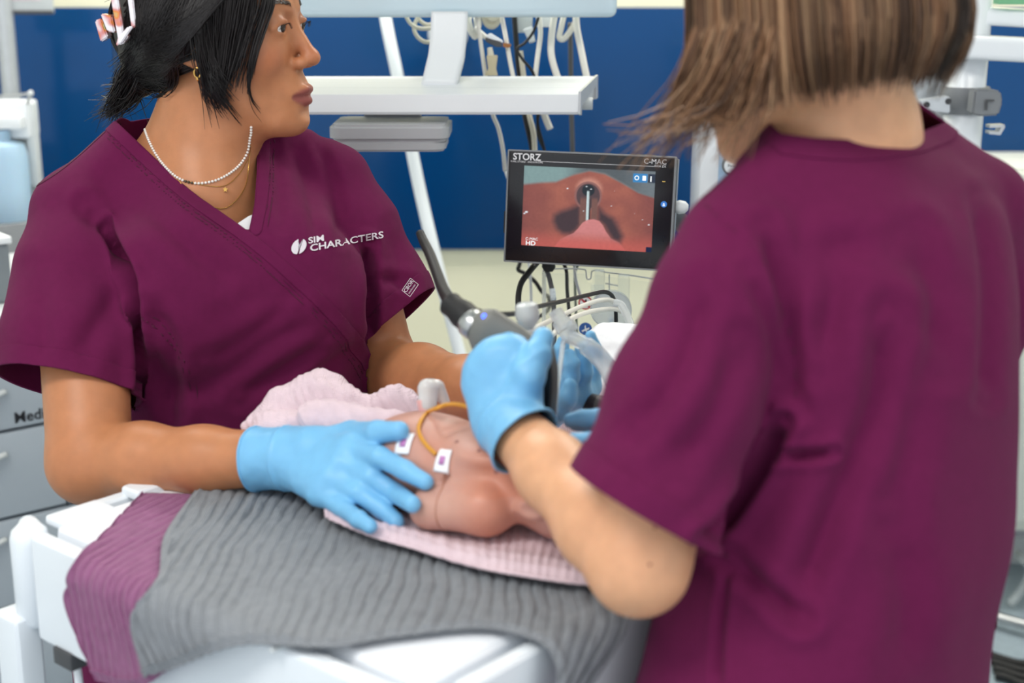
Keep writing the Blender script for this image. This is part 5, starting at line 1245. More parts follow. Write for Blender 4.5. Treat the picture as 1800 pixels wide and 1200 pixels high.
# eyes
m_eye = mat('eye_white', (226, 220, 214), 0.15, var=0.02); m_iris = mat('iris_dark', (38, 26, 20), 0.1, var=0.1, vscale=400)
for s in (1, -1):
    c = HA.p(s * 0.031, 0.0732, 0.0040); V2, F2 = lathe_vf([(0.0, -0.0128)] + [(0.0128 * math.sin(a), -0.0128 * math.cos(a)) for a in np.linspace(0.2, math.pi - 0.2, 14)] + [(0, 0.0128)], c, HA.R @ np.array([s * 0.10, 1, -0.12]), 24)
    eo = obj('eye', mesh_np('eye', V2, F2), m_eye, A)
    dirn = _norm(HA.R @ np.array([s * 0.10, 1, -0.12]))
    lathe_obj('iris', [(0, 0.0004), (0.0035, 0.0002), (0.0058, -0.0009), (0.0058, -0.0016)], c + dirn * 0.0130, dirn, m_iris, eo, 20)
    # lashes and brow
    pa = []
    for q in np.linspace(0, 1, 34):
        x = s * (0.0175 + q * 0.0285); y0 = 0.0850 + 0.0045 * math.sin(math.pi * (0.15 + q * 0.6)) - 0.010 * max(q - 0.55, 0); z0 = 0.0015 + 0.0075 * math.sin(math.pi * q) * 0.8
        p0 = np.array([x, y0 + 0.001, z0]); pa.append([HA.p(*p0), HA.p(x * 1.03, y0 + 0.0025, z0 - 0.0012), HA.p(x * 1.06, y0 + 0.0045, z0 + 0.0002)])
    strands('eyelashes', np.array(pa), 0.00022, m_hairk, A)
    pa = []
    for q in np.random.RandomState(3 + s).uniform(0, 1, 150):
        x = s * (0.013 + q * 0.040); j = rnd.uniform(-1, 1); z0 = 0.0255 + 0.0055 * math.sin(math.pi * min(q * 0.75 + 0.1, 1)) + j * 0.0028 * (1 - 0.5 * q); yy = 0.100
        h = bvhA.ray_cast(Vector(HA.p(x, 0.13, z0)), Vector(-HA.R[:, 1])); b = np.array(h[0]) if h[0] is not None else HA.p(x, 0.085, z0)
        dv = HA.R @ np.array([s * 0.0055, -0.0004 - 0.002 * q, 0.0025 - q * 0.003]); nrm = HA.R @ np.array([0, 1, 0])
        pa.append([b, b + dv * 0.5 + nrm * 0.0008, b + dv + nrm * 0.0002])
    strands('eyebrow', np.array(pa), 0.0003, m_hairk, A)

# ---------------------------------------------------------------- scrub tunic
def zloft(P, tab, Rm):
    """tab rows: z, cx, cy, a (lateral), b (forward half), bb(back half)"""
    tab = np.array(sorted(tab.tolist())); z = P[..., 2]
    g = [np.interp(z, tab[:, 0], tab[:, i]).astype(np.float32) for i in range(1, tab.shape[1])]
    dx = P[..., 0] - g[0]; dy = P[..., 1] - g[1]
    l = dx * Rm[0, 0] + dy * Rm[1, 0]; fw = dx * Rm[0, 1] + dy * Rm[1, 1]
    b = np.where(fw > 0, g[3], g[4])
    n = 2.3
    k = (np.abs(l / g[2]) ** n + np.abs(fw / b) ** n) ** (1 / n)
    return (k - 1) * np.minimum(g[2], b)
def row(pxl, pxr, py, d, b, bb):
    a = W(pxl, py, d); c = W(pxr, py, d); m = (a + c) / 2; half = (c[0] - a[0]) / 2
    return [m[2], m[0], m[1], half, b, bb]
def resample_tab(tab, n=60):
    tab = np.array(sorted(tab.tolist())); z = np.linspace(tab[0, 0], tab[-1, 0], n); t0 = np.linspace(0, 1, len(tab))
    S_ = smooth_path(tab, 200); return np.stack([np.interp(z, S_[:, 0], S_[:, i]) for i in range(tab.shape[1])], -1)
tabA = resample_tab(np.array([
    row(285, 420, 235, 1.715, 0.055, 0.055), row(215, 500, 285, 1.715, 0.085, 0.08), row(185, 565, 340, 1.715, 0.108, 0.10), row(190, 610, 430, 1.72, 0.128, 0.115),
    row(200, 645, 520, 1.73, 0.138, 0.115), row(220, 645, 620, 1.745, 0.122, 0.11), row(210, 640, 720, 1.76, 0.112, 0.11), row(180, 630, 830, 1.78, 0.118, 0.12), row(130, 620, 930, 1.80, 0.135, 0.13), row(110, 610, 1060, 1.80, 0.145, 0.14)]))
TLO = np.array([-0.76, 1.40, 0.70]); THI = np.array([0.05, 2.02, 1.36])
f = Field(TLO, THI, 0.0034)
sl, P = f._box(TLO, THI, 0); f.phi[sl] = zloft(P, tabA, TA).astype(np.float32); del P
# front fullness
for px, d0 in ((318, 1.61), (520, 1.655)): f.ell(W(px, 500, d0), (0.062, 0.045, 0.075), TA, 0.06)
# shoulder yoke and sleeves (sleeves longer than needed; cut at the hem)
f.cone(neckA + EZ * 0.012 - FA * 0.01 - LA * 0.055, shR + EZ * 0.006, 0.044, 0.046, 0.03); f.cone(neckA + EZ * 0.012 - FA * 0.01 + LA * 0.05, shL + EZ * 0.006, 0.044, 0.042, 0.03)
slR = [shR + EZ * 0.002, W(132, 490, 1.635), W(124, 600, 1.610), W(118, 740, 1.59)]; slRr = [0.054, 0.062, 0.072, 0.082]
slL = [shL + EZ * 0.002, W(622, 410, 1.775), W(668, 520, 1.785), W(712, 640, 1.79)]; slLr = [0.047, 0.053, 0.060, 0.066]
gR = Field(TLO, THI, 0.0034); gR.chain(slR, slRr, 0.03); gL = Field(TLO, THI, 0.0034); gL.chain(slL, slLr, 0.03)
f.phi = np.where(True, f.phi, f.phi)
for g in (gR, gL):
    k = 0.016; a = f.phi; d_ = g.phi; h = np.clip(0.5 + 0.5 * (a - d_) / k, 0, 1); f.phi = a + (d_ - a) * h - k * h * (1 - h)
V, F = f.mesh()
def samp(g, V):
    I = np.clip(np.round((V - g.lo) / g.h).astype(int), 0, g.n - 1); return g.phi[I[:, 0], I[:, 1], I[:, 2]]
def seg_t(V, a, b): ab = b - a; return ((V - a) @ ab) / (ab @ ab)
isR = samp(gR, V) < 0.012; isL = samp(gL, V) < 0.012
tors = np.abs(zloft(V.astype(np.float32), tabA, TA)); torsS = zloft(V.astype(np.float32), tabA, TA); isR &= torsS > 0.003; isL &= torsS > 0.003
del f, gR, gL
V = relax(V, F, 2, 0.5); Nn = vnormals(V, F)
# fold lines: (pixel polyline, depth in m, width in px) pressed into the cloth seen from the front
PX = np.stack(proj(V.T), -1)[:, :2] if False else np.stack([900 + FPX * V[:, 0] / (V[:, 1] * cp - (V[:, 2] - CAM_H) * sp), 600 - FPX * (V[:, 1] * sp + (V[:, 2] - CAM_H) * cp) / (V[:, 1] * cp - (V[:, 2] - CAM_H) * sp)], -1)
front = Nn @ (np.array([0, 0, CAM_H]) - V.mean(0)) > 0
def seg_dist(Q, pts):
    best = np.full(len(Q), 1e9); 
    pts = smooth_path(np.array(pts, float), 24)
    for i in range(len(pts) - 1):
        a, b = pts[i], pts[i + 1]; ab = b - a; t_ = np.clip(((Q - a) @ ab) / max(ab @ ab, 1e-9), 0, 1); d_ = np.linalg.norm(Q - a - t_[:, None] * ab, axis=1); best = np.minimum(best, d_)
    return best
def folds(V, Nn, Q, front, lst):
    disp = np.zeros(len(V))
    for pts, depth, wpx in lst:
        pe = np.array([pts[0], pts[-1]], float); de = np.minimum(np.linalg.norm(Q - pe[0], axis=1), np.linalg.norm(Q - pe[1], axis=1)); depth = depth * np.clip(de / (2.5 * wpx), 0.12, 1)
        disp += np.where(front, -1.5 * depth * np.exp(-(seg_dist(Q, pts) / wpx) ** 2) + 0.45 * depth * np.exp(-((seg_dist(Q, pts) - 2.0 * wpx) / (1.1 * wpx)) ** 2), 0)
    return disp
FA_ = [([(190, 400), (225, 480), (240, 560), (245, 690)], 0.016, 9), ([(150, 365), (200, 430), (235, 520)], 0.006, 14), ([(250, 470), (180, 560), (130, 640)], 0.004, 20), ([(60, 480), (75, 580), (80, 660)], 0.003, 20),
       ([(645, 430), (650, 500), (652, 600)], 0.014, 9), ([(655, 500), (690, 490), (720, 500)], 0.005, 10), ([(690, 400), (700, 450), (705, 540)], 0.003, 14),
       ([(520, 250), (545, 340), (560, 420)], 0.0028, 11), ([(480, 250), (490, 330), (495, 400)], 0.0022, 9), ([(560, 250), (590, 330), (600, 420)], 0.0028, 10),
       ([(360, 640), (440, 590), (520, 530)], 0.004, 16), ([(300, 690), (380, 670), (480, 600), (560, 560)], 0.004, 18), ([(420, 700), (500, 650), (580, 600)], 0.0045, 14), ([(260, 540), (300, 600), (310, 720)], 0.005, 14), ([(200, 330), (300, 400), (380, 480)], 0.003, 22), ([(260, 350), (330, 430), (420, 500)], 0.0025, 18), ([(520, 700), (580, 640), (640, 600)], 0.004, 12), ([(250, 600), (290, 680), (300, 800)], 0.006, 16), ([(400, 560), (470, 520), (560, 500)], 0.002, 20)]
dsp = folds(V, Nn, PX, front, FA_) + 0.0022 * noise(V * np.array([12, 12, 9])) + 0.0010 * noise(V * np.array([30, 30, 20]))
V = V + Nn * dsp[:, None]
# neckline in picture coordinates (V crossing right over left), front only; the back is cut by a plane
Qx, Qy = PX[:, 0], PX[:, 1]
yl = np.interp(Qx, [150, 205, 262, 340, 436, 470], [195, 214, 268, 340, 407, 420])          # left edge of the V
xr = np.interp(Qy, [150, 232, 300, 360, 407, 470], [470, 452, 452, 447, 437, 425])          # right edge of the V
fV = np.minimum(yl - Qy, xr - Qx) * 0.0006                                                   # >0 inside the V
depthF = (V - neckA) @ FA
colr = np.linalg.norm((V - neckA - EZ * 0.05) - ((V - neckA) @ EZ)[:, None] * 0, axis=1)
axz = V[:, 2] - (neckA[2] + 0.030); rad = np.hypot((V - neckA) @ LA * 0.85, (V - neckA) @ FA)
back_cut = np.minimum(0.079 - rad, axz + 0.012 + 0.30 * np.clip(depthF, -0.08, 0.02))
inside = np.where(depthF > -0.005, np.maximum(fV, np.minimum(back_cut, 0.02) if False else fV), back_cut)
inside = np.where(depthF > 0.0, fV, np.where(depthF < -0.02, back_cut, back_cut + (fV - back_cut) * (depthF + 0.02) / 0.02))
hemR_n = _norm(W(125, 780, 1.60) - W(112, 560, 1.61)); hemR_p = W(120, 672, 1.585)
_h0, _h1, _h2 = W(0, 660, 1.60), W(240, 690, 1.58), W(80, 700, 1.68)
hemR_n = _norm(np.cross(_h1 - _h0, _h2 - _h0)); hemR_n = hemR_n if hemR_n[2] < 0 else -hemR_n; hemR_p = _h0
hemL_a, hemL_b = W(652, 598, 1.76), W(745, 522, 1.79)
hemL_n = _norm(np.cross(hemL_b - hemL_a, np.array([0, 0.95, -0.3]))); hemL_n = hemL_n if hemL_n[2] < 0 else -hemL_n
sR = np.where(isR, -((V - hemR_p) @ hemR_n), 1.0); sL = np.where(isL, -((V - (hemL_a + hemL_b) / 2) @ hemL_n), 1.0)
hem = V[:, 2] - 0.745
keep = np.minimum(np.minimum(np.minimum(sR, sL), hem), -inside)
VV = np.concatenate([V, Nn, inside[:, None], sR[:, None], sL[:, None], PX], 1)
V1, F1 = clip_mesh(VV, F, keep)
o = obj('scrub_tunic', mesh_np('scrub_tunic', V1[:, :3], F1), m_scrub, A); tunA = o
md = o.modifiers.new('solid', 'SOLIDIFY'); md.thickness = 0.0018; md.offset = -1
bvhT = BVHTree.FromPolygons([Vector(v) for v in V1[:, :3]], [tuple(q) for q in F1.tolist()])
# neck band, sleeve hems and seams as raised strips of the same cloth
def strip(name, fld, lift, mtl, parent, V=V1, F=F1):
    if (fld > 0).sum() < 4: return None
    q = V.copy(); q[:, :3] += V[:, 3:6] * lift; v, ff = clip_mesh(q, F, fld)
    ob = obj(name, mesh_np(name, v[:, :3], ff), mtl, parent); md = ob.modifiers.new('solid', 'SOLIDIFY'); md.thickness = max(lift, 0.0008); md.offset = -1; return ob
ins = V1[:, 6]
def px_strip(name, pts, half_px, lift, mtl):
    dd = seg_dist(V1[:, 9:11], pts); fr = (V1[:, 3:6] @ _norm(np.array([0.1, -1, 0.3]))) > 0
    return strip(name, np.where(fr, (half_px - dd) * 0.0006, -1.0), lift, mtl, tunA)
px_strip('neck_band', [(195, 222), (262, 285), (340, 354), (436, 419), (520, 490), (600, 570), (646, 640)], 11, 0.0012, m_scrub)
px_strip('neck_band', [(464, 236), (464, 300), (459, 360), (450, 404)], 10, 0.0009, m_scrub)
for pts in ([(190, 236), (258, 300), (335, 370), (430, 436), (512, 506), (588, 582), (640, 660)], [(187, 240), (254, 305), (331, 375), (426, 441), (508, 511), (584, 588), (636, 668)], [(475, 238), (475, 300), (470, 360), (462, 402)], [(482, 238), (482, 300), (477, 360), (469, 405)],
            [(245, 540), (285, 590), (325, 650), (342, 720), (344, 790)], [(252, 536), (293, 586), (334, 648), (351, 720), (353, 790)], [(185, 232), (120, 290), (62, 330)]):
    px_strip('seam', pts, 1.1, 0.0007, m_scrub_st)
strip('sleeve_hem', np.where(V1[:, 7] < 0.5, 0.021 - V1[:, 7], -1.0), 0.0011, m_scrub, tunA)
strip('sleeve_hem', np.where(V1[:, 8] < 0.5, 0.021 - V1[:, 8], -1.0), 0.0011, m_scrub, tunA)
# white undershirt in the V
fu = np.minimum(np.interp(V1[:, 9], [300, 700], [0, 0]), 0)
VU = VV.copy(); VU[:, :3] -= VU[:, 3:6] * 0.006
uq = np.minimum(VV[:, 6] + 0.012, (VV[:, 10] - np.interp(VV[:, 9], [400, 440], [400, 372])) * 0.0006); uq = np.where((VV[:, 9] > 395) & (VV[:, 9] < 470) & (VV[:, 10] < 425) & (V @ FA - neckA @ FA > 0.02), uq, -1)
v, ff = clip_mesh(VU, F, uq)
if len(ff): obj('undershirt', mesh_np('undershirt', v[:, :3], ff), mat('undershirt_white', (228, 228, 230), 0.8, bump=0.2), A)
# embroidery projected on the tunic
o_cam = np.array([0, 0, CAM_H])
def px_warp(px0, py0, ux, uy, sc, bvh, lift):
    """2-D letter coordinates -> pixels -> cloth surface"""
    ux = np.array(ux, float); uy = np.array(uy, float)
    def w(co):
        out = np.empty_like(co)
        for i, (x, y, z) in enumerate(co):
            q = np.array([px0, py0]) + ux * x * sc + uy * y * sc; a = _norm(W(q[0], q[1], 1.0) - o_cam); h = bvh.ray_cast(Vector(o_cam), Vector(a))
            out[i] = (np.array(h[0]) - a * (lift + 0.0002 * (z > 0))) if h[0] is not None else W(q[0], q[1], 1.6)
        return out
    return w
m_emb = mat('embroidery_white', (222, 214, 222), 0.7, var=0.12, vscale=900, bump=0.3, bscale=1500); m_embg = mat('embroidery_grey', (170, 165, 175), 0.7, var=0.12, vscale=900)
an = R(-10.5); ux = (math.cos(an), math.sin(an)); uy = (math.sin(an) , -math.cos(an)); uy = (-0.06, -1.0)
text_obj('lettering', 'SIM', None, 1.0, m_emb, tunA, bold=0.02, sx=1.30, warp=px_warp(542, 428.0, ux, uy, 15.0, bvhT, 0.0018), ext=0.01)
text_obj('lettering', 'CHARACTERS', None, 1.0, m_emb, tunA, bold=0.02, sx=1.28, warp=px_warp(545, 441.5, ux, uy, 16.5, bvhT, 0.0018), ext=0.01)
logo(None, 1.0, m_emb, tunA, warp=px_warp(525.5, 433, (math.cos(an), math.sin(an)), (0.12, -1.0), 13.5, bvhT, 0.0018), mink2=m_embg)
an2 = R(-55); ux2 = (math.cos(an2), math.sin(an2)); uy2 = (math.sin(an2) * 0.9, -math.cos(an2) * 0.9)
pw = px_warp(721, 505, ux2, (-0.78, -0.62), 1.0, bvhT, 0.0016)
fr_ = [(-13, -9), (13, -9), (13, 9), (-13, 9)]
for k in range(4):
    a, b = np.array(fr_[k], float), np.array(fr_[(k + 1) % 4], float); pts = np.array([[*(a + (b - a) * q), 0] for q in np.linspace(0, 1, 8)])
    V2, F2 = tube_vf(pw(pts), 0.0004, 5); obj('tag_border', mesh_np('tag_border', V2, F2), m_emb, tunA)
text_obj('lettering', 'CBOR', None, 1.0, m_emb, tunA, align='CENTER', bold=0.01, warp=lambda co: pw(np.stack([co[:, 0] * 9, co[:, 1] * 9 + 0.5, co[:, 2]], -1)), ext=0.01)
text_obj('lettering', 'workwear', None, 1.0, m_emb, tunA, align='CENTER', warp=lambda co: pw(np.stack([co[:, 0] * 5, co[:, 1] * 5 - 5.5, co[:, 2]], -1)), ext=0.01)
person_trousers(A, pelA - EZ * 0.06, FA)

# ---------------------------------------------------------------- gloves
cf = wrR - elR
bvhPink = BVHTree.FromPolygons([v.co.copy() for v in pk.data.vertices], [tuple(p.vertices) for p in pk.data.polygons])
def Wb(px, py, d, r=0.0095):
    a = _norm(W(px, py, 1.0) - o_cam); h = baby_bvh.ray_cast(Vector(o_cam), Vector(a))
    if h[0] is not None:
        hd_ = proj(np.array(h[0]))[2]; d = min(d, hd_ - r * 1.25)
    h = bvhPink.ray_cast(Vector(o_cam), Vector(a))
    if h[0] is not None: d = min(d, proj(np.array(h[0]))[2] - r * 1.5)
    return W(px, py, d)
fg = [[Wb(615, 787, 1.385), Wb(668, 803, 1.358), Wb(712, 826, 1.345), Wb(748, 847, 1.335)],
      [Wb(602, 815, 1.378), Wb(652, 838, 1.352), Wb(695, 866, 1.343), Wb(725, 886, 1.340)],
      [Wb(584, 842, 1.374), Wb(630, 866, 1.350), Wb(670, 894, 1.340), Wb(697, 916, 1.336)],
      [Wb(562, 865, 1.374), Wb(598, 890, 1.352), Wb(630, 912, 1.342), Wb(651, 925, 1.338)]]
th = [Wb(548, 785, 1.415), Wb(618, 764, 1.412), Wb(664, 760, 1.405), Wb(702, 757, 1.400)]
hand_glove('glove', wrR + cf * 0.04, -cf, fg, th, None, m_glove, A, fr=0.0098, wr=0.029, palm=0.0125, tfr=0.0112, cuff_len=0.048, cuff_r=0.0315)
cf = wrL - elL
fg = [[W(974, 668, 1.515), W(981, 638, 1.500), W(986, 615, 1.497), W(990, 600, 1.500)],
      [W(994, 700, 1.478), W(1004, 662, 1.452), W(1005, 640, 1.447), W(1001, 624, 1.450)],
      [W(1018, 696, 1.492), W(1028, 654, 1.474), W(1027, 630, 1.470), W(1021, 612, 1.472)],
      [W(1036, 680, 1.515), W(1048, 642, 1.512), W(1046, 612, 1.508), W(1038, 590, 1.505)]]
th = [W(968, 722, 1.470), W(982, 720, 1.446), W(998, 700, 1.436), W(1002, 678, 1.436)]
hand_glove('glove', W(952, 712, 1.515), -cf, fg, th, None, m_glove, A, h=0.0014, fr=0.0084, wr=0.027, palm=0.0115, tfr=0.0092, cuff_len=0.05, cuff_r=0.031)

# ---------------------------------------------------------------- jewellery
def on_A(px, py, lift):
    a = _norm(W(px, py, 1.0) - o_cam); h = bvhA.ray_cast(Vector(o_cam), Vector(a)); return np.array(h[0]) - a * lift if h[0] is not None else None
nk = [q for q in (on_A(x, y, 0.0012) for x, y in smooth_path(np.array([(268, 172), (257, 190), (252, 214), (262, 248), (283, 284), (312, 312), (345, 322), (382, 316), (415, 296), (434, 270), (440, 240)]), 100)) if q is not None]
t2 = thing('necklace', 'white pearl bead necklace round the neck of the dark haired nurse', 'necklace', nk[len(nk) // 2])
for _y in (236, 232, 228, 224):
    _q = on_A(441.5, _y, 0.0012)
    if _q is not None and np.linalg.norm(_q - nk[-1]) < 0.012: nk.append(_q)
nkp = np.array(nk); dl = np.concatenate([[0], np.cumsum(np.linalg.norm(np.diff(nkp, axis=0), axis=1))]); nb = int(dl[-1] / 0.0038)
m_pearl = mat('pearl', (236, 230, 224), 0.2, var=0.05, coat=0.4); bm = bmesh.new(); bmesh.ops.create_icosphere(bm, subdivisions=1, radius=0.00185); bead = bm_mesh('bead', bm); bead.materials.append(m_pearl); bead.shade_smooth()
m_beadd = mat('dark_bead', (70, 62, 48), 0.3); bm = bmesh.new(); bmesh.ops.create_icosphere(bm, subdivisions=1, radius=0.00185); bead2 = bm_mesh('bead', bm); bead2.materials.append(m_beadd); bead2.shade_smooth()
for i, q in enumerate(np.linspace(0, dl[-1], nb)):
    p = np.array([np.interp(q, dl, nkp[:, j]) for j in range(3)]); fr0 = q / dl[-1]
    b = bpy.data.objects.new('bead', bead2 if 0.455 < fr0 < 0.50 else bead); COL.objects.link(b); b.location = Vector(p); par(b, t2); b.matrix_parent_inverse = Matrix.Translation(-t2.location)
m_gold = mat('gold', (214, 170, 96), 0.22, metal=1.0, var=0.05)
def chain_px(pts): return [q for q in (on_A(x, y, 0.0008) for x, y in smooth_path(np.array(pts), 60)) if q is not None]
o = tube_obj('gold_chain', chain_px([(300, 300), (340, 345), (385, 366), (412, 355), (432, 325), (438, 280), (441, 255)]), 0.0005, m_gold, None, n=80, k=5); tag(o, 'fine gold chain hanging lower than the pearls', 'necklace', 'gold chains')
t2 = thing('pendant_chain', 'fine gold chain with a tiny star pendant below the pearls', 'necklace', on_A(396, 332, 0.001), 'gold chains')
tube_obj('chain', chain_px([(330, 318), (362, 326), (396, 326), (420, 306), (436, 280)]), 0.00045, m_gold, t2, n=60, k=5)
c = on_A(396, 333, 0.0022); Ms = M4(c, (1, 0, 0), _norm([0, 0.3, 1]), _norm([0, -1, 0.3]))
poly_obj('pendant', [((0.0034 if k % 2 == 0 else 0.0015) * math.sin(k * math.pi / 5), (0.0034 if k % 2 == 0 else 0.0015) * math.cos(k * math.pi / 5)) for k in range(10)], Ms, 0.0012, m_gold, t2)

# ---------------------------------------------------------------- hair, clip, earring
rs = np.random.RandomState(11)
ex = HA.R; hsc = 1.0
def cran(u, off=0.0):
    """push a head-space point out to the skull ellipsoid + off"""
    u = np.asarray(u, float); c = np.array([0, -0.018, 0.034]); r = np.array([0.076, 0.094, 0.082]) + off
    d_ = u - c; k = np.sqrt(((d_ / r) ** 2).sum(-1)); return c + d_ / np.maximum(k, 1e-6)[..., None]
f = Field(HA.o - 0.22, HA.o + 0.22, 0.0026)
f.ell(HA.p(0, -0.022, 0.040), (0.080, 0.093, 0.080), HA.R, 0.01); f.ell(HA.p(0, -0.06, -0.005), (0.066, 0.056, 0.062), HA.R, 0.03); f.ell(HA.p(0, 0.030, 0.066), (0.066, 0.056, 0.050), HA.R, 0.02)
f.ell(HA.p(0.0, -0.104, 0.012), (0.044, 0.034, 0.050), HA.R, 0.03)
f.cone(HA.p(0, -0.10, -0.01), HA.p(0.0, -0.118, -0.055), 0.034, 0.018, 0.02)
f.ell(HA.p(-0.070, -0.022, 0.004), (0.024, 0.050, 0.038), HA.R, 0.02); f.cone(HA.p(-0.066, 0.02, 0.035), HA.p(-0.072, -0.02, -0.005), 0.012, 0.014, 0.02); f.cone(HA.p(0.066, 0.02, 0.035), HA.p(0.072, -0.02, -0.005), 0.012, 0.014, 0.02)
V, F = f.mesh(); L = HA.loc(V)
yf = np.interp(L[:, 2], [-0.10, -0.03, 0.01, 0.05, 0.09, 0.13], [-0.035, -0.028, 0.012, 0.046, 0.082, 0.12])
V, F = clip_mesh(np.concatenate([V, L], 1), F, yf - L[:, 1]); V = V[:, :3]
hairA = obj('hair', mesh_np('hair', V, F), m_hairk, A)
bvhH = BVHTree.FromPolygons([Vector(v) for v in V], [tuple(q) for q in F.tolist()])
# swept-back locks
paths = []
for i in range(2600):
    s = -1 if rs.rand() < 0.62 else 1
    q = rs.rand(); zs_ = 0.125 - q * 0.16; ys = np.interp(zs_, [-0.035, 0.01, 0.05, 0.09, 0.125], [-0.025, 0.020, 0.055, 0.084, 0.060]) - rs.rand() ** 2 * 0.05
    x0 = s * (0.010 + 0.075 * min(1, (0.125 - zs_) / 0.07)); off = rs.uniform(0.004, 0.011)
    st = np.array([x0, ys, zs_]); en = np.array([s * rs.uniform(0.0, 0.03), -0.104 + rs.normal() * 0.012, 0.012 + rs.normal() * 0.022])
    mid1 = st * 0.66 + en * 0.34 + np.array([s * 0.028, 0, 0.004]); mid2 = st * 0.33 + en * 0.67 + np.array([s * 0.034, 0, -0.002])
    ctrl = np.array([cran(st, off), cran(mid1, off), cran(mid2, off), en])
    ctrl[1:3, 2] -= 0.010 * (zs_ < 0.05)
    paths.append(HA.o + smooth_path(ctrl, 10) @ HA.R.T)
strands('hair_locks', np.array(paths), rs.uniform(0.0004, 0.0011, len(paths)), m_hairk, hairA)
# bun swirl and tail
paths = []
for i in range(900):
    a0 = rs.uniform(0, 2 * np.pi); ph = np.linspace(a0, a0 + rs.uniform(2.0, 4.0), 10); tilt = rs.uniform(-0.9, 0.9); rr = np.array([0.047, 0.036, 0.052]) * rs.uniform(0.94, 1.04)
    P = np.stack([np.sin(tilt) * rr[0] + 0 * ph, np.cos(ph) * rr[1] * np.cos(tilt), np.sin(ph) * rr[2] * np.cos(tilt)], -1) + np.array([0, -0.104, 0.012]); paths.append(HA.o + P @ HA.R.T)
for i in range(420):
    j = rs.normal(size=3) * np.array([0.010, 0.008, 0.006]); e = rs.normal(size=3) * np.array([0.006, 0.012, 0.008]); lng = rs.uniform(0.6, 1.0)
    ctrl = np.array([[0.0, -0.10, -0.005], [-0.005, -0.116, -0.045], [-0.008, -0.135, -0.074], [-0.010, -0.160, -0.094]]); ctrl = ctrl[0] + (ctrl - ctrl[0]) * lng; ctrl[0:3] += j; ctrl[3] += e
    paths.append(HA.o + smooth_path(ctrl, 10) @ HA.R.T)
strands('hair_bun', np.array(paths), rs.uniform(0.0004, 0.0010, len(paths)), m_hairk, hairA)
# loose front locks beside the face (right cheek) drawn where the photo shows them, lying just off the skin
paths = []
def lock(pts, n, spread, spread_end, lift, cap=False):
    pts = np.array(pts, float)
    for i in range(n):
        a = rs.normal(size=2) * spread; b = rs.normal(size=2) * spread_end; lng = rs.uniform(0.75, 1.0); m = len(pts)
        q = pts + a + (b - a) * np.linspace(0, 1, m)[:, None] * np.array([1, 0.6]); q = q[0] + (q - q[0]) * lng
        sm = smooth_path(q, 14); dep = []
        for x, y in sm:
            aa = _norm(W(x, y, 1.0) - o_cam); h = bvhA.ray_cast(Vector(o_cam), Vector(aa))
            dd_ = proj(np.array(h[0]))[2] if h[0] is not None else np.nan
            h2 = bvhH.ray_cast(Vector(o_cam), Vector(aa))
            if cap and h2[0] is not None: dd_ = np.nanmin([dd_, proj(np.array(h2[0]))[2]])
            dep.append(dd_)
        dep = np.array(dep); ok = ~np.isnan(dep) & (dep < 1.86)
        if ok.sum() < 2: continue
        dep = np.interp(np.arange(14), np.arange(14)[ok], dep[ok]); dep = np.convolve(np.pad(dep, 2, 'edge'), np.ones(5) / 5, 'valid') - lift * (0.6 + 0.8 * rs.rand())
        paths.append([W(x, y, dd_) for (x, y), dd_ in zip(sm, dep)])
lock([(470, -45), (472, 10), (462, 50), (448, 95), (437, 140), (434, 165)], 55, 6, 3, 0.008)
lock([(440, -45), (435, 20), (425, 70), (412, 120), (402, 160)], 110, 15, 9, 0.010)
lock([(400, -45), (395, 20), (388, 80), (382, 130), (378, 165), (388, 190)], 200, 18, 9, 0.012)
lock([(360, -45), (362, 20), (364, 80), (370, 130), (380, 170), (398, 195)], 190, 16, 10, 0.014)
lock([(372, 120), (385, 165), (405, 195), (425, 222)], 8, 4, 5, 0.004)
lock([(440, 110), (437, 150), (445, 190), (462, 215)], 5, 2, 3, 0.003)
lock([(346, 100), (352, 140), (368, 185), (380, 235)], 6, 4, 8, 0.004)
lock([(545, -40), (542, 0), (538, 30)], 14, 2, 2, 0.004)
for k in range(9):
    lock([(440 - 14 * k, -60 + 6 * k), (392 - 12 * k, -10 + 12 * k), (345 - 6 * k, 30 + 14 * k), (300 - 3 * k, 62 + 13 * k), (252, 84 + 9 * k)], 130, 9, 9, 0.006, True)
lock([(310, 0), (270, 45), (236, 85), (212, 118)], 170, 13, 11, 0.005, True)
lock([(290, 70), (255, 100), (226, 122), (206, 150)], 120, 12, 9, 0.005, True)
lock([(410, 30), (372, 88), (336, 116), (290, 136), (250, 150)], 110, 6, 8, 0.006, True)
for k in range(4):
    lock([(330 - 22 * k, -70), (300 - 18 * k, -20), (272 - 12 * k, 30), (248 - 6 * k, 80)], 110, 10, 9, 0.006, True)
strands('front_locks', np.array(paths), rs.uniform(0.0004, 0.0009, len(paths)), m_hairk, hairA)
# earring
ec = W(347, 128, 1.59)
t2 = thing('earring', 'small gold hoop earring under the black hair', 'earring', ec)
tube_obj('hoop', [ec + np.array([0.0035 * math.cos(a), 0, 0.0055 * math.sin(a)]) for a in np.linspace(0, 2 * np.pi, 14)], 0.0012, m_gold, t2, n=30, k=8)
lathe_obj('drop', [(0, -0.003), (0.002, -0.001), (0.002, 0.002), (0, 0.003)], ec + np.array([0, 0, -0.0065]), (0, 0, 1), m_gold, t2, 10)
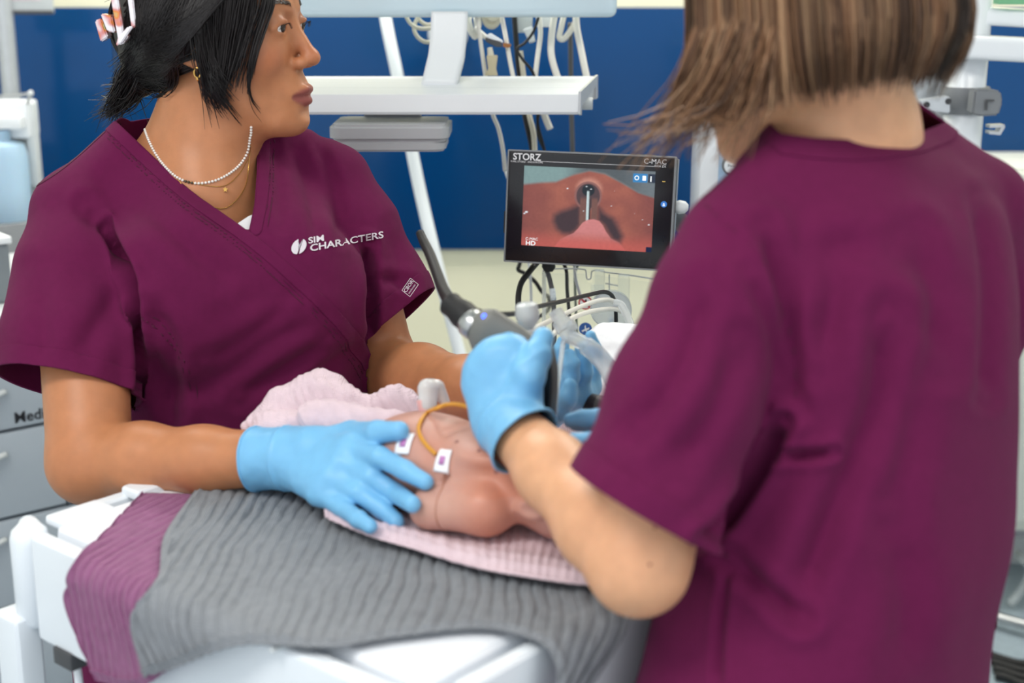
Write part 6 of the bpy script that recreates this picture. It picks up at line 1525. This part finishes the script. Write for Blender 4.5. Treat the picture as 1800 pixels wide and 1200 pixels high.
# claw clip
cc = W(208, 40, 1.655)
m_clip = mat('pearly_tortoise', (236, 226, 224), 0.15, var=0.0, coat=0.5)
nt = m_clip.node_tree; vr = nt.nodes.new('ShaderNodeTexNoise'); vr.inputs['Scale'].default_value = 38; cr = nt.nodes.new('ShaderNodeValToRGB')
els = cr.color_ramp.elements; els[0].position = 0.30; els[0].color = (*lin((170, 205, 150)), 1); els[1].position = 0.54; els[1].color = (*lin((238, 234, 240)), 1)
e_ = els.new(0.39); e_.color = (*lin((226, 130, 40)), 1); e_ = els.new(0.45); e_.color = (*lin((214, 140, 140)), 1)
tcn = nt.nodes.new('ShaderNodeTexCoord'); nt.links.new(tcn.outputs['Object'], vr.inputs[0]); nt.links.new(vr.outputs[0], cr.inputs[0]); nt.links.new(cr.outputs[0], nt.nodes['Principled BSDF'].inputs['Base Color'])
t2 = thing('hair_clip', 'pearly multicoloured square claw clip holding the black bun', 'hair clip', cc)
for q in ([(193, -10), (206, -10), (214, 76), (203, 81)], [(223, -10), (233, -10), (236, 46), (227, 52)], [(203, 81), (208, 66), (227, 46), (236, 46), (214, 76)], [(193, -18), (233, -18), (233, -8), (193, -8)]):
    pxpoly('frame_bar', q, 1.585, 0.007, m_clip, t2, 0.0012)
pxpoly('spring_wing', [(176, 24), (196, 28), (200, 58), (186, 56)], 1.60, 0.02, m_clip, t2, 0.0015)
pxpoly('spring_wing', [(166, 36), (178, 32), (188, 66), (174, 75)], 1.615, 0.02, m_clip, t2, 0.0015)
pxpoly('tooth', [(208, 70), (224, 60), (226, 66), (212, 77)], 1.60, 0.04, m_clip, t2, 0.001)
# ================================================================== nurse on the right (seen from behind)
TB = rot_axes((-0.72, 0.694, 0)); LB, FB = TB[:, 0], TB[:, 1]
B = thing('person', 'person with brown bob in plum scrubs seen from behind, holding the laryngoscope', 'person', (W(1480, 700, 1.24)[0], W(1480, 700, 1.24)[1], 0))
HBd = Head(W(1420, 20, 1.19), rot_axes((-0.76, 0.65, 0), pitch=R(8)))
neckB = W(1478, 235, 1.225)
sL = W(1290, 425, 1.135); eL = W(1122, 992, 1.118); wL = W(893, 742, 1.295)
sR_ = W(1712, 370, 1.345); eR = W(1420, 870, 1.44); wR = W(1165, 790, 1.32)
pelB = W(1440, 1240, 1.27)
f = Field(np.array([-0.06, 0.90, 0.62]), np.array([0.62, 1.62, 1.60]), 0.0032)
f.cone(HBd.p(0, -0.030, -0.045), neckB, 0.050, 0.056, 0.03); add_head(f, HBd, True)
f.cone(neckB - EZ * 0.002, sL - EZ * 0.015 - LB * 0.03, 0.046, 0.026, 0.03); f.cone(neckB + EZ * 0.0, sR_ - EZ * 0.01 + LB * 0.03, 0.046, 0.026, 0.03)
f.cone(neckB + EZ * 0.010 - FB * 0.004, neckB - EZ * 0.028 - LB * 0.072, 0.044, 0.026, 0.03); f.cone(neckB + EZ * 0.006 - FB * 0.01, neckB - EZ * 0.040 + LB * 0.065 - FB * 0.005, 0.044, 0.020, 0.03)
ch = (sL + sR_) / 2 - EZ * 0.12
f.ell(ch, (0.135, 0.085, 0.15), TB, 0.05); f.ell(ch - EZ * 0.22, (0.125, 0.085, 0.2), TB, 0.05); f.ell(pelB, (0.15, 0.11, 0.12), TB, 0.05)
f.chain([sL, (sL + eL) / 2, eL], [0.040, 0.043, 0.038], 0.015)
f.chain([eL, eL + (wL - eL) * 0.25, eL + (wL - eL) * 0.62, wL], [0.0355, 0.0355, 0.0300, 0.0255], 0.02)
f.cone(wL, wL + (wL - eL) * 0.10, 0.024, 0.018, 0.01)
f.chain([sR_, eR, wR], [0.042, 0.040, 0.027], 0.02)
V, F = f.mesh(); del f; V = relax(V, F, 1, 0.4)
C = lips_eyes_col(HBd, V, (218, 164, 126), (190, 110, 105), (212, 142, 112))
red = np.exp(-((V - eL - np.array([0.01, 0.02, 0.03])) ** 2).sum(1) / 0.0022); C = C * (1 - 0.35 * red[:, None]) + np.array(lin((226, 150, 122))) * 0.35 * red[:, None]
me = mesh_np('body', V, F); set_col(me, C); bodyB = obj('body', me, skin_mat('skin_fair'), B)
bvhB = BVHTree.FromPolygons([Vector(v) for v in V], [tuple(q) for q in F.tolist()])
for s in (1, -1):
    c = HBd.p(s * 0.031, 0.0732, 0.0040); V2, F2 = lathe_vf([(0.0, -0.0128)] + [(0.0128 * math.sin(a), -0.0128 * math.cos(a)) for a in np.linspace(0.2, math.pi - 0.2, 14)] + [(0, 0.0128)], c, HBd.R[:, 1], 24)
    eo = obj('eye', mesh_np('eye', V2, F2), m_eye, B); lathe_obj('iris', [(0, 0.0004), (0.0035, 0.0002), (0.0058, -0.0009), (0.0058, -0.0016)], c + HBd.R[:, 1] * 0.0130, HBd.R[:, 1], m_iris, eo, 20)
m_mole = mat('mole', (150, 92, 68), 0.5)
for px, py in ((1142, 992), (1151, 927)):
    a = _norm(W(px, py, 1.0) - o_cam); h = bvhB.ray_cast(Vector(o_cam), Vector(a))
    if h[0] is not None: lathe_obj('skin_mark', [(0, -0.0005), (0.0014, 0), (0.001, 0.0004), (0, 0.0006)], np.array(h[0]), np.array(h[1]), m_mole, B, 10)
# ---------------------------------------------------------------- scrub tunic
def rowB(pxl, pxr, py, d, asp):
    """outline pixels -> section whose silhouette spans them; asp = depth / width"""
    a = W(pxl, py, d); c = W(pxr, py, d); m = (a + c) / 2; half = (c[0] - a[0]) / 2
    la = half / math.sqrt(LB[0] ** 2 + (asp * FB[0]) ** 2)
    return [m[2], m[0], m[1], la, la * asp, la * asp]
tabB = resample_tab(np.array([
    rowB(1385, 1580, 222, 1.225, 0.8), rowB(1350, 1660, 262, 1.225, 0.66), rowB(1300, 1735, 318, 1.23, 0.60), rowB(1250, 1785, 400, 1.235, 0.62), rowB(1225, 1800, 520, 1.24, 0.68), rowB(1230, 1800, 650, 1.245, 0.70),
    rowB(1220, 1796, 800, 1.25, 0.70), rowB(1180, 1786, 950, 1.255, 0.72), rowB(1135, 1772, 1100, 1.25, 0.62), rowB(1095, 1762, 1230, 1.25, 0.60), rowB(1080, 1758, 1400, 1.25, 0.60)]))
TLO = np.array([-0.02, 0.86, 0.62]); THI = np.array([0.66, 1.66, 1.36])
f = Field(TLO, THI, 0.0036); sl, P = f._box(TLO, THI, 0); f.phi[sl] = zloft(P, tabB, TB).astype(np.float32); del P
f.cone(neckB - EZ * 0.006 + LB * 0.05, sL + EZ * 0.0, 0.037, 0.038, 0.03); f.cone(neckB - LB * 0.05, sR_ + EZ * 0.004, 0.042, 0.046, 0.03)
s1 = [sL, W(1262, 520, 1.125), W(1196, 700, 1.115), W(1128, 890, 1.11), W(1085, 1020, 1.105)]; s1r = [0.040, 0.046, 0.053, 0.056, 0.057]
s2 = [sR_, W(1720, 520, 1.40), W(1660, 700, 1.43), W(1600, 800, 1.45)]; s2r = [0.046, 0.052, 0.056, 0.06]
g1 = Field(TLO, THI, 0.0036); g1.chain(s1, s1r, 0.03); g2 = Field(TLO, THI, 0.0036); g2.chain(s2, s2r, 0.03)
for g in (g1, g2):
    k = 0.018; a = f.phi; d_ = g.phi; h = np.clip(0.5 + 0.5 * (a - d_) / k, 0, 1); f.phi = a + (d_ - a) * h - k * h * (1 - h)
V, F = f.mesh(); tors = zloft(V.astype(np.float32), tabB, TB)
is1 = (samp(g1, V) < 0.012) & (tors > 0.004); is2 = (samp(g2, V) < 0.012) & (tors > 0.004)
del f, g1, g2
V = relax(V, F, 2, 0.5); Nn = vnormals(V, F)
def pxs(V):
    d_ = V[:, 1] * cp - (V[:, 2] - CAM_H) * sp; return np.stack([900 + FPX * V[:, 0] / d_, 600 - FPX * (V[:, 1] * sp + (V[:, 2] - CAM_H) * cp) / d_], -1)
PX = pxs(V); front = (Nn * (o_cam - V)).sum(1) > 0
FB_ = [([(1345, 400), (1375, 500), (1390, 600), (1400, 720)], 0.006, 16), ([(1320, 480), (1350, 570), (1372, 680)], 0.004, 14), ([(1375, 745), (1330, 830), (1270, 920), (1235, 950)], 0.014, 14), ([(1370, 800), (1420, 800), (1465, 795)], 0.007, 9), ([(1560, 560), (1545, 700), (1500, 820), (1440, 960), (1400, 1060)], 0.008, 26), ([(1480, 440), (1460, 560), (1440, 640)], 0.005, 24), ([(1620, 600), (1600, 760), (1560, 900)], 0.004, 30), ([(1280, 980), (1360, 1050), (1410, 1090)], 0.006, 16),
       ([(1400, 470), (1500, 430), (1600, 440)], 0.004, 30), ([(1720, 350), (1740, 500), (1730, 700)], 0.005, 16), ([(1600, 420), (1640, 500), (1650, 640)], 0.005, 26), ([(1280, 1000), (1265, 1100), (1260, 1200)], 0.003, 8), ([(1560, 900), (1600, 1050), (1590, 1200)], 0.005, 34), ([(1240, 500), (1200, 640), (1120, 760)], 0.004, 20), ([(1300, 600), (1260, 720), (1180, 830)], 0.004, 22)]
V = V + Nn * (folds(V, Nn, PX, front, FB_) + 0.0026 * noise(V * np.array([10, 10, 7])) + 0.0010 * noise(V * np.array([28, 28, 18])))[:, None]
# neckline: round at the back
rel = V - neckB; lat = rel @ LB; fwd = rel @ FB; zc = neckB[2] + 0.006 - 0.30 * np.clip(-fwd, -0.08, 0.08) * 0 + 0.18 * np.abs(lat)
inside = np.where(np.hypot(lat, fwd) < 0.12, np.minimum(0.086 - np.hypot(lat * 0.92, fwd), rel[:, 2] + 0.012 - 0.02 * (fwd < 0)), -1.0)
yb = np.interp(PX[:, 0], [1290, 1372, 1430, 1500, 1560, 1620, 1672, 1720], [150, 236, 243, 247, 243, 232, 212, 150])
inside = np.where(front & (fwd < 0.085) & (PX[:, 1] < 330), (yb - PX[:, 1]) * 0.0005, inside)
h1 = W(1024, 838, 1.085), W(1228, 946, 1.115), W(1100, 852, 1.20)
n1 = _norm(np.cross(h1[1] - h1[0], h1[2] - h1[0])); n1 = n1 if n1[2] < 0 else -n1
q1 = np.where(is1, -((V - h1[0]) @ n1), 1.0)
p2 = W(1650, 715, 1.43); n2 = _norm(s2[3] - s2[1]); q2 = np.where(is2, -((V - p2) @ n2), 1.0)
keep = np.minimum(np.minimum(q1, q2), np.minimum(-inside, V[:, 2] - 0.70))
VV = np.concatenate([V, Nn, inside[:, None], q1[:, None], q2[:, None], PX], 1)
V1, F1 = clip_mesh(VV, F, keep); o = obj('scrub_tunic', mesh_np('scrub_tunic', V1[:, :3], F1), m_scrub, B); tunB = o
md = o.modifiers.new('solid', 'SOLIDIFY'); md.thickness = 0.0018; md.offset = -1
strip('neck_band', np.where(V1[:, 6] > -0.3, 0.018 + V1[:, 6], -1.0), 0.0012, m_scrub, tunB, V1, F1)
strip('sleeve_hem', np.where(V1[:, 7] < 0.5, 0.022 - V1[:, 7], -1.0), 0.0011, m_scrub, tunB, V1, F1)
strip('sleeve_hem', np.where(V1[:, 8] < 0.5, 0.022 - V1[:, 8], -1.0), 0.0011, m_scrub, tunB, V1, F1)
for pts in ([(1345, 250), (1290, 300), (1235, 350)], [(1240, 360), (1330, 450), (1385, 560), (1398, 700)], [(1280, 960), (1276, 1080), (1270, 1200)]):
    dd = seg_dist(V1[:, 9:11], pts); fr = (V1[:, 3:6] * (o_cam - V1[:, :3])).sum(1) > 0
    strip('seam', np.where(fr, (1.5 - dd) * 0.0006, -1.0), 0.0007, m_scrub_st, tunB, V1, F1)
person_trousers(B, pelB - EZ * 0.05, FB)

# ---------------------------------------------------------------- gloves
cf = wL - eL
fg = [[W(900, 622, 1.300), W(893, 592, 1.338), W(915, 604, 1.360), W(935, 622, 1.352)],
      [W(872, 628, 1.304), W(862, 606, 1.346), W(888, 620, 1.370), W(915, 638, 1.360)],
      [W(852, 648, 1.308), W(843, 632, 1.352), W(872, 642, 1.376), W(900, 658, 1.366)],
      [W(846, 680, 1.312), W(840, 668, 1.352), W(866, 672, 1.376), W(890, 684, 1.366)]]
th = [W(912, 700, 1.290), W(930, 660, 1.278), W(944, 622, 1.283), W(955, 594, 1.290)]
hand_glove('glove', wL + cf * 0.03, -cf, fg, th, None, m_glove, B, fr=0.0105, wr=0.0285, palm=0.0165, tfr=0.0120, cuff_len=0.040, cuff_r=0.037, cuff_tilt=-cf / np.linalg.norm(cf) + np.array([0.25, 0, -0.25]))
cf = wR - eR
fg = [[W(1098, 742, 1.345), W(1055, 735, 1.350), W(1025, 736, 1.352), W(1003, 739, 1.352)],
      [W(1110, 752, 1.350), W(1065, 742, 1.368), W(1035, 742, 1.372), W(1012, 744, 1.372)],
      [W(1122, 768, 1.345), W(1085, 775, 1.375), W(1062, 785, 1.385), W(1048, 795, 1.385)],
      [W(1128, 790, 1.335), W(1100, 805, 1.360), W(1082, 818, 1.365), W(1070, 828, 1.360)]]
th = [W(1130, 785, 1.300), W(1085, 785, 1.280), W(1045, 780, 1.268), W(1008, 778, 1.264)]
hand_glove('glove', W(1150, 780, 1.325), -cf, fg, th, None, m_glove, B, h=0.0018, fr=0.0092, wr=0.026, palm=0.012, tfr=0.0108, cuff_len=0.05, cuff_r=0.031)

# ---------------------------------------------------------------- brown bob
rs = np.random.RandomState(21)
m_hairb = mat('brown_hair', (120, 86, 60), 0.40, attr='Col', var=0.12, vscale=60, spec=0.45)
f = Field(HBd.o - 0.2, HBd.o + 0.2, 0.0032)
f.ell(HBd.p(0, -0.016, 0.040), (0.088, 0.104, 0.092), HBd.R, 0.01); f.ell(HBd.p(0, -0.022, -0.018), (0.093, 0.100, 0.070), HBd.R, 0.03)
V, F = f.mesh(); L = HBd.loc(V)
yf = np.interp(L[:, 2], [-0.12, -0.03, 0.01, 0.05, 0.09, 0.14], [0.02, 0.03, 0.035, 0.05, 0.07, 0.08]); keepf = np.minimum(yf - L[:, 1], L[:, 2] + 0.050)
V, F = clip_mesh(np.concatenate([V, L], 1), F, keepf)
me = mesh_np('hair', V[:, :3], F); set_col(me, np.ones((len(V), 3)) * np.array(lin((72, 50, 36)))); hairB = obj('hair', me, m_hairb, B)
paths = []; cols = []
pal = [np.array(lin(c)) for c in ((96, 66, 46), (124, 88, 62), (150, 112, 82), (176, 138, 104), (82, 56, 40), (138, 98, 68))]
N_ = 5200
for i in range(N_):
    az = rs.uniform(-math.pi, math.pi)                       # 0 = back of the head, +-pi = face
    fr = abs(az) / math.pi
    if fr > 0.72 and rs.rand() < 0.85: continue
    dirx, diry = math.sin(az), -math.cos(az)                 # x lateral (left +), y forward
    off = rs.uniform(0.0, 0.010); side = 1 if dirx > 0 else -1
    top = np.array([0.012 * side * rs.rand(), 0.02 + rs.normal() * 0.03, 0.131 + off])
    ra, rb = 0.091 + off, 0.108 + off
    def at(z, k): return np.array([dirx * ra * k, -0.016 + diry * rb * k, z])
    zend = float(np.interp(fr, [0, 0.35, 0.45, 0.55, 0.72], [-0.052, -0.062, -0.064, -0.067, -0.076])) + rs.normal() * 0.007         # shorter at the nape, longer towards the chin
    flip = (0.030 * rs.rand() + 0.02) * max(0, dirx) * fr * 1.6 if False else 0.0
    cur = rs.normal() * 0.006
    pts = [top, at(0.108, 0.62), at(0.060, 0.97), at(0.010, 1.02), at(zend * 0.5, 1.01 + cur), at(zend, 0.95 - 0.10 * (fr < 0.45) + cur * 2)]
    pts = np.array(pts)
    # the front locks swing forward and outwards
    if fr > 0.42:
        w_ = (fr - 0.42) / 0.4 * rs.uniform(0.3, 1.0); pts[-1] += np.array([dirx * 0.020, 0.045, 0.004 - 0.012 * rs.rand()]) * w_; pts[-2] += np.array([0, 0.012, 0]) * w_
    paths.append(HBd.o + smooth_path(pts, 12) @ HBd.R.T)
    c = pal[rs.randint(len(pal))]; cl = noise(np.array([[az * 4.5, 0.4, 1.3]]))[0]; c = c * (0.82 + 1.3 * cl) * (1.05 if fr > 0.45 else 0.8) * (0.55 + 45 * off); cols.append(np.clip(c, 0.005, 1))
# flying strands on the left
for i in range(150):
    az = rs.uniform(0.45, 0.75) * math.pi; dirx, diry = math.sin(az), -math.cos(az); ra, rb = 0.096, 0.112
    def at(z, k): return np.array([dirx * ra * k, -0.016 + diry * rb * k, z])
    e = np.array([dirx * 0.03, 0.050 + 0.035 * rs.rand(), 0.0]) * rs.uniform(0.3, 1.0)
    pts = np.array([np.array([0.01, 0.02, 0.135]), at(0.108, 0.64), at(0.06, 0.985), at(0.01, 1.03), at(-0.035, 1.05) + e * 0.25, at(-0.065 - rs.rand() * 0.02, 1.0) + e * 0.7, at(-0.072 - 0.045 * rs.rand(), 0.98) + e * 1.3])
    paths.append(HBd.o + smooth_path(pts, 12) @ HBd.R.T); cols.append(pal[rs.randint(6)] * rs.uniform(0.7, 1.2))
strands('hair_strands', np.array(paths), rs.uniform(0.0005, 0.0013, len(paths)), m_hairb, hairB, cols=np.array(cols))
# ================================================================== laryngoscope, tubes and small things near the hands
t = thing('video_laryngoscope', 'grey video laryngoscope with black blade and glowing blue ring held in the glove', 'laryngoscope', W(962, 728, 1.305))
m_lgh = mat('laryngoscope_grey', (112, 112, 108), 0.45, var=0.04)
# handle: flattened loft from the ring to the blade joint
hp = [W(830, 572, 1.345), W(850, 584, 1.342), W(880, 598, 1.338), W(915, 612, 1.332), W(950, 622, 1.322)]
hp = smooth_path(np.array(hp), 24); hw = np.interp(np.linspace(0, 1, 24), [0, 0.15, 0.35, 0.7, 1], [0.012, 0.022, 0.028, 0.022, 0.012]); hh = np.interp(np.linspace(0, 1, 24), [0, 0.3, 1], [0.011, 0.015, 0.010])
ax = _norm(hp[-1] - hp[0]); upv = _norm(np.array([0.25, -0.3, 1]) - ax * np.dot([0.25, -0.3, 1], ax)); sd = np.cross(ax, upv)
k = 20; an_ = np.arange(k) / k * 2 * np.pi
V = (hp[:, None] + hw[:, None, None] * np.cos(an_)[None, :, None] * upv + hh[:, None, None] * np.sin(an_)[None, :, None] * sd).reshape(-1, 3)
i_ = np.arange(23)[:, None] * k; j_ = np.arange(k)[None]; F = np.stack([i_ + j_, i_ + (j_ + 1) % k, i_ + k + (j_ + 1) % k, i_ + k + j_], -1).reshape(-1, 4)
V = np.vstack([V, hp[0], hp[-1]]); jj = np.arange(k); obj('handle', mesh_np('handle', V, [F, np.stack([np.full(k, 24 * k), (jj + 1) % k, jj], -1), np.stack([np.full(k, 24 * k + 1), 23 * k + jj, 23 * k + (jj + 1) % k], -1)]), m_lgh, t)
rax = W(800, 545, 1.36) - W(838, 577, 1.344)
lathe_obj('metal_collar', [(0, 0), (0.0135, 0), (0.0145, 0.004), (0.0145, 0.012), (0.0125, 0.016), (0, 0.016)], W(840, 577, 1.343), rax, m_metal, t, 24)
m_led = mat('blue_led', (60, 90, 255), 0.3, emit=3.0, var=0.0)
lathe_obj('status_light', [(0.0, 0.0), (0.0022, 0.0005), (0.0026, 0.002), (0, 0.003)], W(851, 556, 1.327), (0.1, -1, 0.3), m_led, t, 12)
lathe_obj('connector', [(0, 0), (0.0135, 0), (0.0140, 0.012), (0.0115, 0.022), (0.0120, 0.030), (0.008, 0.034), (0, 0.034)], W(826, 563, 1.349), rax, m_rubber, t, 20)
bl = smooth_path(np.array([W(952, 612, 1.318), W(960, 650, 1.308), W(960, 690, 1.303), W(957, 730, 1.302), W(958, 756, 1.305)]), 20)
def blade_fn(u, v):
    P = np.zeros(u.shape + (3,)); c = np.stack([np.interp(v, np.linspace(0, 1, 20), bl[:, i]) for i in range(3)], -1); x = np.array([0.86, -0.5, 0]); w = 0.0068 - 0.002 * v
    return c + (u[..., None] - 0.5) * 2 * w[..., None] * x
sheet('blade', 6, 24, blade_fn, m_black, t, thick=0.0035)
def flange_fn(u, v):
    c = np.stack([np.interp(v, np.linspace(0, 1, 20), bl[:, i]) for i in range(3)], -1); y = np.array([0.5, 0.86, 0])
    return c + np.array([0.86, -0.5, 0]) * 0.005 + u[..., None] * 0.014 * y
sheet('blade_flange', 4, 24, flange_fn, m_dgrey, t, thick=0.0025)
# cable tail standing up from the connector, and the long cable to the column
tube_obj('cable_boot', [W(806, 548, 1.36), W(793, 532, 1.39), W(779, 509, 1.43), W(768, 480, 1.47), W(756, 448, 1.51), W(745, 425, 1.53), W(738, 409, 1.54)], (0.0078, 0.0072, 0.0062, 0.0058, 0.0056, 0.0052, 0.0045), m_rubber, t, n=40, k=12)
o = cable('scope_cable', 'black cable running from the laryngoscope across to the clear panel', [(836, 545, 1.36), (860, 551, 1.38), (905, 551, 1.45), (940, 540, 1.55), (990, 529, 1.68), (1035, 518, 1.78), (1062, 513, 1.84), (1076, 520, 1.87), (1082, 540, 1.9), (1083, 575, 1.92)], 0.0028, m_rubber, 'cables near the hands')
# white translucent connector held above the hand
t = thing('tube_connector', 'milky plastic connector floating tip of a stylet between the gloved hands', 'connector', W(925, 590, 1.36))
t['label'] = 'blurred milky plastic plug sticking up between grey handle and gloved thumb'
pa = W(938, 640, 1.36); ua = W(926, 545, 1.35) - pa; ua_n = _norm(ua); Lc = np.linalg.norm(ua)
lathe_obj('plug', [(0, Lc * 0.45), (0.0060, Lc * 0.45), (0.0065, Lc * 0.62), (0.0045, Lc * 0.66), (0.0100, Lc * 0.78), (0.0118, Lc * 0.92), (0.0105, Lc * 1.10), (0.007, Lc * 1.14), (0, Lc * 1.14)], pa, ua_n, m_milky, t, 20)
V, F = tube_vf(smooth_path([pa + ua_n * Lc * 0.5, W(945, 660, 1.345), W(958, 700, 1.32), W(966, 735, 1.31)], 16), 0.0022, 8); obj('stem', mesh_np('stem', V, F), m_tubing, t)
# tracheal tube along the blade
o = tube_obj('tracheal_tube', [W(990, 600, 1.45), W(985, 640, 1.40), W(978, 690, 1.34), W(974, 735, 1.315), W(972, 758, 1.315)], 0.0026, m_tubing, None, n=24); tag(o, 'thin clear tube running beside the black blade into the doll mouth', 'tube')
# breathing circuit: Y piece and hoses
t = thing('breathing_tube', 'clear breathing hose with connector arching down from the upright fingers', 'hose', W(1090, 690, 1.50))
V, F = tube_vf(smooth_path([W(1002, 592, 1.455), W(1022, 602, 1.45), W(1048, 622, 1.45), (W(1070, 650, 1.455)), W(1084, 690, 1.465), W(1088, 730, 1.475)], 40), np.concatenate([np.full(10, 0.0078), np.full(30, 0.0098)]), 16); obj('hose', mesh_np('hose', V, F), m_tubing, t)
lathe_obj('connector', [(0.0, 0), (0.0085, 0), (0.0085, 0.010), (0.010, 0.011), (0.010, 0.022), (0.0075, 0.023), (0.0075, 0.034), (0, 0.034)], W(1004, 596, 1.455), W(985, 562, 1.46) - W(1004, 596, 1.455), m_tubing, t, 20)
lathe_obj('side_port', [(0, 0), (0.0055, 0), (0.006, 0.012), (0, 0.012)], W(994, 580, 1.455), (0.8, -0.2, 0.6), m_tubing, t, 14)
o = cable('line_tube', 'upper pale tube rising from the hands to the clear panel', [(905, 600, 1.5), (940, 577, 1.55), (985, 555, 1.64), (1030, 535, 1.74), (1060, 527, 1.8), (1080, 530, 1.84), (1098, 548, 1.86), (1112, 575, 1.86), (1125, 610, 1.84)], (0.003), m_cable_w, 'pale tubes near the hands', 'tube')
o = cable('line_tube', 'lower pale tube rising from the upright fingers to the clear panel', [(960, 600, 1.52), (985, 575, 1.57), (1010, 557, 1.65), (1045, 546, 1.75), (1080, 543, 1.84), (1094, 548, 1.86)], 0.003, m_cable_w, 'pale tubes near the hands', 'tube')
o = cable('line_tube', 'wider clear tube bending down beside the right sleeve', [(1078, 532, 1.80), (1092, 536, 1.80), (1104, 560, 1.79), (1114, 585, 1.78), (1128, 620, 1.76)], 0.0055, m_tubing, 'pale tubes near the hands', 'tube')
# white pad and scope handle on the far side of the bed
f = Field(W(1095, 640, 1.66) - 0.14, W(1095, 640, 1.66) + 0.14, 0.004)
for a, b, ra, rb in (((1072, 610, 1.70), (1150, 625, 1.66), 0.03, 0.035), ((1070, 650, 1.68), (1160, 670, 1.64), 0.04, 0.045), ((1065, 690, 1.64), (1160, 705, 1.60), 0.035, 0.04)): f.cone(W(*a), W(*b), ra, rb, 0.03)
V, F = f.mesh(); Nn = vnormals(V, F); V = V + Nn * (0.006 * noise(V * 30) + 0.003 * noise(V * 70))[:, None]
o = obj('cushion', mesh_np('cushion', V, F), mat('white_linen', (236, 238, 242), 0.8, bump=0.2), None); tag(o, 'crumpled white pad lying on the bed behind the upright glove', 'pad'); origin_base(o)
t = thing('otoscope', 'dark grey cylinder with printed rings lying on the bed beside the right nurse', 'handle', W(1055, 712, 1.49))
a, b = W(1030, 708, 1.49), W(1100, 724, 1.47); axh = b - a
lathe_obj('barrel', [(0, 0.012), (0.0105, 0.012), (0.0115, 0.014), (0.0115, 0.05), (0.0105, 0.052), (0, 0.052)], a, axh, mat('warm_dark_grey', (92, 84, 78), 0.45), t, 24)
lathe_obj('end_cap', [(0, 0), (0.009, 0.0005), (0.0112, 0.004), (0.0112, 0.0135), (0, 0.0135)], a, axh, mat('dark_brown_plastic', (52, 40, 38), 0.4), t, 24)
hx = _norm(axh); text_obj('lettering', 'HEINE F', M4(a + hx * 0.028 + np.array([0, -0.0105, 0.0052]), hx, _norm(np.cross(np.array([0, -0.9, 0.43]), hx)), np.array([0, -0.9, 0.43])), 0.006, m_greyink, t)
